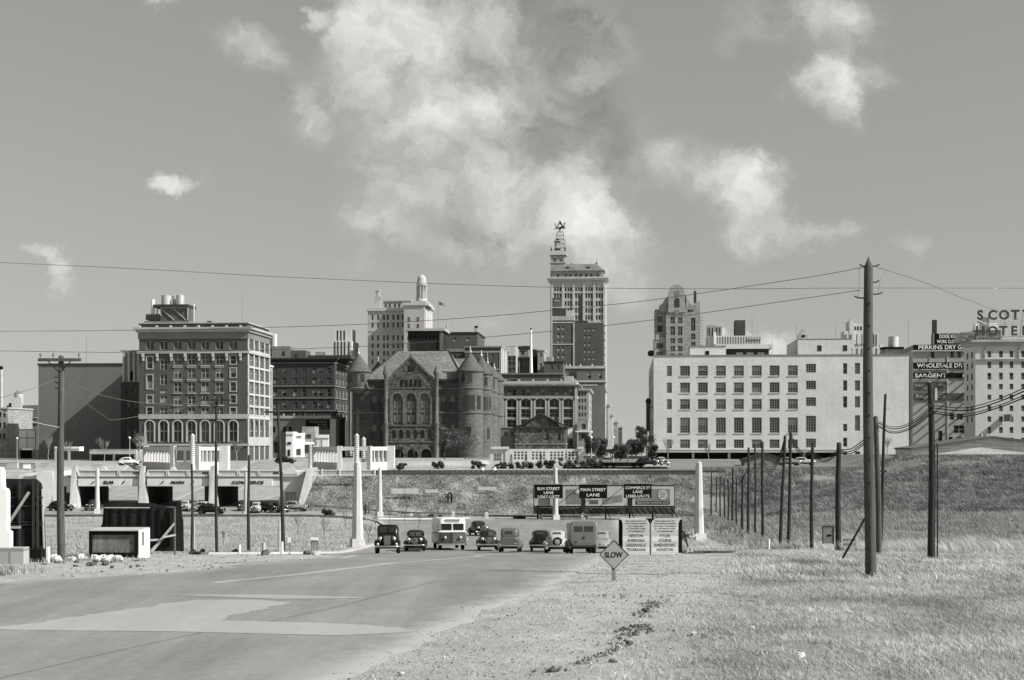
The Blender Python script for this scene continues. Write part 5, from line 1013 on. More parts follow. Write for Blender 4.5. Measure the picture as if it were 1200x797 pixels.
# --- fluted low tower & dark block above the pale building
B = Bld('fluted_building', 'low fluted pale tower rising just above the pale building roof', 'building', 700, 829.5, 891.5, 393.6, FLUTE, D=20, trim=TRIM)
B.finish(); mb = MB(); [mb.box(B.lx(px), B.lx(px+1.3), -.06, -.004, B.lz(403), B.lz(395)) for px in np.arange(840, 890, 3.1)]; mb.build('shadowed_flutes', mat('fluted shadow stone', .14), B.root)  # dark strips hold the shadow of the flutes in their colour
up = B.block('stepped_top', 829.7, 846, 382.5, 393.4, .5, 12, GREYST); B.block('stepped_top', 830, 840, 380.7, 382.4, .5, 10, TRIM); mb = MB(); [mb.box(B.lx(px), B.lx(px+1.2), .4, .49, B.lz(393), B.lz(384)) for px in (831, 834.6, 839.5, 843)]; mb.build('shadowed_flutes', DKST, up)  # flute shadow on the stepped top is dark strips too
B.block('lift_tower', 861.7, 873.6, 375.2, 393.4, 1, 10, mat('sooty lift tower', .07, 'brick')); B.block('white_shaft', 836.2, 839.2, 389.5, 403.6, -.9, -.1, WHITE); B.block('roof_deck', 877, 892, 396, 398, -.5, 0, TRIM)
tt = MB(); tt.cyl(B.lx(882), 3, B.H, B.lz(369), .1, n=5); tt.build('flagpole', GREYP, B.root)
# --- second stepped deco tower
B = Bld('stepped_deco_tower', 'pale stepped art deco tower with ribbed piers, partly behind the tall nearest pole', 'skyscraper', 900, 997, 1030, 403, FLUTE, D=24, trim=LIME)
B.finish(); r = B.root
B.block('lower_tier', 987.6, 1036, 407, 420, -2, 18, FLUTE)
for (a, b, y) in ((989, 994, 388), (1024, 1029.5, 390), (1030.5, 1036, 404), (995, 1000.5, 376), (1000.5, 1011.5, 379), (1011.5, 1022, 388)): B.block('setback_tier', a, b, y, 410, -1.5 if a < 1000 or a > 1023 else 0, 14, FLUTE)
for px in (1002, 1005.4, 1009): B.block('window', px-.9, px+.9, 382.5, 387, -.12, -.01, BLACK)
mb = MB()
for px in (991, 997.5, 1004, 1009.5, 1015, 1026.5, 1033): mb.box(B.lx(px-.7), B.lx(px+.7), -2.2, -2.01, B.lz(417), B.lz(408.5)); 
for px in (991, 997, 1003.5, 1009.5, 1026.5): mb.box(B.lx(px-.6), B.lx(px+.6), -1.75, -1.51, B.lz(406), B.lz(392))
mb.build('window_strips', mat('grey window strip', .1), r)
B.block('dome_cap', 997, 1001, 373.4, 376, 1, 5, LIME)
# --- roof tank
t = empty('roof_tank', W3(1047, 407, 560), 0, label='round pale water tank on a dark platform right of the nearest pole', cat='water tank'); k = 560/F
mb = MB(); mb.cyl(0, 0, 0, 12.5*k, 6*k, n=20); mb.cyl(0, 0, 12.5*k, 13.6*k, 6.2*k, 1*k, n=20); mb.build('tank', METAL, t)
MB().box(-14*k, 10*k, -3, 3, -2.6*k, -.01).build('platform', BLACK, t); MB().box(-10*k, 22*k, -2, 8, -14*k, -2.7*k).build('support_building', GREYST, t)
# --- wholesale house with painted signs
B = Bld('wholesale_building', 'grey brick wholesale building covered in black painted signs with white lettering', 'building', 450, 1070, 1135, 411, mat('wholesale grey brick', .30, 'brick', var=.12), D=24, trim=TRIM)
for (px, w, a, b) in [(1093, 4.5, 412.5, 420), (1115.8, 4, 411.8, 419), (1124, 4, 411.8, 419), (1115.5, 5, 461, 467), (1126, 5, 461, 467), (1115.5, 5, 485, 492), (1125, 7, 485, 492), (1124, 13, 498.5, 508), (1114, 5, 512, 519), (1125, 6, 512, 519), (1102, 5, 505, 520)]: B.win('front', B.lx(px-w/2), B.lx(px+w/2), B.lz(b), B.lz(a), style='sv' if w > 5 else 's', frame=GREYP)
B.finish(); r = B.root
B.block('cornice', 1068, 1136, 410.6, 412, -.8, 1, TRIM)
def board(px0, px1, y0, y1, y, lines, par, name='sign_board', yd=-.35, m=BLACK, col=None):
    sgn = B.block(name, px0, px1, y0, y1, yd, yd+.25, m)
    for (txt, a, b, c, d) in lines: lettering(txt, B.lx((a+b)/2), yd-.06, (B.lz(c)+B.lz(d))/2, B.lz(c)-B.lz(d), B.lx(b)-B.lx(a), col or WHITE, sgn, ext=.03, bold=.008)
    return sgn
board(1070, 1136, 404.2, 410.4, 0, [('PERKINS', 1076, 1104, 404.9, 409.6), ('DRY GOODS', 1107, 1146, 404.9, 409.6)], r)
board(1070, 1136, 425, 432, 0, [('WHOLESALE DRY GOODS', 1074, 1160, 426, 431)], r)
board(1070, 1136, 437, 443.3, 0, [('SARGENT', 1072, 1109, 438, 442.5), ('H', 1128, 1131.5, 438, 442.5)], r)
board(1070, 1108, 449.2, 457, 0, [('American', 1071, 1085, 450, 453), ('WORK', 1099, 1107, 450, 453), ('SHOES', 1079, 1086, 454, 456.4)], r, col=TRIM, m=mat('faded sign', .07))
board(1070, 1131, 461, 469, 0, [('Rogers Co', 1073, 1107, 462.2, 467.8)], r, col=TRIM, m=mat('faded sign', .07))
rs = board(1095, 1135, 391, 403.8, 0, [('DIXIE KING', 1101, 1126, 392.2, 396.6), ('WORK CLOTHING', 1098, 1130, 398.4, 402.4)], r, 'roof_sign', .2); B.block('sign_edge', 1093.4, 1095, 391.2, 404, .1, 3, GREYP)
B.block('chimney', 1096, 1100.4, 374, 391.2, 3, 5, mat('sooty chimney brick', .05, 'brick')); MB().cyl(B.lx(1067), 3, B.lz(410), B.lz(374), .05, n=4).build('mast', GREYP, r)
B.block('gutter_pier', 1109.8, 1111.2, 412, 520, -.2, 0, TRIM); B.block('gutter_pier', 1089.3, 1090.2, 412, 424, -.2, 0, TRIM)
for y in (433.2, 444.8, 446.6, 470, 482, 494): B.block('sign_ledge', 1070, 1110, y-.4, y+.4, -.5, 0, TRIM) if y < 450 else None
mb = MB()
for y in (424, 436.4, 447.5, 460, 471.5, 484, 495, 506): 
    for px in (1089, 1110, 1131): mb.box(B.lx(px-1.2), B.lx(px+.6), -1.5, -.1, B.lz(y+.8), B.lz(y-.6))
mb.build('sign_brackets', LIME, r)
mb = MB(); mb.add([(0, 0, B.lz(404.5)), (0, 0, B.lz(411)), (0, 24, B.lz(411)), (0, 24, B.lz(406))], [(0, 1, 2, 3)]); mb.box(-.02, .5, 0, 24, B.lz(411), B.lz(406)); mb.build('parapet', GREYP, r)
# --- hotel with roof letters
B = Bld('hotel_building', 'pale hotel at the right edge with large dark letters standing on its roof', 'building', 420, 1143, 1222, 404, mat('pale hotel brick', .50, 'brick', var=.08), D=14, trim=TRIM)
for px in (1159.4, 1173, 1185.3, 1199, 1212.5):
    for (a, b) in ((411.5, 419), (424, 431.5), (437, 445), (450, 456.5), (462.6, 468.6), (475.4, 482), (488, 494.5), (500.5, 507.5), (513, 520)):
        B.win('front', B.lx(px-2.2), B.lx(px+2.2), B.lz(b), B.lz(a), style='sB', blind=BL2, frame=GREYP)
B.side('left', 2, [(411.5, 419), (424, 431.5), (437, 445), (450, 456.5), (462.6, 468.6), (475.4, 482), (488, 494.5)], 2, 1.5, style='s', frame=DKST)
B.finish(); r = B.root
MB().box(-.25, -.02, 0, 14, 0, B.H-.1).build('side_skin', mat('shaded side brick', .11, 'brick'), r) if False else None
B.band('cornice', 398.6, 404.4, 1.2, TRIM, lip=1); B.band('string_course', 420.8, 421.6, .5, TRIM, sides=False); B.band('string_course', 422.8, 423.4, .4, TRIM, sides=False)
for px in (1154, 1194): B.block('pilaster', px-.6, px+.6, 406, 421, -.35, 0, TRIM)
st = B.block('penthouse', 1147, 1177, 385.5, 398.6, 4, 12, mat('penthouse grey', .16, 'brick')); B.block('penthouse', 1131, 1145, 388, 399, 3, 13, GREYST); B.block('sloped_hut', 1158, 1167, 369, 386, 8, 12, GREYP); B.block('white_tank', 1151, 1178, 376, 385.5, 8.2, 11.8, WHITE)
MB().beam((B.lx(1147), 3.5, B.lz(373)), (B.lx(1168), 3.5, B.lz(382.5)), .3, .3, 0).build('light_bar', WHITE, r)
mb = MB()
for px in np.arange(1146, 1222, 4.6): mb.box(B.lx(px)-.035, B.lx(px)+.035, .4, .47, B.lz(399), B.lz(363.5))
for y in (377.5, 380.5, 363, 394.5): mb.box(B.lx(1145), B.lx(1221), .42, .5, B.lz(y+.25), B.lz(y-.25))
for px in (1160, 1180, 1200, 1218): mb.beam((B.lx(px), .4, B.lz(365)), (B.lx(px), 6, B.lz(398.6)), .12, .12)
sf = mb.build('sign_framework', TRIM, r)
LET = mat('dark sign letters', .06)
for txt, cols_, (y0, y1) in (('SCOTT', (1149, 1163.5, 1177, 1190, 1203.5), (363.3, 375)), ('HOTEL', (1149, 1163.8, 1176, 1189, 1202), (382, 393.3))):
    for ch, px in zip(txt, cols_): lettering(ch, B.lx(px), .3, (B.lz(y0)+B.lz(y1))/2, B.lz(y0)-B.lz(y1), None, LET, sf, ext=.08, bold=.035)
vsn = empty('hanging_sign', W3(1176, 490, 418), 0, label='small shaft-like sign arm low on the pale hotel front', cat='sign') if False else None
mb = MB(); mb.box(B.lx(1176), B.lx(1178.5), -7, -.3, B.lz(494), B.lz(486)); mb.build('projecting_sign', GREYP, r)
# --- low white gabled shed
t = empty('warehouse_shed', (W3(1065, 530, 302).x, 302, H(100, 306)-.4), -TH, label='long low shed with a white gable and flat-pitched roof in front of the pale hotel', cat='shed'); k = 302/F; zb = t.location.z
pz = lambda y: CAMZ-(y-HY)/F*302-zb
mb = MB(); mb.prism([(3*k, 0), (160*k, 0), (160*k, pz(524)), (150*k, pz(519.5)), (95*k, pz(512.8)), (25*k, pz(523.5)), (3*k, pz(526.5))], 0, 18); mb.build('wall', mat('whitewashed boards', .66, 'plank', var=.15), t)
mb = MB(); mb.beam((2*k, 9, pz(526)), (25*k, 9, pz(522.8)), .3, 19.5); mb.beam((25*k, 9, pz(522.8)), (95*k, 9, pz(511.8)), .3, 19.5); mb.beam((95*k, 9, pz(511.8)), (152*k, 9, pz(518.8)), .3, 19.5); mb.beam((152*k, 9, pz(518.8)), (162*k, 9, pz(524)), .3, 19.5); mb.build('roof', mat('weathered shed roof', .12), t)
for i, x in enumerate((91, 97)): MB().cyl(x*k, 6, pz(512.5), pz(508.5), .25, .35, n=8).build('vent', LIME, t)
# small shed below the loading dock
t = empty('shed', W3(872, 547, 330), -TH, label='small grey shed with a low pitched roof in front of the loading colonnade', cat='shed'); k = 330/F
mb = MB(); mb.prism([(0, 0), (48*k, 0), (48*k, 8*k), (25*k, 15*k), (0, 8*k)], 0, 9); mb.build('wall', mat('grey shed boards', .2, 'plank'), t); mb = MB(); mb.beam((-2*k, 4.5, 7.5*k), (25*k, 4.5, 15.8*k), .3, 9.8); mb.beam((50*k, 4.5, 7.5*k), (25*k, 4.5, 15.8*k), .3, 9.8); mb.build('roof', DKST, t)
# ================================================================ FAR LEFT
B = Bld('brick_block', 'stack of small grey buildings at the far left edge under the water tower', 'building', 470, -14, 9, 478, GREYST, D=20, trim=TRIM); B.grid([0, 5], [(482, 489), (495, 502), (508, 515)], 3, style='s', frame=FRAMED); B.finish(); B.band('coping', 477.5, 479, .3, LIME)
B = Bld('brick_block', 'grey brick building under the water tower with a blind side wall', 'building', 490, 8, 44.5, 475, mat('grey shop brick', .16, 'brick'), D=20, trim=TRIM)
B.grid([12], [(488, 494)], 4, style='s'); B.finish(); B.block('sign_panel', 14.5, 26.5, 466, 486, -.8, -.3, PALE); B.block('string_course', 8, 44.5, 489, 490.2, -.3, 0, TRIM); B.block('string_course', 8, 44.5, 496.5, 497.5, -.3, 0, DKST); B.block('penthouse', 6, 15, 472, 478, 3, 8, BLACK); B.block('penthouse', 29, 43, 474.4, 478, 4, 8, TRIM)
slab('hoarding', 'white panelled hoarding on the far left brick building, left of the left pole', 'hoarding', 455, 22.5, 41.5, 503.5, 526, WHITE, .6, None, [('frame', 0, 1, .55, .58, GREYP), ('frame', 0, 1, .97, 1.03, TRIM), ('post', .48, .5, 0, .97, TRIM)])
slab('garage', 'low garage with a dark open doorway below the white panelled hoarding', 'garage', 450, 20, 47, 527, 544, GREYST, 8, None, [('doorway', .15, .65, .1, .95, BLACK), ('post', .85, .98, 0, 1, LIME)])
# water tower
t = empty('water_tower', W3(22, 500, 620), 0, label='round water tower on splayed pale legs at far left', cat='water tower'); k = 620/F
mb = MB(); mb.lathe(0, 0, [(.2, 24*k), (5*k, 27*k), (5.4*k, 29*k), (5.4*k, 39*k)], 20); mb.build('tank', METAL, t); MB().lathe(0, 0, [(6*k, 39*k), (.2, 43*k)], 20).build('roof', mat('tank roof', .2), t)
for a in (.6, 2.2, 3.7, 5.3): MB().tube([(6.8*k*math.cos(a), 6.8*k*math.sin(a), -25*k), (4.6*k*math.cos(a), 4.6*k*math.sin(a), 28*k)], .28, 6).build('leg', METAL, t)
MB().box(-6*k, 5*k, -1, 6, 0, 20*k).build('pump_house', LIME, t); MB().cyl(0, -1.3, 15*k, 15.01*k, .1).build('dial', DKST, t) if False else None
pole_thing('standpipe', 'slim pale standpipe with a cap at the extreme left edge', 'standpipe', 560, 1.5, 433, 520, .55, METAL, .5, 1.2)
# filling station row below the warehouse
r_, w_, h_ = slab('filling_station', 'long low filling station with a light fascia below the blank warehouse wall', 'filling station', 395, 105, 161, 526.5, 541, GREYST, 6, None, [('opening', .05, .5, 0, .55, BLACK), ('opening', .56, .95, 0, .55, BLACK), ('fascia', 0, 1, .62, .86, LIME)])
slab('filling_station', 'low white kiosk with a flat canopy left of the longer filling station', 'filling station', 390, 64, 94, 523.5, 528.5, WHITE, 3, None, [('post', .0, .08, -2.4, 0, LIME), ('post', .55, .63, -2.6, 0, LIME), ('fascia', 0, 1, .3, .6, TRIM)])
# ================================================================ UNDERPASS
UC = mat('underpass concrete', .56, var=.2, scale=1.5); UCS = mat('underpass beam concrete', .58, var=.2); UCP = mat('pylon concrete', .38, var=.25); UD = mat('shaded tunnel concrete', .05, var=.2)  # tunnel walls: shade is put into a darker tone of the concrete
YU = 257.0; kU = YU/F; zu = lambda py: CAMZ-(py-HY)/F*YU; xu = lambda px: (px-CX)/F*YU
UZ = zu(600)
U = empty('railway_underpass', (0, YU, UZ), 0, label='wide concrete railway underpass with three street openings and a balustraded parapet', cat='bridge')
def ub(name, px0, px1, y0, y1, a, b, m): return MB().box(xu(px0), xu(px1), a, b, zu(y1)-UZ, zu(y0)-UZ).build(name, m, U)
DP = 21
ub('deck', 28, 352, 558.3, 570, .6, DP, UC)
ub('deck_edge', 28, 352, 556.8, 558.3, -.15, .9, UCS)
piers = [(70, 92), (158, 173), (236.5, 256), (326, 350)]
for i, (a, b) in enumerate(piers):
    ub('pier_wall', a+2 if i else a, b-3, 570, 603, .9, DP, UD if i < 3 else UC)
for (a, b, txt, tx) in ((92, 164, 'ELM', 128), (173, 245, 'MAIN', 209), (256, 328, 'COMMERCE', 291)):
    be = ub('beam', a, b-9, 561, 569.6, -.35, .58, UCS)
    mb = MB(); mb.beam((xu(tx-20), -.42, zu(567)-UZ), (xu(tx-16.5), -.42, zu(564)-UZ), .16, .1); mb.beam((xu(tx+16), -.42, zu(567)-UZ), (xu(tx+19), -.42, zu(563.6)-UZ), .16, .1); mb.build('ornament', BLACK, be) if txt != 'COMMERCE' else None
    w = {'ELM': 11, 'MAIN': 15, 'COMMERCE': 37}[txt]; lettering(txt, xu(tx), -.42, zu(565.2)-UZ, 3.4*kU, w*kU, BLACK, be, ext=.05, bold=.005)
    ub('beam_end', b-9, b, 561, 569.6, .2, .58, UC)
    pa = ub('parapet', a, b, 550.6, 551.8, -.25, .2, UCS); mb = MB()
    for x in np.arange(a+1, b-10, 1.05): mb.box(xu(x), xu(x+.75), -.1, .1, zu(556.8)-UZ, zu(551.8)-UZ)
    mb.build('balusters', UC, pa)
    for x in (a, a+22, a+24, a+46, a+48): MB().box(xu(x), xu(x+1), -.25, .2, zu(556.8)-UZ, zu(551.8)-UZ).build('post', UCS, pa)
    mb = MB(); c = (a+b)/2-6; mb.prism([(xu(c-4), zu(550.6)-UZ), (xu(c+4), zu(550.6)-UZ), (xu(c+1.2), zu(547)-UZ), (xu(c-1.2), zu(547)-UZ)], -.2, .3); mb.build('ornament', UCS, pa)
    eb = ub('end_block', b-9, b, 551.8, 556.8, -.1, .3, UC)
    for q in (0, 2.4, 4.8): MB().box(xu(b-7.5+q), xu(b-6+q), -.16, -.11, zu(555.6)-UZ, zu(553.2)-UZ).build('recess', BLACK, eb)
# tapered pylons between the openings
def pylon(px, w=5.5, py0=546, py1=597, out=2.6):
    mb = MB(); x0, x1 = xu(px-w), xu(px+w); za, zb_ = zu(py1)-UZ, zu(py0)-UZ; xm = (x0+x1)/2
    out *= .5; P_ = [(x0, -out, za), (x1+.15, -out*.6, za), (x1+.3, .6, za), (x0, .6, za), (x0+.1, -.5, zb_-1.0), (x1-.45, -.4, zb_-1.0), (x1-.35, .6, zb_-1.0), (x0+.1, .6, zb_-1.0), (xm-.35, -.3, zb_), (xm+.25, -.3, zb_), (xm+.25, .6, zb_), (xm-.35, .6, zb_)]
    mb.add(P_, [(0, 1, 5, 4), (1, 2, 6, 5), (2, 3, 7, 6), (3, 0, 4, 7), (4, 5, 9, 8), (5, 6, 10, 9), (6, 7, 11, 10), (7, 4, 8, 11), (8, 9, 10, 11)]); return mb.build('pylon', UCP, U)
for px in (67, 88, 168, 250): pylon(px, 3.2 if px < 80 else 4.2)
for px in (67, 88): ub('lamp_bowl', px+3, px+5.5, 590, 592.5, -2.9, -2.3, WHITE)
ub('wall', 45, 64, 553, 600, -1, DP, UCS); ub('wall', 92-14, 86, 560, 577, 0, DP, UC); ub('wall', 20, 45, 556, 600, 1, DP, UC)
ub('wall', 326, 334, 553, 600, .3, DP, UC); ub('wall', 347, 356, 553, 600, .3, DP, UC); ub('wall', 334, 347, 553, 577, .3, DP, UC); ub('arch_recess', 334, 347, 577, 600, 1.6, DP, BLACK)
for px in (337, 341, 344.5): ub('bar', px-.25, px+.25, 577, 592, .5, .6, GREYP)
mb = MB(); mb.prism([(xu(349), zu(553)-UZ), (xu(342), zu(547)-UZ), (xu(332), zu(551)-UZ), (xu(332), zu(556)-UZ), (xu(349), zu(556)-UZ)], -.2, .28); mb.build('ornament', UC, U)
mb = MB(); mb.add([(xu(360.5), -1, zu(548.5)-UZ), (xu(365.5), -1, zu(548.5)-UZ), (xu(359.5), -4.5, zu(591)-UZ), (xu(353.5), -4.5, zu(591)-UZ), (xu(360.5), 8, zu(548.5)-UZ), (xu(365.5), 8, zu(548.5)-UZ), (xu(359.5), 8, zu(591)-UZ), (xu(353.5), 8, zu(591)-UZ)], [(0, 1, 2, 3), (0, 3, 7, 4), (1, 5, 6, 2), (0, 4, 5, 1)]); mb.build('wing_wall', LIME, U)
bal = empty('balustrade', (xu(352), YU+3, H(xu(395), YU+12)), 0, label='low pale balustrade on the bank right of the underpass', cat='balustrade'); k = kU; zb = bal.location.z
hh = lambda py: CAMZ-(py-HY)/F*(YU+3)-zb
MB().box(0, 86*k, -.15, .15, hh(551.8), hh(550.6)).build('rail', UCS, bal); MB().box(0, 86*k, -.2, .2, hh(557.5), hh(556)).build('plinth', UCS, bal)
mb = MB(); [mb.box(x*k, (x+.55)*k, -.08, .08, hh(556), hh(551.8)) for x in np.arange(1, 85, 1.15)]; mb.build('balusters', UC, bal)
for x in (0, 22, 43, 64, 84.5): MB().box(x*k, (x+1.6)*k, -.25, .25, hh(557.5), hh(549.5)).build('post', UCS, bal)
# crossing sign inside the main street tunnel
sgn = empty('tunnel_sign', (xu(190), YU+5, zu(582)), 0, label='small pale board hung inside the middle underpass opening', cat='sign'); MB().box(0, 13*kU*1.02, 0, .08, 1.6, 2.3).build('board', WHITE, sgn); MB().box(.9, 1.0, 0, .08, 2.3, 3.4).build('hanger', GREYP, sgn)
# ================================================================ PARK COLONNADES
PW = mat('white park concrete', .51, var=.2)
def pergola(pts, label, piers_at, wallh=(537.5, 547)):
    P_ = [Vector(((px-CX)/F*Y, Y)) for px, Y in pts]; zb = H(P_[0].x, P_[0].y)
    r = empty('colonnade', (P_[0].x, P_[0].y, zb), 0, label=label, cat='colonnade'); o = P_[0]
    for i, (a, b) in enumerate(zip(P_, P_[1:])):
        a = a-o; b = b-o; Yc = (pts[i][1]+pts[i+1][1])/2; zt = CAMZ-(523.5-HY)/F*Yc-zb; zt2 = CAMZ-(528-HY)/F*Yc-zb; zw = CAMZ-(541.5-HY)/F*Yc-zb
        d = (b-a).normalized(); n = Vector((-d.y, d.x))
        def seg(name, s0, s1, z0, z1, w, off=0):
            p = a+d*s0+n*(off-w/2); q = a+d*s1+n*(off-w/2); vs = [(p.x, p.y, z0), (q.x, q.y, z0), (q.x+n.x*w, q.y+n.y*w, z0), (p.x+n.x*w, p.y+n.y*w, z0)]; vs += [(x, y, z1) for x, y, _ in vs]
            return MB().add(vs, [(0, 3, 2, 1), (4, 5, 6, 7), (0, 1, 5, 4), (1, 2, 6, 5), (2, 3, 7, 6), (3, 0, 4, 7)]).build(name, PW, r)
        L_ = (b-a).length; seg('beam', 0, L_, zt2, zt, .9); seg('base_wall', 0, L_, -1.2, zw, .8)
        nc = max(2, int(L_/2.4))
        for k in range(nc+1): s = .3+(L_-.6)*k/nc; seg('column', s-.22, s+.22, zw, zt2, .6)
        seg('pier', -.5, .5, -1.2, zt+.15, 1.3)
    for (px0, px1, Y) in piers_at:
        x0, x1 = (px0-CX)/F*Y, (px1-CX)/F*Y; zt = CAMZ-(522.5-HY)/F*Y-zb; MB().box(x0-o.x, x1-o.x, Y-o.y-.8, Y-o.y+2.4, -1.2, zt).build('end_block', PW, r)
    return r
pergola([(171, 362), (203, 342), (231, 340), (256, 352)], 'white curved concrete colonnade in front of the brick hotel', [(257.5, 267.5, 352)])
pergola([(370, 362), (398, 342), (432, 342), (453, 352)], 'white curved concrete colonnade in front of the sandstone courthouse', [(453.5, 462, 352)])
# tall obelisks of the plaza
def obelisk(px, y0, y1, Y, w, label):
    x = (px-CX)/F*Y; t = empty('obelisk', (x, Y, CAMZ-(y1-HY)/F*Y), 0, label=label, cat='obelisk', group='slim ribbed concrete obelisks in the park'); h = (y1-y0)/F*Y
    mb = MB(); mb.lathe(0, 0, [(w*1.25, -2.5), (w*1.25, .4), (w, .5), (w*.8, h*.93)], 8)
    for k in range(14): z = .7+(h*.86)*k/14; mb.lathe(0, 0, [(w*.8, z), (w*1.12, z+.06), (w*1.12, z+.22), (w*.8, z+.28)], 8)
    mb.build('shaft', PW if 'bright' in label else LIME, t); MB().lathe(0, 0, [(w*.8, h*.93), (w*.95, h*.95), (.05, h)], 8).build('cap', PW, t)
obelisk(225.5, 508, 548, 325, .5, 'bright ribbed obelisk in front of the hotel colonnade'); obelisk(418, 508, 548, 325, .5, 'bright ribbed obelisk before the courthouse colonnade, left of its darker neighbour'); obelisk(426, 512, 549, 350, .5, 'darker ribbed obelisk beside the bright one before the courthouse colonnade'); obelisk(363.5, 521, 548, 345, .35, 'short ribbed obelisk by the left end of the courthouse colonnade')
# lattice wall pavilion on the right
Yp = 330; zb = H(0, Yp); kp = Yp/F; pzz = lambda py: CAMZ-(py-HY)/F*Yp-zb; x0 = (574-CX)*kp
pv = empty('park_pavilion', (x0, Yp, zb), 0, label='white pierced-concrete park wall with a square block pavilion at its left end', cat='pavilion'); X_ = lambda px: (px-574)*kp
MB().box(X_(574), X_(592), 0, 6, -1, pzz(526.5)).build('end_block', PW, pv); MB().box(X_(575.5), X_(596.5), -.5, 6.4, pzz(526.4), pzz(523.6)).build('cap', PW, pv)
MB().box(X_(592.1), X_(596.6), -.2, 6, -1, pzz(526.6)).build('end_wall', PW, pv)
mb = MB()
for a in range(2):
    for c in range(3): mb.box(X_(579.2+c*3.1), X_(581.4+c*3.1), -.06, -.004, pzz(539.5-a*4.2), pzz(536.2-a*4.2))
mb.build('grille', mat('dim grille', .12), pv)
bb = Bld.__new__(Bld); bb.W = X_(684)-X_(596.8); bb.D = 1; bb.H = pzz(526.2)+1; bb.rects = {'front': [], 'right': [], 'left': []}
x = 1.0
g = 0
while x < bb.W-1.2:
    if g % 5 != 4:
        for (a, b) in ((538.5, 535.9), (535.0, 532.4), (531.5, 529.2)): bb.rects['front'].append((x, x+.5, pzz(a)+1, pzz(b)+1, False))
    x += .78; g += 1
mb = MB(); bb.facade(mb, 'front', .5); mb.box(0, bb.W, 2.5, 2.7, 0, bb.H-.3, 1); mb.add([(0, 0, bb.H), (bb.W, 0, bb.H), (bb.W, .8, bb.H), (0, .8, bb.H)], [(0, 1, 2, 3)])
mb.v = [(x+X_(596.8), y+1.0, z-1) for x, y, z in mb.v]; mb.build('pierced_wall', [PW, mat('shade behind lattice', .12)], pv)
MB().box(X_(597), X_(684), .3, .99, -1, pzz(541)).build('base_wall', PW, pv); MB().box(X_(677), X_(684), .2, 5, pzz(526.1), pzz(523.8)).build('end_cap', PW, pv)
# long low retaining wall of the plaza
rw = empty('plaza_wall', W3(466, 548.5, 330), 0, label='long low pale retaining wall between colonnade and pavilion', cat='wall'); k = 330/F
MB().box(0, 108*k, 0, .8, -.5, 7.5*k).build('wall', UCS, rw); MB().box(96*k, 106*k, -.3, .6, 4.5*k, 8.5*k).build('bright_block', WHITE, rw)
for i, (px, lab) in enumerate(((565, 'left of a pair of short white drums by the pavilion hedge'), (579, 'right of a pair of short white drums by the pavilion hedge'))):
    t = empty('drum', W3(px, 555, 285), 0, label=lab, cat='drum', group='white drums on the plaza edge'); MB().cyl(0, 0, -1, 7*285/F, .38, n=16).build('body', WHITE, t); MB().cyl(0, 0, 7*285/F, 8*285/F, .42, n=16).build('rim', TRIM, t)
# ================================================================ VEHICLES
TYRE = mat('tyre rubber', .018, rough=.9); CHROME = mat('chrome', .6, var=.05, rough=.18, metal=.9); LAMP = mat('headlamp lens', .75, var=.05, rough=.1, spec=.8)
CGL = glass('vehicle glass', .03, .06); RIM = mat('wheel rim', .25, rough=.5); UNDER = mat('dark chassis', .012, rough=.9); INT = mat('pale lining', .35)
def paint(name, v): return mat(name, v, var=.06, rough=.3, spec=.4)
def wheel(root, x, y, r=.36, w=.17):
    t = MB(); n = 20; prof = [(r*.62, -w/2), (r*.9, -w/2), (r, -w/3), (r, w/3), (r*.9, w/2), (r*.62, w/2)]
    vs = [(a, q*math.cos(2*math.pi*i/n), q*math.sin(2*math.pi*i/n)) for (q, a) in prof for i in range(n)]
    t.add(vs, [(k*n+i, k*n+(i+1) % n, (k+1)*n+(i+1) % n, (k+1)*n+i) for k in range(5) for i in range(n)], 0, True)
    o = bpy.data.objects.new('wheel', t.mesh('wheel', TYRE)); COL.objects.link(o); o.parent = root; o.location = (x, y, r)
    h = MB(); sg = 1 if x > 0 else -1
    vs = [(sg*a, q*math.cos(2*math.pi*i/12), q*math.sin(2*math.pi*i/12)) for (q, a) in ((r*.63, -w/2*.9), (r*.63, w/2*.7), (r*.3, w/2*.55), (r*.22, w/2*.95), (.01, w/2*1.0)) for i in range(12)]
    h.add(vs, [(k*12+i, k*12+(i+1) % 12, (k+1)*12+(i+1) % 12, (k+1)*12+i) for k in range(4) for i in range(12)], 0, True); h.build('rim', RIM, o)
def fender(root, side, y0, y1, top, m, hw=.17, xc=.73, name='fender'):
    mb = MB(); secs = []
    for k in range(9):
        t = k/8; y = y0+(y1-y0)*t; s = math.sin(math.pi*(t*.92+.04)); zt = .34+(top-.34)*s**.7; secs.append((y, hw*(.45+.55*s**.5), zt-.16-.16*s*(1 if k < 8 else .5), zt, 2.6, side*xc))
    mb.loft(secs, 12); return mb.build(name, m, root)
def headlight(root, x, y, z, r=.12):
    a = MB(); a.ball((0, .06, 0), r*1.1, sz=(1, 1.5, 1)); o = a.build('headlight', CHROME, root); o.location = (x, y, z)
    b = MB(); b.ball((0, -.05, 0), r*.95, sz=(1, .55, 1)); b.build('lens', LAMP, o); return o
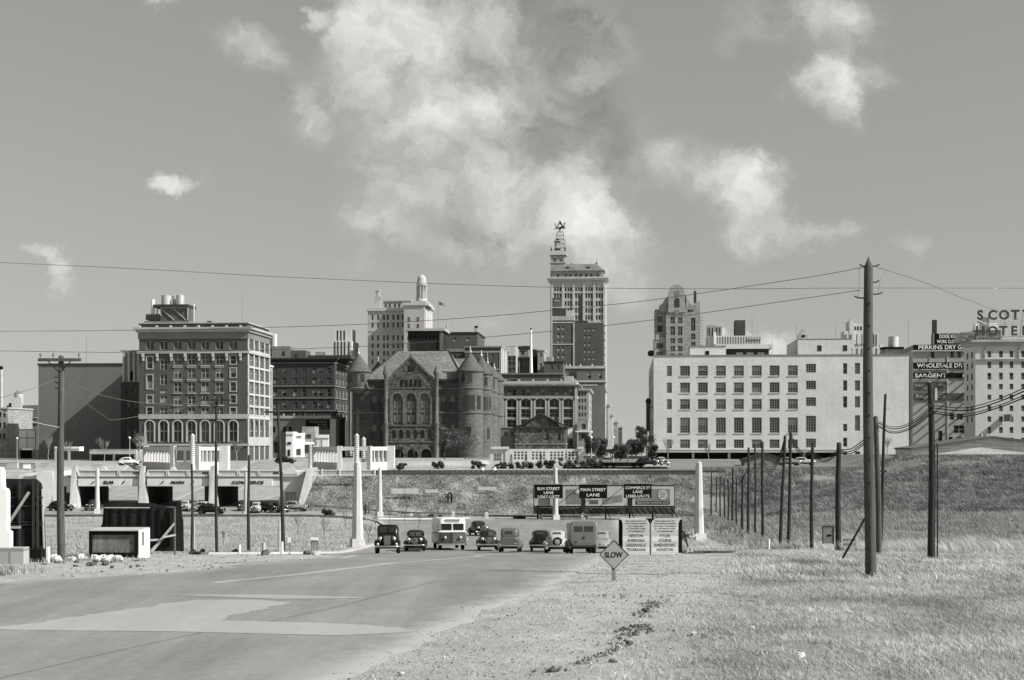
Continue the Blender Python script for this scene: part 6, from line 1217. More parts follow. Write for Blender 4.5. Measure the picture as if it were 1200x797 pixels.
def sedan(label, pm, L=1.0, fastback=True, spare=False, boxy=False, grille='v', group=None, name='sedan', cat='car', hgt=1.0, detail=True, fm=None):
    r = empty(name, (0, 0, 0), 0, label=label, cat=cat, group=group); fm = fm or pm; h = hgt
    b = MB()
    if boxy:
        b.loft([(-2.0, .27, .55, 1.12, 5), (-1.95, .30, .5, 1.18, 5), (-.75, .44, .5, 1.22*h, 5), (-.6, .62, .45, 1.2*h, 5), (0, .70, .42, 1.2*h, 5), (1.45, .68, .42, 1.2*h, 5), (1.75, .62, .45, 1.05*h, 4)], 20)
        cab = [(-.72, .56, 1.15, 1.25, 5), (-.66, .60, 1.1, 1.74*h, 6), (-.5, .64, 1.1, 1.82*h, 6), (.6, .66, 1.1, 1.85*h, 6), (1.35, .64, 1.1, 1.80*h, 6), (1.52, .58, 1.1, 1.70*h, 5), (1.58, .5, 1.15, 1.3, 4)]
    else:
        b.loft([(-2.2, .16, .6, .9, 2.2), (-2.1, .27, .5, 1.0, 2.3), (-1.6, .36, .48, 1.08, 2.6), (-.9, .46, .46, 1.15, 3), (-.55, .64, .42, 1.15*h, 3.5), (0, .76, .38, 1.15*h, 4), (1.2, .76, .38, 1.12*h, 4), (1.8, .62, .40, 1.02*h, 3), (2.2, .42, .42, .78, 2.5), (2.35, .2, .45, .6, 2.2)], 20)
        cab = [(-.86, .46, 1.0, 1.12, 3), (-.62, .56, 1.0, 1.36*h, 3), (-.38, .62, 1.0, 1.58*h, 3.4), (0, .65, 1.0, 1.66*h, 3.6), (.7, .65, 1.0, 1.66*h, 3.6), (1.2, .60, 1.0, 1.56*h, 3.2), (1.6, .52, .95, 1.34*h, 3), (1.95, .42, .85, 1.08*h, 3)]
    body = b.build('body', pm, r); c = MB(); c.loft(cab, 22); cabin = c.build('cabin', pm, r)
    MB().box(-.6, .6, -1.9, 1.9, .28, .44).build('chassis', UNDER, r)
    for sd in (-1, 1):
        fender(r, sd, -2.15 if not boxy else -2.1, -.75, .86, fm); fender(r, sd, .8, 2.15 if not boxy else 1.95, .84, fm, xc=.74)
        MB().box(sd*.63-.15, sd*.63+.15, -.8, .85, .30, .36).build('running_board', UNDER, r)
    for sd in (-1, 1):
        for y in (-1.5, 1.42): wheel(r, sd*.70, y)
    for sd in (-1, 1): headlight(r, sd*.47, -1.92, .93, .13)
    g = MB()
    if boxy: g.box(-.27, .27, -2.07, -2.0, .5, 1.14); 
    else: g.loft([(-2.32, .12, .55, .95, 2.5), (-2.25, .19, .48, 1.02, 2.5), (-2.1, .26, .47, 1.04, 2.5)], 14)
    gr = g.build('grille', CHROME if not boxy else RIM, r); s_ = MB()
    for k in range(-3, 4): s_.box(k*.065-.012, k*.065+.012, -2.36 if not boxy else -2.1, -2.28 if not boxy else -2.07, .52, .98)
    s_.build('slats', UNDER, gr)
    for y in (-2.48, 2.5 if not boxy else 2.2):
        m_ = MB(); m_.tube([(-.86, y+(.1 if y < 0 else -.1), .50), (-.6, y, .50), (.6, y, .50), (.86, y+(.1 if y < 0 else -.1), .50)], .055, 8); [m_.box(q-.03, q+.03, min(y, y*.86), max(y, y*.86), .46, .5) for q in (-.45, .45)]; m_.build('bumper', CHROME, r)
    # glazing set just proud of the cabin
    def pane(name, pts, m=CGL, th=.02, par=None): 
        P_ = [Vector(p) for p in pts]; n = (P_[1]-P_[0]).cross(P_[2]-P_[0]).normalized()*th; vs = P_+[p+n for p in P_]; k = len(P_)
        return MB().add(vs, [tuple(range(k))[::-1], tuple(range(k, 2*k))]+[(i, (i+1) % k, (i+1) % k+k, i+k) for i in range(k)]).build(name, m, par or r)
    if boxy:
        pane('windscreen', [(-.5, -.71, 1.27*h), (.5, -.71, 1.27*h), (.48, -.69, 1.64*h), (-.48, -.69, 1.64*h)])
        pane('rear_window', [(.27, 1.575, 1.40*h), (-.27, 1.575, 1.40*h), (-.25, 1.56, 1.60*h), (.25, 1.56, 1.60*h)])
        for sd in (-1, 1):
            for (a, b2) in ((-.5, .1), (.18, .85)): pane('side_window', [(sd*.665, a, 1.25*h), (sd*.665, b2, 1.25*h), (sd*.65, b2, 1.62*h), (sd*.65, a, 1.62*h)][::sd])
    else:
        for sd in (-1, 1):
            q = [(sd*.03, -.80, 1.17*h), (sd*.47, -.72, 1.17*h), (sd*.44, -.50, 1.47*h), (sd*.03, -.58, 1.50*h)]
            pane('windscreen', q if sd > 0 else q[::-1], th=.03)
            for (a, b2) in ((-.42, .12), (.2, .8)): pane('side_window', [(sd*.672, a, 1.2*h), (sd*.672, b2, 1.2*h), (sd*.655, b2, 1.5*h), (sd*.655, a, 1.48*h)][::sd])
        q = [(.30, 1.60, 1.26*h), (-.30, 1.60, 1.26*h), (-.28, 1.37, 1.47*h), (.28, 1.37, 1.47*h)]; pane('rear_window', q, th=.045)
    if spare:
        t = MB(); n = 20; yv = 2.28
        vs = [(q*math.cos(2*math.pi*i/n), yv+a, .82+q*math.sin(2*math.pi*i/n)) for (q, a) in ((.2, -.2), (.33, -.2), (.34, .0), (.30, .07), (.2, .07)) for i in range(n)]
        t.add(vs, [(k*n+i, k*n+(i+1) % n, (k+1)*n+(i+1) % n, (k+1)*n+i) for k in range(4) for i in range(n)], 0, True); sp = t.build('spare_wheel', TYRE, r)
        h_ = MB(); vs = [(q*math.cos(2*math.pi*i/n), yv+.05+a, .82+q*math.sin(2*math.pi*i/n)) for (q, a) in ((.2, 0), (.01, .03)) for i in range(n)]; h_.add(vs, [(i, (i+1) % n, n+(i+1) % n, n+i) for i in range(n)], 0, True); h_.build('rim', RIM, sp)
    MB().box(-.62, -.42, 2.3 if not boxy else 2.0, 2.33 if not boxy else 2.03, .62, .74).build('number_plate', INT, r)
    for sd in (-1, 1): MB().ball((sd*.66, 2.12 if not boxy else 1.9, .78), .06).build('tail_lamp', mat('tail lamp', .08, rough=.2), r)
    return r
def put(r, px, Y, rz=0):
    x = (px-CX)/F*Y; z = H(x, Y)+.015; e = 2.0
    c, s = math.cos(rz), math.sin(rz); z1 = H(x-s*(-e), Y-c*e); z2 = H(x+s*(-e), Y+c*e)
    z0a = H(x+s*1.45, Y-c*1.45); z0b = H(x-s*1.45, Y+c*1.45)
    r.location = (x, Y, (z0a+z0b)/2+.03); r.rotation_euler = (math.atan2(z0b-z0a, 2.9), 0, rz); return r
P_BLK = paint('black car paint', .008); P_DK = paint('dark car paint', .022); P_GR = paint('grey car paint', .11); P_TAN = paint('light tan car paint', .38); P_MID = paint('mid grey car paint', .24); P_CRM = paint('cream bus paint', .72); P_BUS = paint('dull bus side paint', .11)
put(sedan('small black car with divided windscreen facing the camera, between the truck and the bus', P_BLK), 487, 122, .03)
put(sedan('dark sedan with bright central grille facing the camera, right of the bus', P_DK, group=None), 571.5, 124, .05)
put(sedan('boxy old sedan with small rear window and pale sunlit side, seen from behind', P_GR, boxy=True), 598, 117, math.pi-.06)
put(sedan('black coupe seen from behind, partly hidden by the light car with a spare wheel', P_BLK), 633.5, 121, math.pi-.02)
put(sedan('light car with round spare wheel on its back, seen from behind', P_TAN, spare=True), 651.5, 113, math.pi+.02)
put(sedan('grey rounded sedan seen from behind at the right end of the row', P_MID), 702, 116, math.pi+.08)
put(sedan('dark car beyond the row, coming down the road alone behind the bus', P_DK), 561, 176, .25)
sm = 'small distant cars by the underpass'
for (px, Y, rz, pm, lab) in [(71, 247, 1.2, P_BLK, 'dark car at the foot of the far-left pylon'), (110, 249, -.1, P_DK, 'dark car half hidden behind the pale post at left'), (217, 247, .15, P_TAN, 'light car facing camera below the MAIN opening'), (228, 251, .1, P_MID, 'grey car just right of the first light one, nearest the middle tunnel'), (240, 244, 1.25, P_TAN, 'pale car turning above the black one, beneath the COMMERCE pylon'), (247, 238, 1.35, P_BLK, 'low black car turning at the kerb left of the crossarm pole'), (285, 248, .1, P_DK, 'dark car in the mouth of the COMMERCE opening'), (300, 242, .05, P_TAN, 'light rounded sedan facing camera right of the third pole'), (314, 243, .9, P_BLK, 'black car right of the light rounded sedan'), (327, 243, .6, P_DK, 'dark car overlapped by the leaning pole'), (345, 246, 1.4, P_MID, 'grey car farthest right before the wing wall')]:
    put(sedan(lab, pm, group=sm), px, Y, rz)
def top_car(px, Y, rz, pm, lab, gr='cars on the plaza streets'):
    r = sedan(lab, pm, group=gr); r.location = ((px-CX)/F*Y, Y, 5.72); r.rotation_euler = (0, 0, rz)
top_car(758, 300, 1.4, P_DK, 'dark car at the left corner of the pale loading dock'); top_car(775, 303, .3, P_TAN, 'light car beside the dark one near the pale building corner'); top_car(925, 300, 1.3, P_MID, 'grey car parked left of the white one before the dock'); top_car(941, 301, 1.35, P_TAN, 'white car parked below the right end of the dock')
top_car(151, 300, 1.5, P_CRM, 'white car roof just above the underpass parapet'); top_car(334, 330, 1.5, P_BLK, 'black car on the plaza above the COMMERCE opening')
# dark open truck trailers on the top street
t = empty('freight_car', W3(705, 548, 282), 0, label='long low dark flat wagon on the embankment right of the hedge', cat='wagon'); k = 282/F; MB().box(0, 52*k, 0, 2.2, 3*k, 6*k).build('body', BLACK, t); MB().box(2*k, 50*k, .2, 2, 1.2*k, 3*k-.01).build('undercarriage', DKST, t)
for x in (6, 14, 38, 46):
    mb = MB(); vs = [(x*k+.4*math.cos(a), yq, .4+.4*math.sin(a)) for yq in (0, .12) for a in np.linspace(0, 5.7, 12)]; mb.add(vs, [(i, (i+1) % 12, 12+(i+1) % 12, 12+i) for i in range(12)]+[tuple(range(12))]); mb.build('wheel', BLACK, t)
# streetcar
t = empty('streetcar', ((712-CX)/F*420, 420, 5.75), -TH, label='pale streetcar with a round headlight coming down the city street', cat='streetcar')
b = MB(); b.loft([(-5.6, .95, .5, 3.0, 4), (-5.4, 1.15, .4, 3.3, 5), (5, 1.2, .4, 3.3, 5), (5.4, 1.0, .5, 3.0, 4)], 24); b.build('body', mat('pale streetcar paint', .5), t)
for x in (-.7, 0, .7): MB().box(x-.29, x+.29, -5.72, -5.3, 1.9, 2.7).build('windscreen', CGL, t)
MB().ball((0, -5.65, 1.35), .22).build('headlight', BLACK, t); MB().box(-.9, .9, -5.5, 5.4, 3.28, 3.6).build('roof', LIME, t); MB().box(-1.1, 1.1, -5.0, 5.0, .1, .5).build('undercarriage', UNDER, t); MB().tube([(0, 1, 3.6), (0, 6.5, 6.0)], .05).build('trolley_pole', BLACK, t)
# ---- panel truck, front view
r = empty('truck', (0, 0, 0), 0, label='tall dark truck with slatted grille facing the camera, leftmost vehicle of the row', cat='truck')
b = MB(); b.loft([(-2.3, .30, .55, 1.12, 4), (-2.2, .36, .5, 1.22, 4), (-1.0, .5, .5, 1.3, 4), (-.8, .7, .45, 1.32, 4), (.6, .74, .45, 1.32, 5)], 20); b.build('body', P_BLK, r)
c = MB(); c.loft([(-1.0, .62, 1.15, 1.34, 4), (-.85, .68, 1.15, 1.86, 5), (-.6, .70, 1.15, 1.96, 5), (.5, .72, 1.15, 1.98, 5), (.62, .7, 1.1, 1.9, 5)], 22); c.build('cab', P_BLK, r)
MB().box(-.74, .74, .68, 3.1, .6, 1.7).build('load_box', P_DK, r); MB().box(-.55, .55, -2.0, 3.0, .32, .5).build('chassis', UNDER, r)
for sd in (-1, 1):
    MB().box(*((.04, .56) if sd > 0 else (-.56, -.04)), -1.05, -.9, 1.40, 1.78).build('windscreen', CGL, r); fender(r, sd, -2.3, -.9, .92, P_BLK, xc=.72); MB().box(sd*.76-.02, sd*.76+.02, -1.0, -.98, 1.2, 1.5).build('mirror_arm', CHROME, r)
    for y in (-1.6, 2.1): wheel(r, sd*.72, y, .40, .2)
    headlight(r, sd*.45, -2.2, .98, .14); MB().ball((sd*.62, -2.35, .62), .08).build('fog_lamp', LAMP, r)
g = MB(); g.loft([(-2.5, .2, .55, 1.16, 4), (-2.4, .27, .5, 1.22, 4), (-2.25, .30, .5, 1.22, 4)], 16); gr = g.build('grille', P_BLK, r); s_ = MB(); [s_.box(-.2, .22, -2.54, -2.49, z, z+.03) for z in np.arange(.6, 1.15, .075)]; s_.build('slats', CHROME, gr)
m_ = MB(); m_.tube([(-.85, -2.55, .46), (-.6, -2.66, .46), (.6, -2.66, .46), (.85, -2.55, .46)], .06, 8); m_.build('bumper', CHROME, r)
MB().box(.78, .80, -.95, -.9, 1.35, 1.95).build('side_mirror', CHROME, r); put(r, 454.5, 105, .06)
# ---- bus
r = empty('bus', (0, 0, 0), 0, label='cream and grey bus with domed white roof and split windscreen facing the camera', cat='bus')
b = MB(); b.loft([(-3.9, 1.02, .42, 1.42, 7), (-3.8, 1.10, .40, 1.45, 7), (3.8, 1.12, .40, 1.45, 7), (4.0, 1.0, .45, 1.4, 6)], 24); b.build('lower_body', P_BUS, r)
c = MB(); c.loft([(-3.9, .98, 1.42, 1.60, 6), (-3.86, 1.0, 1.42, 2.35, 7), (-3.7, 1.06, 1.4, 2.5, 5), (-3.3, 1.10, 1.4, 2.62, 4.5), (3.5, 1.12, 1.4, 2.66, 4.5), (3.9, 1.0, 1.4, 2.4, 5)], 26); c.build('upper_body', P_CRM, r)
MB().box(-1.12, 1.12, -3.96, 3.7, 1.44, 1.53).build('belt_line', P_CRM, r)
for sd in (-1, 1):
    x0_, x1_ = (.07, .90) if sd > 0 else (-.90, -.07); MB().box(x0_, x1_, -3.93, -3.80, 1.62, 2.14).build('windscreen', CGL, r)
    for k in range(7): MB().box(sd*1.125-.01, sd*1.125+.01, -3.0+k*.95, -2.25+k*.95, 1.62, 2.18).build('side_window', CGL, r)
    headlight(r, sd*.62, -3.98, 1.0, .14); [wheel(r, sd*.92, y, .44, .24) for y in (-2.7, 2.4)]
MB().box(-.58, .58, -3.90, -3.80, 2.26, 2.44).build('destination_board', TRIM, r); MB().box(-.64, .64, -3.94, -3.82, 2.44, 2.48).build('board_frame', DKST, r)
MB().box(-.14, -.06, -3.97, -3.9, .5, 1.4).build('radiator_bar', DKST, r); MB().box(-.95, -.2, -3.96, -3.88, .58, 1.36).build('front_panel', mat('dark bus panel', .06, rough=.4), r); MB().box(.0, .95, -3.96, -3.88, .58, 1.36).build('front_panel', mat('grey bus panel', .12, rough=.4), r)
m_ = MB(); m_.tube([(-1.1, -4.0, .46), (-.8, -4.12, .46), (.8, -4.12, .46), (1.1, -4.0, .46)], .06, 8); m_.build('bumper', RIM, r)
MB().box(1.16, 1.26, -3.9, -3.86, .8, 1.0).build('side_lamp', LAMP, r); put(r, 525.5, 128, .13)
# ---- square panel truck from behind
r = empty('panel_truck', (0, 0, 0), 0, label='tall grey square-backed panel truck with two rear windows, largest vehicle seen from behind', cat='truck')
PT = paint('weathered grey truck paint', .15); b = MB(); b.loft([(-.9, .78, .55, 2.0, 7), (-.8, .82, .5, 2.06, 7), (2.1, .84, .5, 2.10, 8), (2.2, .80, .54, 2.04, 7)], 24); b.build('body', PT, r)
b = MB(); b.loft([(-2.2, .3, .5, 1.1, 4), (-1.0, .5, .5, 1.25, 4), (-.85, .7, .5, 1.3, 4)], 18); b.build('bonnet', PT, r)
for sd in (-1, 1):
    MB().box(*((.06, .62) if sd > 0 else (-.62, -.06)), 2.17, 2.225, 1.42, 1.76).build('rear_window', CGL, r); MB().box(*((.015, .70) if sd > 0 else (-.70, -.015)), 2.19, 2.215, .62, 1.36).build('rear_door', paint('rear door paint', .125), r)
    fender(r, sd, -2.2, -.9, .9, P_DK); fender(r, sd, .6, 2.0, .95, PT, xc=.86, hw=.14); [wheel(r, sd*.74, y, .40, .2) for y in (-1.5, 1.3)]
    MB().box(sd*.84-.02, sd*.84+.02, -.8, 2.1, 1.7, 2.0).build('side_panel', mat('sunlit side panel', .5), r)  # pale strip with sunlight painted into its colour
MB().box(-.05, .05, 2.22, 2.27, .98, 1.08).build('door_handle', BLACK, r); MB().box(-.80, .80, 2.2, 2.36, .42, .54).build('rear_step', DKST, r); MB().box(-.6, .6, -1.9, 2.1, .3, .5).build('chassis', UNDER, r); MB().box(.45, .6, 2.22, 2.24, .7, .8).build('number_plate', DKST, r)
put(r, 680.5, 101, math.pi+.05)
# ================================================================ POLES AND WIRES
POLE = mat('creosoted pole wood', .04, 'wood', var=.3, bump=.6); POLEL = mat('weathered pole wood', .085, 'wood', var=.3, bump=.6); IRON = mat('dark ironwork', .03); PORC = mat('insulator glass', .15, rough=.2)
def upole(label, px, Y, top, r0=.15, r1=.10, m=None, lean=0, crossarms=(), pegs=(), pointed=False, group='wooden utility poles', base=None, extra=None):
    g = G(px, Y); t = empty('utility_pole', (g.x, g.y, g.z-.3), 0, label=label, cat='utility pole', group=group); h = CAMZ-(top-HY)/F*Y-g.z+.3; x1 = lean/F*Y
    n = 14; mb = MB(); prof = [i/8 for i in range(9)]; vs = []
    for f in prof:
        rr = r0+(r1-r0)*f; cx0 = x1*f+.03*math.sin(f*5+px)
        vs += [(cx0+rr*math.cos(2*math.pi*i/n), rr*math.sin(2*math.pi*i/n), f*(h-(.35 if pointed else .06))) for i in range(n)]
    vs.append((x1, 0, h)); k = len(vs)-1
    mb.add(vs, [(a*n+i, a*n+(i+1) % n, (a+1)*n+(i+1) % n, (a+1)*n+i) for a in range(8) for i in range(n)]+[(8*n+i, 8*n+(i+1) % n, k) for i in range(n)], 0, True); mb.build('shaft', m or POLE, t)
    z_ = lambda py: CAMZ-(py-HY)/F*Y-g.z+.3
    for (py, a, b, pins) in crossarms:
        xa, xb = (a-px)/F*Y, (b-px)/F*Y; ca = MB().box(xa, xb, -r1-.12, -r1-.01, z_(py)-.06, z_(py)+.06).build('crossarm', m or POLE, t)
        if abs(xb-xa) > 1.2:
            bm = MB(); bm.beam((-.5+x1, -r1-.06, z_(py)), (x1, -r1-.02, z_(py)-.5), .04, .02); bm.beam((.5+x1, -r1-.06, z_(py)), (x1, -r1-.02, z_(py)-.5), .04, .02); bm.build('brace', IRON, t)
        for q in pins: m_ = MB(); m_.cyl((q-px)/F*Y, -r1-.06, z_(py)+.06, z_(py)+.14, .015, n=6); m_.cyl((q-px)/F*Y, -r1-.06, z_(py)+.14, z_(py)+.26, .05, .035, n=8); m_.build('insulator', PORC, ca)
    for (py, dx, s) in pegs:
        f = (z_(py))/h; cx0 = x1*f; m_ = MB(); m_.tube([(cx0+s*r1*.8, 0, z_(py)), (cx0+s*(r1+dx*.6), 0, z_(py)+.01), (cx0+s*(r1+dx), 0, z_(py)+.06)], .022, 6); m_.build('bracket', IRON, t)
    return t
pts5 = [(340, .25, 1), (357, .35, -1)]
big = upole('tallest and nearest wooden pole with pointed top at right, rising high above the skyline', 1019.5, 45.5, 300, .172, .135, POLEL, lean=-2, pointed=True,
    pegs=[(312, .12, -1), (312, .2, 1), (331, .18, 1), (349.5, .28, -1), (345, .28, 1)])
mb = MB()
for i in range(26): z = .5+i*.33; a = 2.2 if i % 2 else 4.4; mb.ball((.165*math.cos(a), .165*math.sin(a)-.01, z), .03, n=6, m=4)
mb.build('climbing_pegs', IRON, big)
u2 = upole('second nearest pole at right, dark wood with heavy cables passing its top', 1092, 64, 448, .165, .115, POLE, lean=-1, crossarms=[(475, 1086, 1092, ()), (484, 1087, 1093, ())], pegs=[(460, .2, 1)])
MB().box(.10, .2, -.1, .05, 7.0, 7.5).build('fuse_box', LIME, u2); MB().cyl(.2, -.12, .3, 5.2, .03, n=6).build('conduit', IRON, u2)
upole('short pole with rounded top just behind the tallest pole', 1030, 74, 487, .15, .12, POLEL, lean=-3)
u = upole('thin leaning pole with a small bracket lamp right of the tallest pole', 1031, 92, 461, .12, .08, POLE, lean=7, crossarms=[(552, 1029, 1038, ())]); MB().box(.25+.1, .62, -.1, .1, 8.93, 9.05).build('bracket_lamp', LIME, u)
upole('thick dark pole with rounded top beside the small framed notice', 982, 95, 518, .19, .15, POLE, lean=1)
upole('dark pole left of the thick one, cables draped from its top', 951, 108, 517, .14, .11, POLE, lean=1)
upole('right pole of the leaning pair in the field', 923.5, 122, 505, .15, .11, POLE, lean=3.5); upole('left pole of the leaning pair in the field', 914.5, 122, 510, .15, .11, POLE, lean=5, pegs=[(526, .25, 1)])
for i, (px, Y, top, rr) in enumerate([(893.6, 141, 517, .15), (885, 154, 520, .12), (877, 160, 524, .15), (870, 172, 558, .16), (863, 182, 560, .12), (858.5, 200, 547, .15), (853.5, 210, 561, .13), (849, 222, 560, .13), (844, 240, 558, .13), (839.5, 252, 559, .12), (833.5, 246, 552, .14)]):
    ords = ['nearest', 'second', 'third', 'fourth', 'fifth', 'sixth', 'seventh', 'eighth', 'ninth', 'tenth', 'farthest']
    upole(ords[i]+' bare pole in the receding row up the bank, '+('just left of the leaning pair' if i == 0 else 'counting from the leaning pair'), px, Y, top, rr, rr*.75, POLE, group='bare poles receding up the bank')
upole('tall left pole with a wide crossarm above the dark hoarding', 72, 60, 416, .16, .11, POLEL, lean=-1, crossarms=[(422, 46.5, 96.5, (49, 64, 94))], pegs=[(443, .1, -1), (449, .1, -1), (455.5, .1, -1)])
upole('thin dark pole without arms rising from the left slope', 225, 116, 543, .11, .08, POLE); upole('tall pole with a single wide crossarm before the brick hotel', 254, 104, 465, .11, .08, POLE, lean=-1, crossarms=[(469, 236, 270.5, (237.5, 252, 269))])
upole('dark thin pole between the COMMERCE letters and the grass', 291.5, 112, 533, .13, .09, POLE)
upole('crooked leaning pole with a short one-sided arm right of the hotel', 332.5, 108, 474, .14, .09, POLE, lean=-6.5, crossarms=[(483, 310.5, 327, (311.5,))])
def wire(name, label, pts, r, m=IRON, group='overhead wires'):
    P_ = [W3(*p) for p in pts]; o0 = P_[0]; Q = []
    for i in range(len(P_)-1):
        p0 = P_[max(i-1, 0)]; p1 = P_[i]; p2 = P_[i+1]; p3 = P_[min(i+2, len(P_)-1)]
        for k in range(6): t = k/6; Q.append(.5*((2*p1)+(p2-p0)*t+(2*p0-5*p1+4*p2-p3)*t*t+(3*p1-p0-3*p2+p3)*t**3))
    Q.append(P_[-1]); mb = MB(); mb.tube([q-o0 for q in Q], r, 5); o = mb.build(name, m, label=label, cat='wire', group=group); o.location = o0; return o
WM = mat('weathered wire', .12)
wire('overhead_wire', 'thin wire crossing the whole sky from edge to edge', [(-60, 305, 60), (160, 315, 57), (330, 324.5, 55), (600, 335.5, 52), (820, 338.5, 50), (1019, 337.5, 49), (1260, 338, 52)], .009, WM)
wire('overhead_wire', 'thin wire sagging left from near the top of the tallest pole', [(1013, 313, 45.5), (940, 326, 46), (760, 352, 48), (643, 364, 50), (560, 371.5, 52), (400, 381, 55), (160, 387, 60), (-60, 388.5, 64)], .010, WM)
wire('overhead_wire', 'lower thin wire sagging left from the tallest pole bracket', [(1008, 340, 45.5), (940, 350, 46), (740, 378, 49), (560, 396, 52), (400, 407, 55), (160, 413, 60), (-60, 410, 64)], .010, WM)
wire('overhead_wire', 'wire running down right from the tallest pole top', [(1027, 313, 45.5), (1080, 330, 50), (1130, 350, 56), (1230, 388, 66)], .010, WM)
wire('overhead_wire', 'short vertical drop wire left of the tallest pole', [(1007, 314.5, 45.4), (1007, 335, 45.4), (1005, 349, 45.4)], .006, WM); wire('overhead_wire', 'short curved drop wire right of the tallest pole', [(1039, 318, 46.5), (1032, 328, 46), (1029, 344, 45.6)], .006, WM)
for i, (d, lab) in enumerate(((0, 'uppermost'), (3.2, 'second'), (7.5, 'third'), (10, 'lowest'))):
    wire('heavy_cable', lab+' heavy cable rising right of the second nearest pole', [(1092, 475+d*.9, 64), (1130, 478+d, 60), (1165, 469.5+d, 55), (1205, 452.5+d*1.15, 50), (1240, 434+d*1.2, 47)], .024 if i in (1, 3) else .018, group='heavy cables right of the second pole')
    wire('heavy_cable', lab+' heavy cable sagging between the second nearest pole and the tallest', [(1092, 475+d*.9, 64), (1075, 490+d*.8, 66), (1058, 499+d*.7, 69), (1043, 500+d*.7, 72), (1030, 494+d*.6, 74)], .024 if i in (1, 3) else .017, group='heavy cables sagging right of tallest pole')
for i, (d, lab) in enumerate(((0, 'upper'), (3, 'middle'), (5.5, 'lower'))):
    wire('heavy_cable', lab+' cable sagging from the tallest pole to the thick dark pole', [(1030, 500+d, 74), (1010, 517+d, 80), (997, 526+d, 88), (982, 527+d*.7, 95)], .028, group='cables between tallest and thick poles')
    wire('heavy_cable', lab+' cable sagging between the thick dark pole and the next one left', [(982, 527+d*.7, 95), (970, 536+d*.8, 100), (960, 535.5+d*.8, 104), (951, 528+d*.6, 108)], .03, group='cables in the field row')
    wire('heavy_cable', lab+' cable sagging from the lone dark pole to the leaning pair', [(951, 528+d*.6, 108), (942, 531+d*.8, 112), (933, 521+d, 117), (927, 508+d, 122)], .03, group='cables in the field row')
    wire('heavy_cable', lab+' cable sagging from the leaning pair to the nearest bare pole', [(919, 514+d, 122), (914, 532+d, 128), (906, 546+d, 134), (899, 546+d, 138), (893.6, 538+d, 141)], .03, group='cables in the field row')
    wire('heavy_cable', lab+' cable looping between the bare poles', [(893.6, 538+d, 141), (889, 545+d, 148), (885, 543+d, 154), (881, 549+d, 158), (877, 547+d, 160), (872, 556+d*.6, 168), (866, 566+d*.5, 176), (858.5, 563+d*.5, 200)], .03, group='cables in the field row')
t = empty('guy_stake', G(983, 58), 0, label='slanting dark guy stake leaning toward the tallest pole', cat='stake'); v = W3(1014, 607, 56)-t.location; MB().tube([(0, 0, -.1), tuple(v)], .045, 8, r1=.04).build('rod', IRON, t); MB().tube([(0, 0, 0), (-.15, 0, .05)], .03, 6).build('anchor', IRON, t)
for (a, b, c) in ((101, 430, 60),): pass
wire('overhead_wire', 'thin wire from the far-left pole down toward the hotel front', [(72, 443, 60), (130, 466, 68), (200, 474, 80), (254, 470, 104)], .012, WM); wire('overhead_wire', 'thin wire from the far-left pole to the dark slope pole', [(73, 449, 60), (120, 486, 66), (150, 490, 72), (254, 470, 104)], .012, WM)
wire('overhead_wire', 'wire from left crossarm pole off the left edge, upper', [(70, 443, 60), (30, 458, 55), (-30, 474, 50)], .010, WM); wire('overhead_wire', 'wire from left crossarm pole off the left edge, lower', [(70, 501, 60), (30, 492, 55), (-30, 470, 50)], .012, LIME)
# ================================================================ LAMP PYLONS
for (px, Y, y0, y1, w0, lab) in [(419, 135, 541, 641, .52, 'tallest tapering white concrete lamp pylon, left of the vehicles'), (819, 151, 541, 636, .50, 'tapering white concrete lamp pylon by the right-hand footpath'), (651, 237.7, 548, 609, .46, 'white concrete lamp pylon in front of the lane signs'), (445, 243, 548, 605, .45, 'slim distant white pylon right of the tallest pylon'), (114, 240, 549, 611, .42, 'white pylon in front of the ELM opening'), (288, 232, 553, 611, .36, 'greyish pylon beside the COMMERCE letters')]:
    g = G(px, Y); t = empty('lamp_pylon', (g.x, g.y, g.z-.1), .3, label=lab, cat='lamp post', group='tapering concrete lamp pylons'); h = CAMZ-(y0-HY)/F*Y-g.z+.1; m = PW if 'grey' not in lab else LIME
    mb = MB(); vs = []
    for z, w in ((0.85, w0), (h-.5, w0*.62), (h-.12, w0*.55), (h, w0*.3)): vs += [(w*math.cos(math.pi/8+i*math.pi/4), w*math.sin(math.pi/8+i*math.pi/4), z) for i in range(8)]
    mb.add(vs, [(k*8+i, k*8+(i+1) % 8, (k+1)*8+(i+1) % 8, (k+1)*8+i) for k in range(3) for i in range(8)]+[tuple(range(24, 32))]); mb.build('shaft', m, t); MB().box(-w0*1.12, w0*1.12, -w0*1.12, w0*1.12, 0, .85).build('plinth', m, t)
# ================================================================ SIGNS
g = G(719.5, 43.5); t = empty('slow_sign', (g.x, g.y, g.z-.1), .05, label='diamond-shaped SLOW road sign on a short post at the road edge', cat='road sign'); k = 43.5/F
zc = CAMZ-(650-HY)*k-g.z+.1; hd = 17.6*k; SIGNM = mat('yellow sign paint', .3, var=.12, rough=.5)
mb = MB(); mb.prism([(-hd, zc), (0, zc-hd), (hd, zc), (0, zc+hd)], -.03, 0); pl = mb.build('plate', SIGNM, t)
mb = MB()
for a, b in (((-1, 0), (0, -1)), ((0, -1), (1, 0)), ((1, 0), (0, 1)), ((0, 1), (-1, 0))): mb.beam((a[0]*hd*.955, -.034, zc+a[1]*hd*.955), (b[0]*hd*.955, -.034, zc+b[1]*hd*.955), .018, .006)
mb.build('border', BLACK, pl); lettering('SLOW', -.01, -.036, zc, 6.6*k, 21*k, BLACK, pl, ext=.003, bold=.01)
MB().box(-.055, .045, .002, .08, 0, zc+.1).build('post', mat('weathered sign post', .22, 'wood'), t)
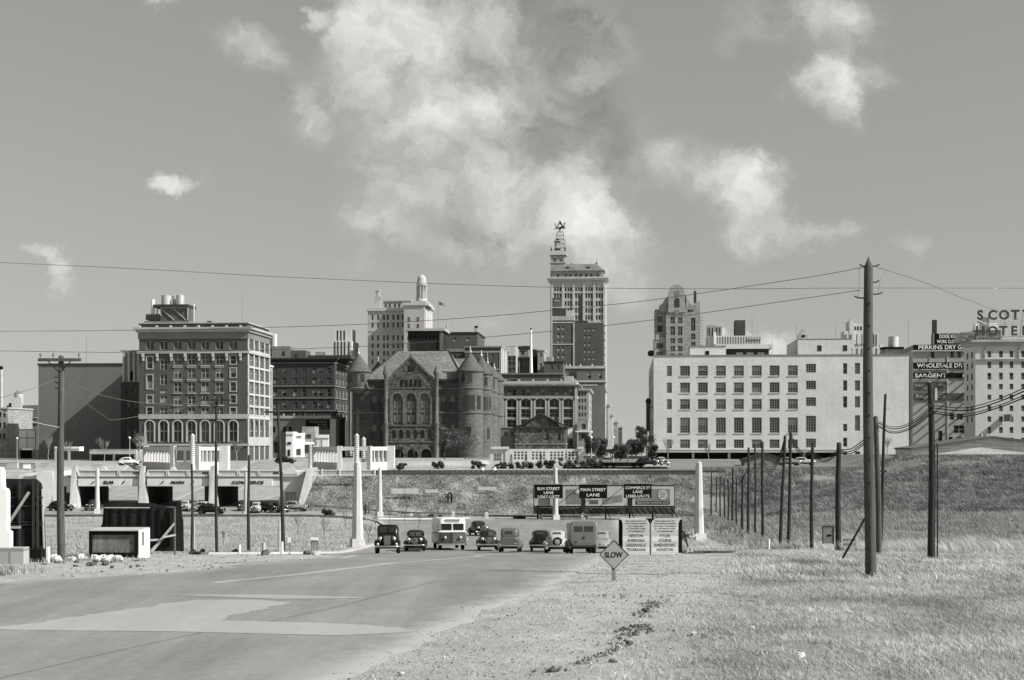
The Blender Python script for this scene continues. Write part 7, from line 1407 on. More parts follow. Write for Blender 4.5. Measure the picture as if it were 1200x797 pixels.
# destination boards
Yd = 70; g = G(762, Yd); kd = Yd/F; t = empty('destination_sign', (g.x, g.y, g.z-.1), 0, label='pair of white boards with rounded shoulders listing Texas destinations', cat='road sign'); zt = lambda py: CAMZ-(py-HY)/F*Yd-g.z+.1; xt = lambda px: (px-762)*kd
BRD = mat('white sign boards', .56, 'plank', var=.1)
for (a, b, lines) in [(727.5, 761, [('FOR HIGHWAYS TO', 610.6, 1.5, 24), ('FOLLOWING POINTS', 613.4, 1.5, 25), ('GO THRU ELM', 616.6, 1.5, 18), ('ST. ON LEFT LANE', 619.4, 1.5, 22), ('OF UNDERPASS', 622.6, 1.5, 19), ('DENTON', 627.8, 3.4, 16.5), ('SHERMAN', 633.2, 3.4, 19.5), ('GREENVILLE', 638.6, 3.4, 23.5), ('TEXARKANA', 644, 3.4, 23)]),
                     (763, 797, [('FOR HIGHWAYS TO', 610.6, 1.5, 23), ('FOLLOWING POINTS', 613.4, 1.5, 25), ('GO THRU COMMERCE', 616.6, 1.5, 26), ('ST. ON RIGHT LANE', 619.4, 1.5, 23.5), ('OF UNDERPASS', 622.6, 1.5, 19), ('TYLER', 627.8, 3.4, 12.5), ('ATHENS', 633.2, 3.4, 15), ('SHREVEPORT', 638.6, 3.4, 25), ('HOUSTON', 644, 3.4, 19)])]:
    A, B_, z0, z1 = xt(a), xt(b), zt(649), zt(607.6); s = -1 if a < 750 else 1; q = 7.0*kd
    outer = [(-1, 0)]; arc = lambda cx, sg: [(cx+sg*q*math.cos(u), z1-q+q*math.sin(u)) for u in np.linspace(0, math.pi/2, 7)]
    conc = [(A-1.6*kd, z1), (A+.9*kd, z1-2*kd), (A+2.0*kd, z1-6*kd), (A+2.2*kd, z1-10*kd)] if s < 0 else None
    if s < 0: poly = [(A+2.2*kd, z0), (B_, z0)]+arc(B_-q, 1)+conc
    else: poly = [(A, z0), (B_-2.2*kd, z0), (B_-2.2*kd, z1-10*kd), (B_-2.0*kd, z1-6*kd), (B_-.9*kd, z1-2*kd), (B_+1.4*kd, z1)]+arc(A+q, -1)[::-1]
    mb = MB(); mb.prism(poly, -.05, 0); pn = mb.build('panel', BRD, t); c = (A+B_)/2+(1.0*kd if s < 0 else -.8*kd)
    for (tx, py, hh, w) in lines: lettering(tx, c, -.055, zt(py), hh*kd, w*kd, mat('sign lettering grey', .06), pn, ext=.003, bold=.0)
MB().box(xt(761.6), xt(762.6), -.03, .06, 0, zt(607.4)).build('post', DKST, t); MB().box(xt(792), xt(793.2), .01, .09, 0, zt(640)).build('post', GREYP, t); MB().box(xt(725.5), xt(729.6), .02, .3, .3, zt(609.5)).build('end_board', BLACK, t); MB().box(xt(794.8), xt(799.4), .02, .35, zt(648), zt(609.5)).build('end_board', BLACK, t); MB().box(xt(756.5), xt(768), .01, .07, zt(613.5), zt(608)).build('back_board', BLACK, t)
# lane signs on the long billboard
Yb = 238.5; kb = Yb/F; g = G(708, Yb); t = empty('billboard', ((625-CX)*kb, Yb, g.z), 0, label='long dark-framed billboard with three black street lane signs across its top', cat='billboard'); zt = lambda py: CAMZ-(py-HY)*kb-g.z; xt = lambda px: (px-625)*kb
FB = mat('dark billboard frame', .03); PB = mat('billboard paper', .40, var=.1); PG = mat('grey printed paper', .18); 
MB().box(0, xt(791), .02, .25, zt(594.5), zt(568.5)).build('backing', FB, t)
for (a, b) in ((626, 681), (686, 735.5), (741, 790)): MB().box(xt(a), xt(b), -.08, .0, zt(592.8), zt(570)).build('poster', PB, t)
MB().box(xt(681.2), xt(685.8), -.12, .018, zt(602), zt(570)).build('divider', FB, t); MB().box(xt(735.7), xt(740.8), -.12, .018, zt(602), zt(570)).build('divider', FB, t)
sk = MB().box(0, xt(791), .05, .12, zt(602.5), zt(594.8)).build('lattice_skirt', mat('lattice skirt', .06, var=.5, scale=6), t); mb = MB()
for px in np.arange(626, 790, 7): mb.beam((xt(px), .0, zt(595)), (xt(px+6), .0, zt(602.5)), .08, .05)
mb.build('lattice', DKST, sk)
mb = MB(); [mb.box(xt(px)-.12, xt(px)+.12, .3, .6, -.5, zt(570)) for px in (630, 655, 682, 710, 738, 765, 788)]; mb.build('posts', FB, t, kind='stuff') if False else [MB().box(xt(px)-.12, xt(px)+.12, .3, .6, -.5, zt(570)).build('post', FB, t) for px in (630, 655, 682, 710, 738, 765, 788)]
for px in (630, 655, 682, 710, 738, 765, 788): MB().beam((xt(px), .4, zt(596)), (xt(px+5), -1.6, .05), .12, .12).build('strut', FB, t)
for (a, b, y0, y1, lines) in [(626, 659, 567.5, 583.5, [('ELM STREET', 572.2, 3.3, 26), ('LANE', 576.8, 3.3, 11), ('US67-US77', 581.6, 3.3, 25)]), (678, 710.5, 567.5, 583.5, [('MAIN STREET', 573.4, 3.5, 29), ('LANE', 579.4, 3.5, 15)]), (730, 762, 566.8, 583, [('COMMERCE ST', 571.2, 3.2, 29), ('LANE', 575.8, 3.2, 11), ('US80-US175', 580.8, 3.2, 27)])]:
    p = MB().box(xt(a), xt(b), -2.2, -1.95, zt(y1), zt(y0)).build('lane_sign', BLACK, t); MB().box(xt(a), xt(b), -2.3, -1.9, zt(y0), zt(y0-1)).build('lamp_hood', GREYP, p); [MB().beam((xt(q), -1.95, zt(y0+2)), (xt(q), 0, zt(y0+2.5)), .1, .1).build('arm', FB, p) for q in (a+2, b-2)]
    for (tx, py, hh, w) in lines: lettering(tx, xt((a+b)/2), -2.24, zt(py), hh*kb, w*kb, mat('sign white lettering', .8), p, ext=.02, bold=.0)
MB().box(xt(663.5), xt(681), -.12, -.09, zt(590.5), zt(573.5)).build('poster_picture', PG, t); MB().ball((xt(676), -.15, zt(576.5)), .38, sz=(1, .15, 1)).build('poster_picture', PB, t)
MB().add([(xt(706), -.12, zt(591)), (xt(729), -.12, zt(588)), (xt(729), -.12, zt(579.5)), (xt(706), -.12, zt(584.5))], [(0, 1, 2, 3)]).build('poster_picture', PG, t)
MB().box(xt(691), xt(701), -.12, -.09, zt(590.5), zt(586)).build('poster_picture', mat('dark printed paper', .1), t)
lp = MB().box(xt(745), xt(785), -.12, -.09, zt(591), zt(573)).build('poster_picture', PG, t)
mb = MB(); mb.prism([(xt(776.5)+5.6*kb*math.cos(a), zt(579.8)+5.9*kb*math.sin(a)) for a in np.linspace(0, 6.0, 22)], -.17, -.125); dk = mb.build('poster_disc', PB, lp); [MB().box(xt(776.5)-w*kb, xt(776.5)+w*kb, -.19, -.172, zt(y+.5), zt(y-.5)).build('disc_lines', GREYP, dk) for y, w in ((577, 3.2), (579.6, 3.8), (582.2, 2.6))]
MB().box(xt(745), xt(785), -.14, -.121, zt(591), zt(587.6)).build('caption_strip', BLACK, lp); lettering('MERCANTILE NATIONAL BANK', xt(765), -.16, zt(589.3), 1.9*kb, 38*kb, PB, lp, ext=.01, bold=.02)
# white panels on the embankment
for (a, b, y0, y1, Y, lab) in [(458.5, 490.5, 572.5, 578.8, 256, 'pair of joined blank white panels on the embankment slope'), (498, 514, 573.6, 577.4, 257, 'single narrow blank white panel on the slope, left of the dark arch marker'), (560, 582, 570.5, 574.5, 258, 'blank white panel on the slope left of the billboard'), (741, 760, 553.5, 556, 268, 'small pale board low on the bank above the billboard')]:
    x = (a-CX)/F*Y; t = empty('blank_board', (x, Y, H(x, Y)), 0, label=lab, cat='board'); z = lambda py: CAMZ-(py-HY)/F*Y-t.location.z; w = (b-a)/F*Y; n = 2 if 'pair' in lab else 1
    for i in range(n): MB().box(i*w/n+(.04 if i else 0), (i+1)*w/n-.04, 0, .06, z(y1), z(y0)).build('panel', PW, t); MB().box((i+.5)*w/n-.05, (i+.5)*w/n+.05, .07, .17, -.3, z(y0)).build('post', GREYP, t)
Y = 255; x = (525-CX)/F*Y; t = empty('rail_marker', (x, Y, H(x, Y)), 0, label='dark arched hoop marker with a dotted striped post on the embankment', cat='marker'); k = Y/F
MB().tube([(0, 0, 0), (0, 0, 10*k)]+[(-1.8*k+1.8*k+2*k-2*k*math.cos(a), 0, 10*k+2*k*math.sin(a)) for a in np.linspace(0.3, 2.9, 6)]+[(4*k, 0, 0)], .14, 8).build('hoop', BLACK, t); 
for i in range(4): MB().box(-3.6*k, -1.6*k, 0, .2, (2+i*2.6)*k, (3.4+i*2.6)*k).build('stripe', BLACK, t)
# guard posts at the kerb
for px, Y, h, lab in [(531, 243, 1.1, 'stone guard post seen just above the bus roof'), (570, 243, 1.0, 'stone guard post on the far kerb left of the billboard'), (633, 240, 1.0, 'stone guard post under the left end of the billboard'), (683, 239, 1.1, 'stone guard post under the middle of the billboard'), (482, 243, .8, 'stone guard post on the traffic island right of the slim pylon')]:
    g = G(px, Y-1.2); t = empty('guard_post', g, .2, label=lab, cat='guard post', group='stone guard posts along the far kerb'); MB().box(-.28, .28, -.22, .22, -.1, h*.8).build('shaft', LIME, t); mb = MB(); mb.add([(-.28, -.22, h*.8), (.28, -.22, h*.8), (.28, .22, h*.8), (-.28, .22, h*.8), (-.12, -.1, h), (.12, -.1, h), (.12, .1, h), (-.12, .1, h)], [(0, 1, 5, 4), (1, 2, 6, 5), (2, 3, 7, 6), (3, 0, 4, 7), (4, 5, 6, 7)]); mb.build('cap', LIME, t)
# short posts on the left verge
for px, Y, y0, w, lab in [(280.7, 88, 637.5, .055, 'slim white post on the left verge, leftmost of three'), (309, 92, 635.5, .09, 'thicker pale post in the middle of the left verge posts'), (330.5, 92, 634.5, .06, 'slim white post at the base of the leaning pole'), (327.5, 97, 608, .05, 'tall thin pale stake beside the leaning pole'), (227.6, 118, 610, .05, 'thin pale stake beside the armless pole'), (901, 108, 631, .06, 'short white post before the leaning pair of poles')]:
    g = G(px, Y); t = empty('verge_post', (g.x, g.y, g.z-.1), .1, label=lab, cat='post'); h = CAMZ-(y0-HY)/F*Y-g.z+.1; MB().cyl(0, 0, 0, h-.04, w*1.3, n=10).build('shaft', WHITE if 'pale' not in lab else LIME, t); MB().cyl(0, 0, h-.04, h, w*1.5, w, n=10).build('cap', TRIM, t)
g = G(339, 97); t = empty('small_sign', g, 0, label='small blank white sign plate on a thin stake by the leaning pole', cat='sign'); k = 97/F; z_ = lambda py: CAMZ-(py-HY)*k-g.z; MB().box(-2*k, 2*k, -.02, .02, z_(636), z_(630)).build('plate', WHITE, t); MB().box(-.02, .02, .02, .05, -.1, z_(631)).build('stake', GREYP, t)
g = G(369, 79); t = empty('signal_stand', g, 0, label='small white slatted box stand on two legs beside the road rocks', cat='stand'); k = 79/F; z_ = lambda py: CAMZ-(py-HY)*k-g.z
MB().box(-4.5*k, 3.5*k, -.15, .15, z_(633), z_(630)).build('top', WHITE, t); MB().box(-4*k, 3.6*k, -.12, .12, z_(634.6), z_(633.1)).build('shelf', GREYP, t)
for x in (-4, -2, 0, 2, 3.6): MB().box(x*k-.02, x*k+.02, -.03, .03, -.1 if x in (-4, 3.6) else .3, z_(634.6)).build('leg' if x in (-4, 3.6) else 'slat', GREYP, t)
MB().box(3.6*k, 4.4*k, -.03, .03, -.1, z_(624)).build('mast', LIME, t)
# framed notice and low sign in the field
g = G(970, 88); t = empty('framed_notice', g, 0, label='small dark-framed notice board in the grass beside the thick dark pole', cat='notice'); k = 88/F; z_ = lambda py: CAMZ-(py-HY)*k-g.z
MB().box(-5.5*k, 7*k, .02, .05, z_(637), z_(618)).build('panel', GREYP, t); 
for a in ((-6, -5.4, 638, 616.3), (6.6, 7.2, 638, 616.3), (-5.4, 6.6, 617.4, 616.3)): MB().box(a[0]*k, a[1]*k, -.02, .08, z_(a[2])-.0, z_(a[3])).build('frame', BLACK, t)
mb = MB(); mb.ball((1.8*k, 0, z_(627.5)), .11, sz=(1.2, .1, .6)); mb.build('emblem', BLACK, t)
g = G(996, 84); t = empty('low_sign', g, 0, label='low white lettered board half sunk in grass left of the tallest pole', cat='sign'); k = 84/F; z_ = lambda py: CAMZ-(py-HY)*k-g.z
p = MB().box(-10*k, 10*k, 0, .04, z_(641), z_(629)).build('panel', LIME, t); lettering('RIDGE', 0, -.012, z_(632.5), 3.2*k, 15*k, GREYP, p, ext=.004); lettering('SERVICE', 0, -.012, z_(637.8), 3*k, 15*k, GREYP, p, ext=.004); MB().box(-8*k, -7.4*k, .04, .09, -.2, z_(630)).build('post', GREYP, t); MB().box(7.4*k, 8*k, .04, .09, -.2, z_(630)).build('post', GREYP, t)
# easel-like timbers behind the right board
g = G(808, 92); t = empty('trestle', g, 0, label='broken timber trestle leaning behind the right destination board', cat='trestle'); k = 92/F
for a, b in (((-8, 28), (1, 2)), ((-3, 2), (6, 24)), ((2, 3), (5, 30)), ((-2, 4), (4, 3.4)), ((4, 20), (8, 23))): MB().beam((a[0]*k, 0, a[1]*k), (b[0]*k, .1, b[1]*k), .09, .07).build('timber', POLE if a[0] == -8 else LIME, t)
# ================================================================ LEFT FOREGROUND
g = G(5, 54); kk = 54/F; t = empty('stone_pylon', ((-14-CX)*kk, 54, g.z-.1), 0, label='bright white masonry pylon on a grey plinth cut by the left edge', cat='pylon'); z_ = lambda py: CAMZ-(py-HY)*kk-g.z+.1; x_ = lambda px: (px+14)*kk; PWW = mat('whitewashed masonry', .8, var=.06)
mb = MB(); mb.prism([(x_(-60), 0), (x_(8.8), 0), (x_(8.8), z_(624)), (x_(5.5), z_(622)), (x_(5.5), z_(577)), (x_(4), z_(573.5)), (x_(.5), z_(572)), (x_(-.5), z_(552)), (x_(-2), z_(548)), (x_(-60), z_(548))], .2, .6); mb.build('shaft', PWW, t)
MB().box(x_(-60), x_(27.5), .0, .65, 0, z_(642)).build('plinth', mat('grey plinth blocks', .30, 'ashlar', var=.1), t)
g = G(30, 56); kk = 56/F; t = empty('hoarding', ((4-CX)*kk, 56, g.z-.1), 0, label='dark back of a large hoarding with rounded top corner, at far left', cat='hoarding'); z_ = lambda py: CAMZ-(py-HY)*kk-g.z+.1; x_ = lambda px: (px-4)*kk; HB = mat('dark hoarding boards', .022, 'plank', var=.4)
mb = MB(); mb.prism([(x_(4), z_(659)), (x_(53), z_(659)), (x_(51.5), z_(612)), (x_(50), z_(600)), (x_(49.4), z_(574)), (x_(47.5), z_(566)), (x_(42), z_(561.5)), (x_(4), z_(561))], 0, .12); mb.build('panel', HB, t)
mb = MB()
for y in (583, 593, 612, 615, 641): mb.box(x_(5), x_(51), -.07, -.004, z_(y+.6), z_(y-.6))
for px in (24, 40, 45): mb.box(x_(px)-.04, x_(px)+.04, -.13, -.075, z_(658), z_(563))
mb.build('battens', mat('hoarding battens', .04), t); MB().beam((x_(11), -.35, z_(617)), (x_(36), -.2, z_(576.5)), .09, .07).build('brace', mat('pale brace timber', .3), t); MB().beam((x_(11), -.3, z_(617.5)), (x_(27), -.25, z_(617.5)), .09, .07).build('brace', mat('pale brace timber', .3), t)
MB().box(x_(55), x_(57.6), -.1, .1, 0, z_(641)).build('end_post', WHITE, t); MB().box(x_(33), x_(54), -.6, -.15, 0, z_(642.5)).build('lower_box', BLACK, t); MB().beam((x_(52.4), -.03, z_(659)), (x_(49.8), -.03, z_(573)), .05, .05).build('edge_trim', LIME, t)
g = G(165, 76); kk = 76/F; t = empty('hoarding', ((117-CX)*kk, 76, g.z-.1), 0, label='dark ribbed back of a hoarding propped by pale slanting timbers, behind the framed box', cat='hoarding'); z_ = lambda py: CAMZ-(py-HY)*kk-g.z+.1; x_ = lambda px: (px-117)*kk
mb = MB(); mb.prism([(x_(117), z_(619)), (x_(120), z_(613)), (x_(121.5), z_(592)), (x_(126), z_(590)), (x_(142), z_(589)), (x_(148), z_(587.5)), (x_(151), z_(589)), (x_(180), z_(590)), (x_(190), z_(594)), (x_(205), z_(595)), (x_(209), z_(589)), (x_(212), z_(590)), (x_(213), z_(604)), (x_(214.5), z_(612)), (x_(215), z_(646)), (x_(175), z_(646)), (x_(174), z_(619))], 0, .12); mb.build('panel', HB, t)
mb = MB()
for px in (125, 132, 143, 153, 166, 177, 187, 198): mb.box(x_(px)-.05, x_(px)+.05, -.09, -.004, z_(618 if px < 174 else 640), z_(595))
mb.build('battens', mat('black battens', .01), t); MB().box(x_(123), x_(176), -.12, -.095, z_(595.4), z_(594.3)).build('light_rail', LIME, t)
BR = mat('pale brace timber', .3)
for a, b in (((178, 649), (206, 613)), ((181.5, 647.5), (203, 617)), ((195, 628.5), (207, 626.5)), ((175, 632), (189, 632))): MB().beam((x_(a[0]), -.9, z_(a[1])), (x_(b[0]), -.3, z_(b[1])), .09, .07).build('brace', BR, t)
MB().box(x_(205.4), x_(207), -.3, -.2, 0, z_(595)).build('upright', mat('brown upright', .12), t)
g = G(140, 66); kk = 66/F; t = empty('framed_box', ((105-CX)*kk, 66, g.z-.1), 0, label='low dark-framed display box with pale sunlit end before the ribbed hoarding', cat='display box'); z_ = lambda py: CAMZ-(py-HY)*kk-g.z+.1; x_ = lambda px: (px-105)*kk
mb = MB(); mb.box(x_(105), x_(163)-.04, 0, 1.75, 0, z_(622)); mb.build('box', mat('box inside', .02), t)
for a in ((105, 108.5, 650, 622), (158.5, 163, 650, 622), (108.5, 158.5, 626.5, 622), (108.5, 158.5, 650, 647.5)): MB().box(x_(a[0]), x_(a[1]), -.12, -.004, z_(a[2]), z_(a[3])).build('frame', BLACK, t)
MB().box(x_(108.5), x_(158.5), -.02, -.003, z_(647.5), z_(626.5)).build('picture', mat('mottled faded picture', .17, var=.7, scale=3), t); MB().box(x_(104.5), x_(163.6), -.2, 1.85, z_(622), z_(620.5)).build('top_board', LIME, t)
e = MB().box(x_(163)-.03, x_(163)+.05, -.12, 1.75, 0, z_(622)).build('end_panel', WHITE, t); MB().box(x_(163)+.052, x_(163)+.07, .25, .65, z_(640), z_(624)).build('slot', GREYP, e)
# rubble and rocks
ROCK = mat('pale broken concrete', .55, var=.3, scale=3, bump=.5); ROCKD = mat('dark rock', .10, var=.4, scale=3, bump=.5)
def rock(name, label, px, Y, s, m, grp=None, sz=(1, .8, .6)):
    g = G(px, Y); mb = MB(); n, mm = 8, 5; rr = random.Random(int(px*13+Y*7)); vs = []
    for k in range(mm+1):
        ph = math.pi*k/mm
        for i in range(n): q = s*(.75+.5*rr.random()) if 0 < k < mm else s*.85; vs.append((q*sz[0]*math.sin(ph)*math.cos(2*math.pi*i/n), q*sz[1]*math.sin(ph)*math.sin(2*math.pi*i/n), -q*sz[2]*math.cos(ph)))
    mb.add(vs, [(k*n+i, k*n+(i+1) % n, (k+1)*n+(i+1) % n, (k+1)*n+i) for k in range(mm) for i in range(n)], 0, False)
    o = mb.build(name, m, label=label, cat='rock', group=grp); o.location = (g.x, g.y, g.z+s*sz[2]*.45); o.rotation_euler = (0, 0, rr.random()*3); return o
for i in range(46):
    px = random.choice([random.uniform(60, 70), random.uniform(78, 104), random.uniform(108, 122), random.uniform(124, 139)]); Y = random.uniform(58, 63)
    rock('rubble', 'jagged pale rubble chunk in the heap between the left pole and the framed box', px, Y, random.uniform(.08, .23), ROCK, 'pale rubble heap at left', (1, .8, .8))
for i in range(18): rock('dirt_clod', 'small dark clod of earth on the pale verge below the rubble heap', random.uniform(52, 165), random.uniform(52, 57), random.uniform(.07, .17), ROCKD, 'dark clods below the rubble')
rock('road_rock', 'long dark rock lying on the road edge right of the verge posts', 312, 70, .30, ROCKD, None, (1.5, .8, .6)); rock('road_rock', 'pale flat rock touching the long dark one', 320, 70, .24, ROCK, None, (1.3, .8, .45)); rock('road_rock', 'tiny rock alone on the road edge between two bigger groups', 340, 70.5, .12, ROCKD); rock('road_rock', 'dark rock at the foot of the white slatted stand', 361.5, 72.5, .27, ROCKD); rock('road_rock', 'white rock at the foot of the slatted stand', 371, 72.5, .26, ROCK)
for (px, py, s, m, lab) in [(938, 771, .11, ROCK, 'largest white stone in the near right grass'), (812, 745, .08, ROCK, 'white scrap of stone at the left margin of the grass'), (881, 738, .07, ROCK, 'small white stone right of the margin scrap'), (470, 791, .06, ROCK, 'white pebble at the bottom centre on the dirt'), (520, 772, .035, ROCK, 'tiny white pebble up from the bottom centre one'), (757, 719, .13, ROCKD, 'dark clod on the rutted dirt bank'), (718, 778, .09, ROCKD, 'dark clod at the lower end of the ruts'), (648, 788, .09, ROCKD, 'dark clod near the bottom of the dirt shoulder'), (745, 745, .09, ROCKD, 'dark clod midway along the rut'), (738, 756, .08, ROCKD, 'smaller clod below the midway one')]:
    Y = F*3.95/(py-HY); rock('stone', lab, px, Y, s, m)
# two walkers on the kerb
def walker(px, Y, pose, label, top, legs):
    x = (px-CX)/F*Y; t = empty('person', (x, Y, H(x, Y)+.02), pose[0], label=label, cat='person'); st = pose[1]
    J = {'pel': (0, 0, .95), 'wa': (0, 0, 1.12), 'ch': (0, -.02, 1.36), 'nk': (0, -.03, 1.52), 'hd': (0, -.05, 1.66), 'ht': (0, -.05, 1.78), 'lh': (-.1, 0, .9), 'lk': (-.11, -st*.22, .5), 'la': (-.11, -st*.1, .09), 'lt': (-.11, -st*.1-.17, .04), 'rh': (.1, 0, .9), 'rk': (.11, st*.1, .5), 'ra': (.11, st*.34, .11), 'rt': (.11, st*.34-.16, .04), 'ls': (-.19, -.01, 1.43), 'le': (-.26, .04, 1.16), 'lw': (-.25, -.08, .92), 'lf': (-.25, -.12, .82), 'rs': (.19, -.01, 1.43), 're': (.26, .02, 1.16), 'rw': (.26, -.12, .95), 'rf': (.26, -.16, .86)}
    R_ = {'pel': .14, 'wa': .135, 'ch': .155, 'nk': .065, 'hd': .10, 'ht': .07, 'lh': .095, 'rh': .095, 'lk': .065, 'rk': .065, 'la': .05, 'ra': .05, 'lt': .04, 'rt': .04, 'ls': .07, 'rs': .07, 'le': .05, 're': .05, 'lw': .04, 'rw': .04, 'lf': .035, 'rf': .035}
    E = [('pel', 'wa'), ('wa', 'ch'), ('ch', 'nk'), ('nk', 'hd'), ('hd', 'ht'), ('pel', 'lh'), ('lh', 'lk'), ('lk', 'la'), ('la', 'lt'), ('pel', 'rh'), ('rh', 'rk'), ('rk', 'ra'), ('ra', 'rt'), ('ch', 'ls'), ('ls', 'le'), ('le', 'lw'), ('lw', 'lf'), ('ch', 'rs'), ('rs', 're'), ('re', 'rw'), ('rw', 'rf')]
    ks = list(J); me = bpy.data.meshes.new('body'); me.from_pydata([J[k] for k in ks], [(ks.index(a), ks.index(b)) for a, b in E], [])
    o = bpy.data.objects.new('body', me); COL.objects.link(o); o.parent = t; sk = o.modifiers.new('skin', 'SKIN')
    for i, k in enumerate(ks): me.skin_vertices[0].data[i].radius = (R_[k], R_[k]*.8); me.skin_vertices[0].data[i].use_root = (k == 'pel')
    o.modifiers.new('sub', 'SUBSURF').levels = 1; me.materials.append(mat('clothing '+str(top), top))
    tr = MB(); tr.loft([(0, .01, 0, .01, 2)]*2) if False else None
    for (sx, a, b, c) in ((-1, 'lh', 'lk', 'la'), (1, 'rh', 'rk', 'ra')): MB().tube([J[a], J[b], J[c]], .115, 10, r1=.085).build('trouser_leg', mat('trousers '+str(legs), legs), t)
    m_ = MB(); m_.lathe(0, -.05, [(.16, 1.74), (.15, 1.755), (.10, 1.76), (.09, 1.85), (.01, 1.87)], 12); m_.build('hat', mat('felt hat', .03), t)
walker(428, 243.2, (.4, 1), 'person in dark clothes walking on the far kerb, left of the pair', .03, .04); walker(432.5, 243.6, (-.3, -1), 'person in light clothes walking on the far kerb, right of the pair', .5, .45)

# clutter at street level over the left end of the underpass
w_ = empty('street_wall', ((-10-CX)/F*300, 300, 5.1), 0, label='low pale roadside wall above the far-left end of the underpass', cat='wall'); k = 300/F
MB().box(0, 52*k, 0, .4, 0, 6.5*k).build('wall', GREYST, w_); MB().box(0, 52*k, -.1, .5, 6.5*k, 7.4*k).build('coping', LIME, w_)
for i, (px, w, h, m, lab) in enumerate([(8, 12, 7, LIME, 'pale parked delivery crate at the far-left street edge'), (27, 7, 5, WHITE, 'white crate on the street left of the leftmost pylon'), (48, 9, 6, GREYST, 'grey crate beside the leftmost underpass pylon'), (108, 11, 4.5, GREYST, 'grey crate on the street over the ELM opening')]):
    t = empty('street_crate', ((px-CX)/F*296, 296, 5.2), .1*i, label=lab, cat='crate', group='crates at the street edge'); k = 296/F; MB().box(0, w*k, 0, 1.2, 0, h*k).build('box', m, t); MB().box(-.05, w*k+.05, -.05, 1.25, h*k, h*k+.1).build('lid', TRIM, t)
# ================================================================ TREES AND BUSHES
BARK = mat('winter bark', .10, var=.3); BARKL = mat('pale dry twigs', .22, var=.3)
def leafm(name, v, tr=.25):
    m = bpy.data.materials.new(name); m.use_nodes = True; nt = m.node_tree; b = nt.nodes['Principled BSDF']; b.inputs['Roughness'].default_value = .7; b.inputs['Specular IOR Level'].default_value = .2
    g = nt.nodes.new('ShaderNodeNewGeometry'); r = nt.nodes.new('ShaderNodeMapRange'); r.inputs[3].default_value = v*.5; r.inputs[4].default_value = v*1.6; nt.links.new(g.outputs['Random Per Island'], r.inputs[0])
    c = nt.nodes.new('ShaderNodeCombineColor'); [nt.links.new(r.outputs[0], c.inputs[i]) for i in range(3)]; nt.links.new(c.outputs[0], b.inputs['Base Color']); return m
LEAF = leafm('dark foliage', .045); LEAFM = leafm('grey green foliage', .10); LEAFL = leafm('pale budding foliage', .20)
def branches(mb, p, d, L, r, depth, rnd, spread=.6, up=.25):
    n = 3; q = p; pts = [p]
    for i in range(n):
        d = (d+Vector((rnd.uniform(-.18, .18), rnd.uniform(-.18, .18), rnd.uniform(-.05, .12)))).normalized(); q = q+d*L/n; pts.append(q)
    mb.tube(pts, r, 4 if depth < 3 else 6, r1=r*.6); tips = [q]
    if depth > 0:
        for k in range(rnd.choice([3, 3, 4])):
            s = rnd.uniform(.35, 1.0); b = pts[min(3, int(s*3)+0)] if s < 1 else q
            nd = (d+Vector((rnd.uniform(-1, 1), rnd.uniform(-1, 1), rnd.uniform(-.2, .6)))*spread+Vector((0, 0, up))).normalized(); tips += branches(mb, b, nd, L*rnd.uniform(.55, .8), r*.5, depth-1, rnd, spread, up)
    return tips
def bare_tree(label, px, Y, h, m=BARK, depth=4, group=None, z=None, name='bare_tree', leaves=0, lm=None, r=None):
    x = (px-CX)/F*Y; z = H(x, Y) if z is None else z; rnd = random.Random(int(px*7+Y)); t = empty(name, (x, Y, z-.1), rnd.random()*6, label=label, cat='tree', group=group)
    tk = MB(); r = r or h*.022; tk.tube([(0, 0, 0), (.02*h, 0, h*.15), (0, .01*h, h*.3)], r, 8, r1=r*.75); tk.build('trunk', m, t)
    cb = MB(); tips = []
    for k in range(4): a = k*1.6+rnd.random(); tips += branches(cb, Vector((0, .01*h, h*.29)), Vector((math.cos(a)*.5, math.sin(a)*.5, 1)).normalized(), h*.30, r*.6, depth-1, rnd)
    if leaves:
        for i in range(leaves):
            p = rnd.choice(tips)+Vector((rnd.gauss(0, .04*h), rnd.gauss(0, .04*h), rnd.gauss(0, .04*h))); s = h*.018*rnd.uniform(.6, 1.4); a = Vector((rnd.uniform(-1, 1), rnd.uniform(-1, 1), rnd.uniform(-1, 1))).normalized()*s; b = a.orthogonal().normalized()*s
            cb.add([p-a, p+b, p+a, p-b], [(0, 1, 2, 3)], 1)
    cb.build('crown', [m, lm or LEAFL], t); return t
def leafy(name, label, px, Y, w, h, m=LEAF, n=900, group=None, z=None, trunk=.15, leaf=.16, cat='tree', blobs=9):
    x = (px-CX)/F*Y; z = H(x, Y) if z is None else z; rnd = random.Random(int(px*11+Y)); t = empty(name, (x, Y, z-.05), 0, label=label, cat=cat, group=group)
    if trunk: MB().tube([(0, 0, 0), (.05, 0, h*.3), (0, 0, h*.6)], trunk, 6, r1=trunk*.5).build('trunk', BARK, t)
    C_ = [(rnd.uniform(-.36, .36)*w, rnd.uniform(-.3, .3)*w, h*rnd.uniform(.28 if trunk else .15, .85), rnd.uniform(.13, .26)*min(w, h)) for _ in range(blobs)]; cb = MB()
    for i in range(n):
        c = rnd.choice(C_); d = Vector((rnd.gauss(0, 1), rnd.gauss(0, 1), rnd.gauss(0, 1))).normalized()*c[3]*rnd.uniform(.3, 1.5); p = Vector(c[:3])+d
        if p.z < 0: p.z = abs(p.z)*.5
        s = leaf*rnd.uniform(.6, 1.5); a = Vector((rnd.uniform(-1, 1), rnd.uniform(-1, 1), rnd.uniform(-.8, .8))).normalized()*s; b = a.cross(d).normalized()*s*.7 if a.cross(d).length > 1e-4 else a.orthogonal()*s; cb.add([p-a, p+b, p+a, p-b], [(0, 1, 2, 3)], 0)
    cb.build('crown' if trunk else 'foliage', m, t); return t
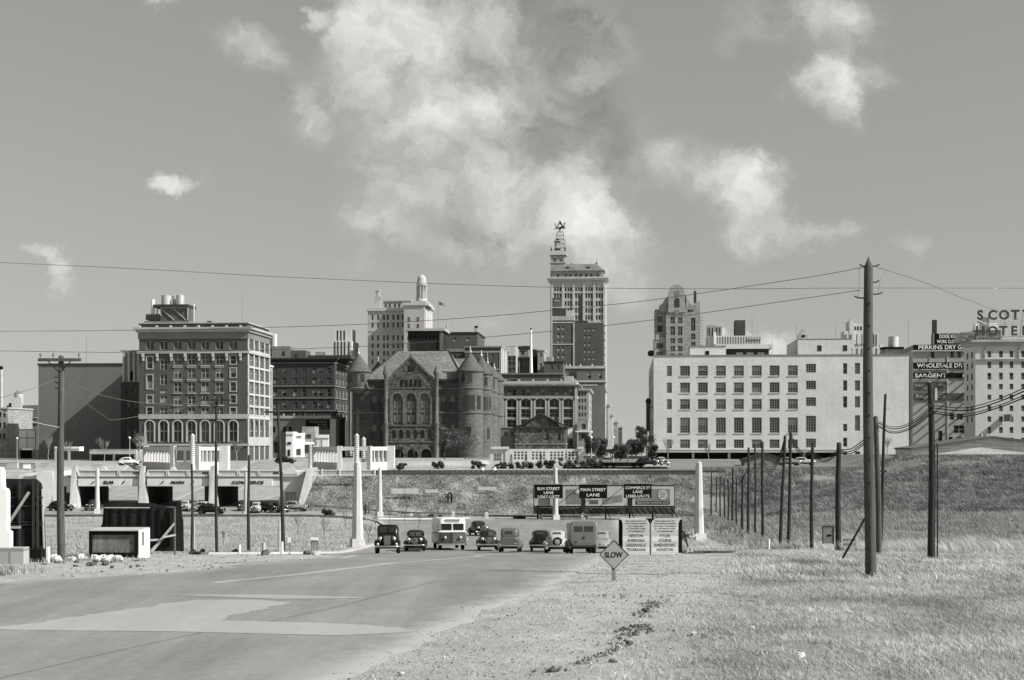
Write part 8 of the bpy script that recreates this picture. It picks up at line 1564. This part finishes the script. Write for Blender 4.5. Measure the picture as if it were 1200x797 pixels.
def conifer(label, px, Y, w, h, group, m=LEAF):
    x = (px-CX)/F*Y; rnd = random.Random(int(px*3)); t = empty('conifer', (x, Y, H(x, Y)-.05), 0, label=label, cat='tree', group=group); MB().cyl(0, 0, 0, h*.9, .09, .03, n=6).build('trunk', BARK, t); cb = MB()
    for i in range(700):
        f = rnd.random()**1.4; rr = w/2*(1-f)*rnd.uniform(.55, 1.1)+.03; a = rnd.random()*6.28; p = Vector((rr*math.cos(a), rr*math.sin(a), h*(.06+.94*f)+rnd.gauss(0, .04))); s = .11*rnd.uniform(.6, 1.4); q = Vector((math.cos(a), math.sin(a), -.35))*s; b = Vector((-math.sin(a), math.cos(a), 0))*s*.6; cb.add([p-q*.5, p+b, p+q, p-b], [(0, 1, 2, 3)])
    cb.build('crown', m, t)
cg = 'small conifers before the pierced white wall'
for px, h, lab in [(599, 15.5, 'conifer nearest the square block pavilion'), (616.5, 14.5, 'second conifer along the pierced wall'), (634, 17, 'third conifer along the pierced wall, the widest'), (663.5, 19, 'tall dark conifer in the middle right of the pierced wall'), (677, 15.5, 'conifer near the right end of the pierced wall')]: conifer(lab, px, 322, 8*322/F, h*322/F, cg)
leafy('shrub', 'thin dark shrub left of the tall middle conifer', 657, 320, 1.3, 2.3, LEAF, 500, None, trunk=0, leaf=.1, cat='shrub')
for i, (px, w, h) in enumerate([(605, 20, 4.5), (625, 22, 5), (645, 20, 6), (668, 20, 5.5), (688, 18, 7), (587, 14, 4), (560, 16, 5), (512, 16, 4.6), (472, 14, 4), (700, 18, 6)]):
    leafy('hedge', ['low hedge clump under the second conifer', 'low hedge clump between second and third conifers', 'low hedge clump under the third conifer', 'low hedge clump under the tall middle conifer', 'hedge clump at the right end of the pierced wall', 'hedge clump under the square block pavilion', 'low hedge left of the square pavilion', 'low hedge on the plaza before the courthouse doorway', 'low hedge at the right end of the courthouse colonnade', 'hedge clump right of the pierced wall end'][i], px, 300, w*1.15*300/F, h*1.9*300/F, LEAF, 1700, 'clipped hedge clumps on the plaza edge', trunk=0, leaf=.13, cat='hedge', blobs=16)
kk = 380/F
for px, Y, w, h, lab, m in [(692, 360, 14, 36, 'tall dark tree right of the pierced white wall', LEAF), (705, 380, 14, 28, 'dark tree before the streetcar', LEAF), (727, 380, 18, 20, 'low dark tree right of the streetcar', LEAF), (752, 370, 13, 46, 'tall narrow dark tree against the pale building edge', LEAF), (741, 400, 16, 26, 'dark tree in the gap of the far street', LEAF), (764, 350, 12, 22, 'dark tree at the corner of the pale building', LEAF)]:
    leafy('street_tree', lab, px, Y, w*Y/F, h*Y/F, m, 3200, 'dark street trees at the far street end', leaf=.2, z=5.7, blobs=22)
for px, Y, h, lab in [(469, 430, 22, 'small tree over the left courthouse arch'), (485, 430, 22, 'small tree over the middle courthouse arch'), (277, 372, 34, 'bare tree between hotel and its colonnade end'), (163, 378, 40, 'bare tree at the left corner of the brick hotel')]:
    bare_tree(lab, px, Y, h*Y/F, BARKL if px < 300 else BARK, 4, None, 5.7, 'budding_tree' if px > 300 else 'bare_tree', 500 if px > 300 else 150, LEAFM)
for px, Y, w, h, lab in [(521, 425, 15, 42, 'tall loose tree left of a pair before the round tower'), (545, 420, 34, 38, 'wide loose tree against the round tower')]: leafy('leafy_tree', lab, px, Y, w*Y/F, h*Y/F, LEAFM, 2600, None, leaf=.14, z=5.7, blobs=20)
for px, Y, h, lab in [(698, 330, 34, 'loose bare tree at the right end of the pierced wall'), (716, 345, 22, 'low bare tree beside the streetcar'), (735, 350, 26, 'bare tree in the middle of the far street gap'), (758, 335, 44, 'tall bare tree at the corner of the pale building')]: bare_tree(lab, px, Y, h*Y/F, BARK, 5, None, 5.7, r=.14, leaves=500, lm=LEAF)
for px, Y, h, lab in [(57, 380, 42, 'wide bare tree before the blank warehouse, left of the wide crossarm pole'), (80, 385, 32, 'bare tree right of the wide crossarm pole'), (122, 380, 38, 'bare tree above the filling station'), (372, 400, 40, 'bare tree among the pale shop fronts'), (783, 330, 42, 'bare tree before the left end of the loading dock'), (830, 400, 26, 'low spreading tree in the shade of the dock'), (1040, 330, 28, 'bare tree at the right end of the pale building'), (1180, 310, 14, 'small bare tree on the right bank')]:
    bare_tree(lab, px, Y, h*Y/F, BARKL, 4, 'bare winter trees in the distance', 5.7 if px < 1000 else None, r=.12)
sg = 'thin bare saplings planted on the slopes'
for i, (px, Y, y0) in enumerate([(380, 160, 592), (440, 190, 590), (457, 215, 574), (474, 215, 573), (491, 200, 590), (349, 175, 590), (405, 200, 590), (262, 150, 612), (520, 246, 580), (838, 165, 590), (845, 150, 605), (855, 148, 600), (864, 140, 610), (700, 246, 585), (870, 135, 612), (432, 150, 600)]):
    g = G(px, Y); bare_tree(['sapling left of the tallest pylon', 'sapling right of the tallest pylon', 'sapling right of the slim distant pylon', 'sapling below the joined white panels', 'sapling above the black car', 'sapling right of the crooked pole', 'sapling just left of the tallest pylon top', 'sapling by the hotel crossarm pole', 'sapling at the arched marker', 'sapling behind the right footpath lamp', 'thin sapling in the pale grass left of the bare poles', 'taller sapling in the pale grass by the bare poles', 'sapling closest to the bare poles', 'sapling before the billboard', 'sapling under the fourth bare pole', 'short sapling at the base line of the tallest pylon'][i], px, Y, CAMZ-(y0-HY)/F*Y-g.z, BARK, 3, sg, r=.035, name='sapling')
for px, Y, w, h, lab in [(505, 241, 34, 5, 'dark bush on the traffic island'), (385, 236, 16, 7, 'dark bush at the kerb left of the tallest pylon'), (275, 100, 5, 6, 'dark bush at the foot of the second verge post'), (232, 90, 22, 7, 'ragged bush where the ribbed hoarding ends'), (608, 241, 18, 2.5, 'flat dark bush on the far kerb behind the boxy sedan'), (1190, 94, 16, 10, 'dark bush at the right edge of the grass'), (800, 150, 22, 12, 'pale brush behind the right destination board')]:
    leafy('bush', lab, px, Y, w*Y/F, h*Y/F, LEAF if 'pale' not in lab else LEAFL, 800, None, trunk=0, leaf=.09*Y/100, cat='bush')
# small conduit of distant street clutter: lamp standards
for px, Y, lab in [(152, 370, 'thin street lamp left of the brick hotel'), (719, 350, 'thin street lamp near the streetcar'), (693, 345, 'thin street lamp at the pierced wall end'), (20, 400, 'thin pale lamp at far left')]:
    x = (px-CX)/F*Y; t = empty('street_lamp', (x, Y, 5.6), 0, label=lab, cat='street lamp', group='thin street lamps on the plaza'); MB().cyl(0, 0, 0, 5.6, .09, .06, n=8).build('post', METAL, t); MB().ball((0, 0, 5.8), .28).build('globe', WHITE, t)
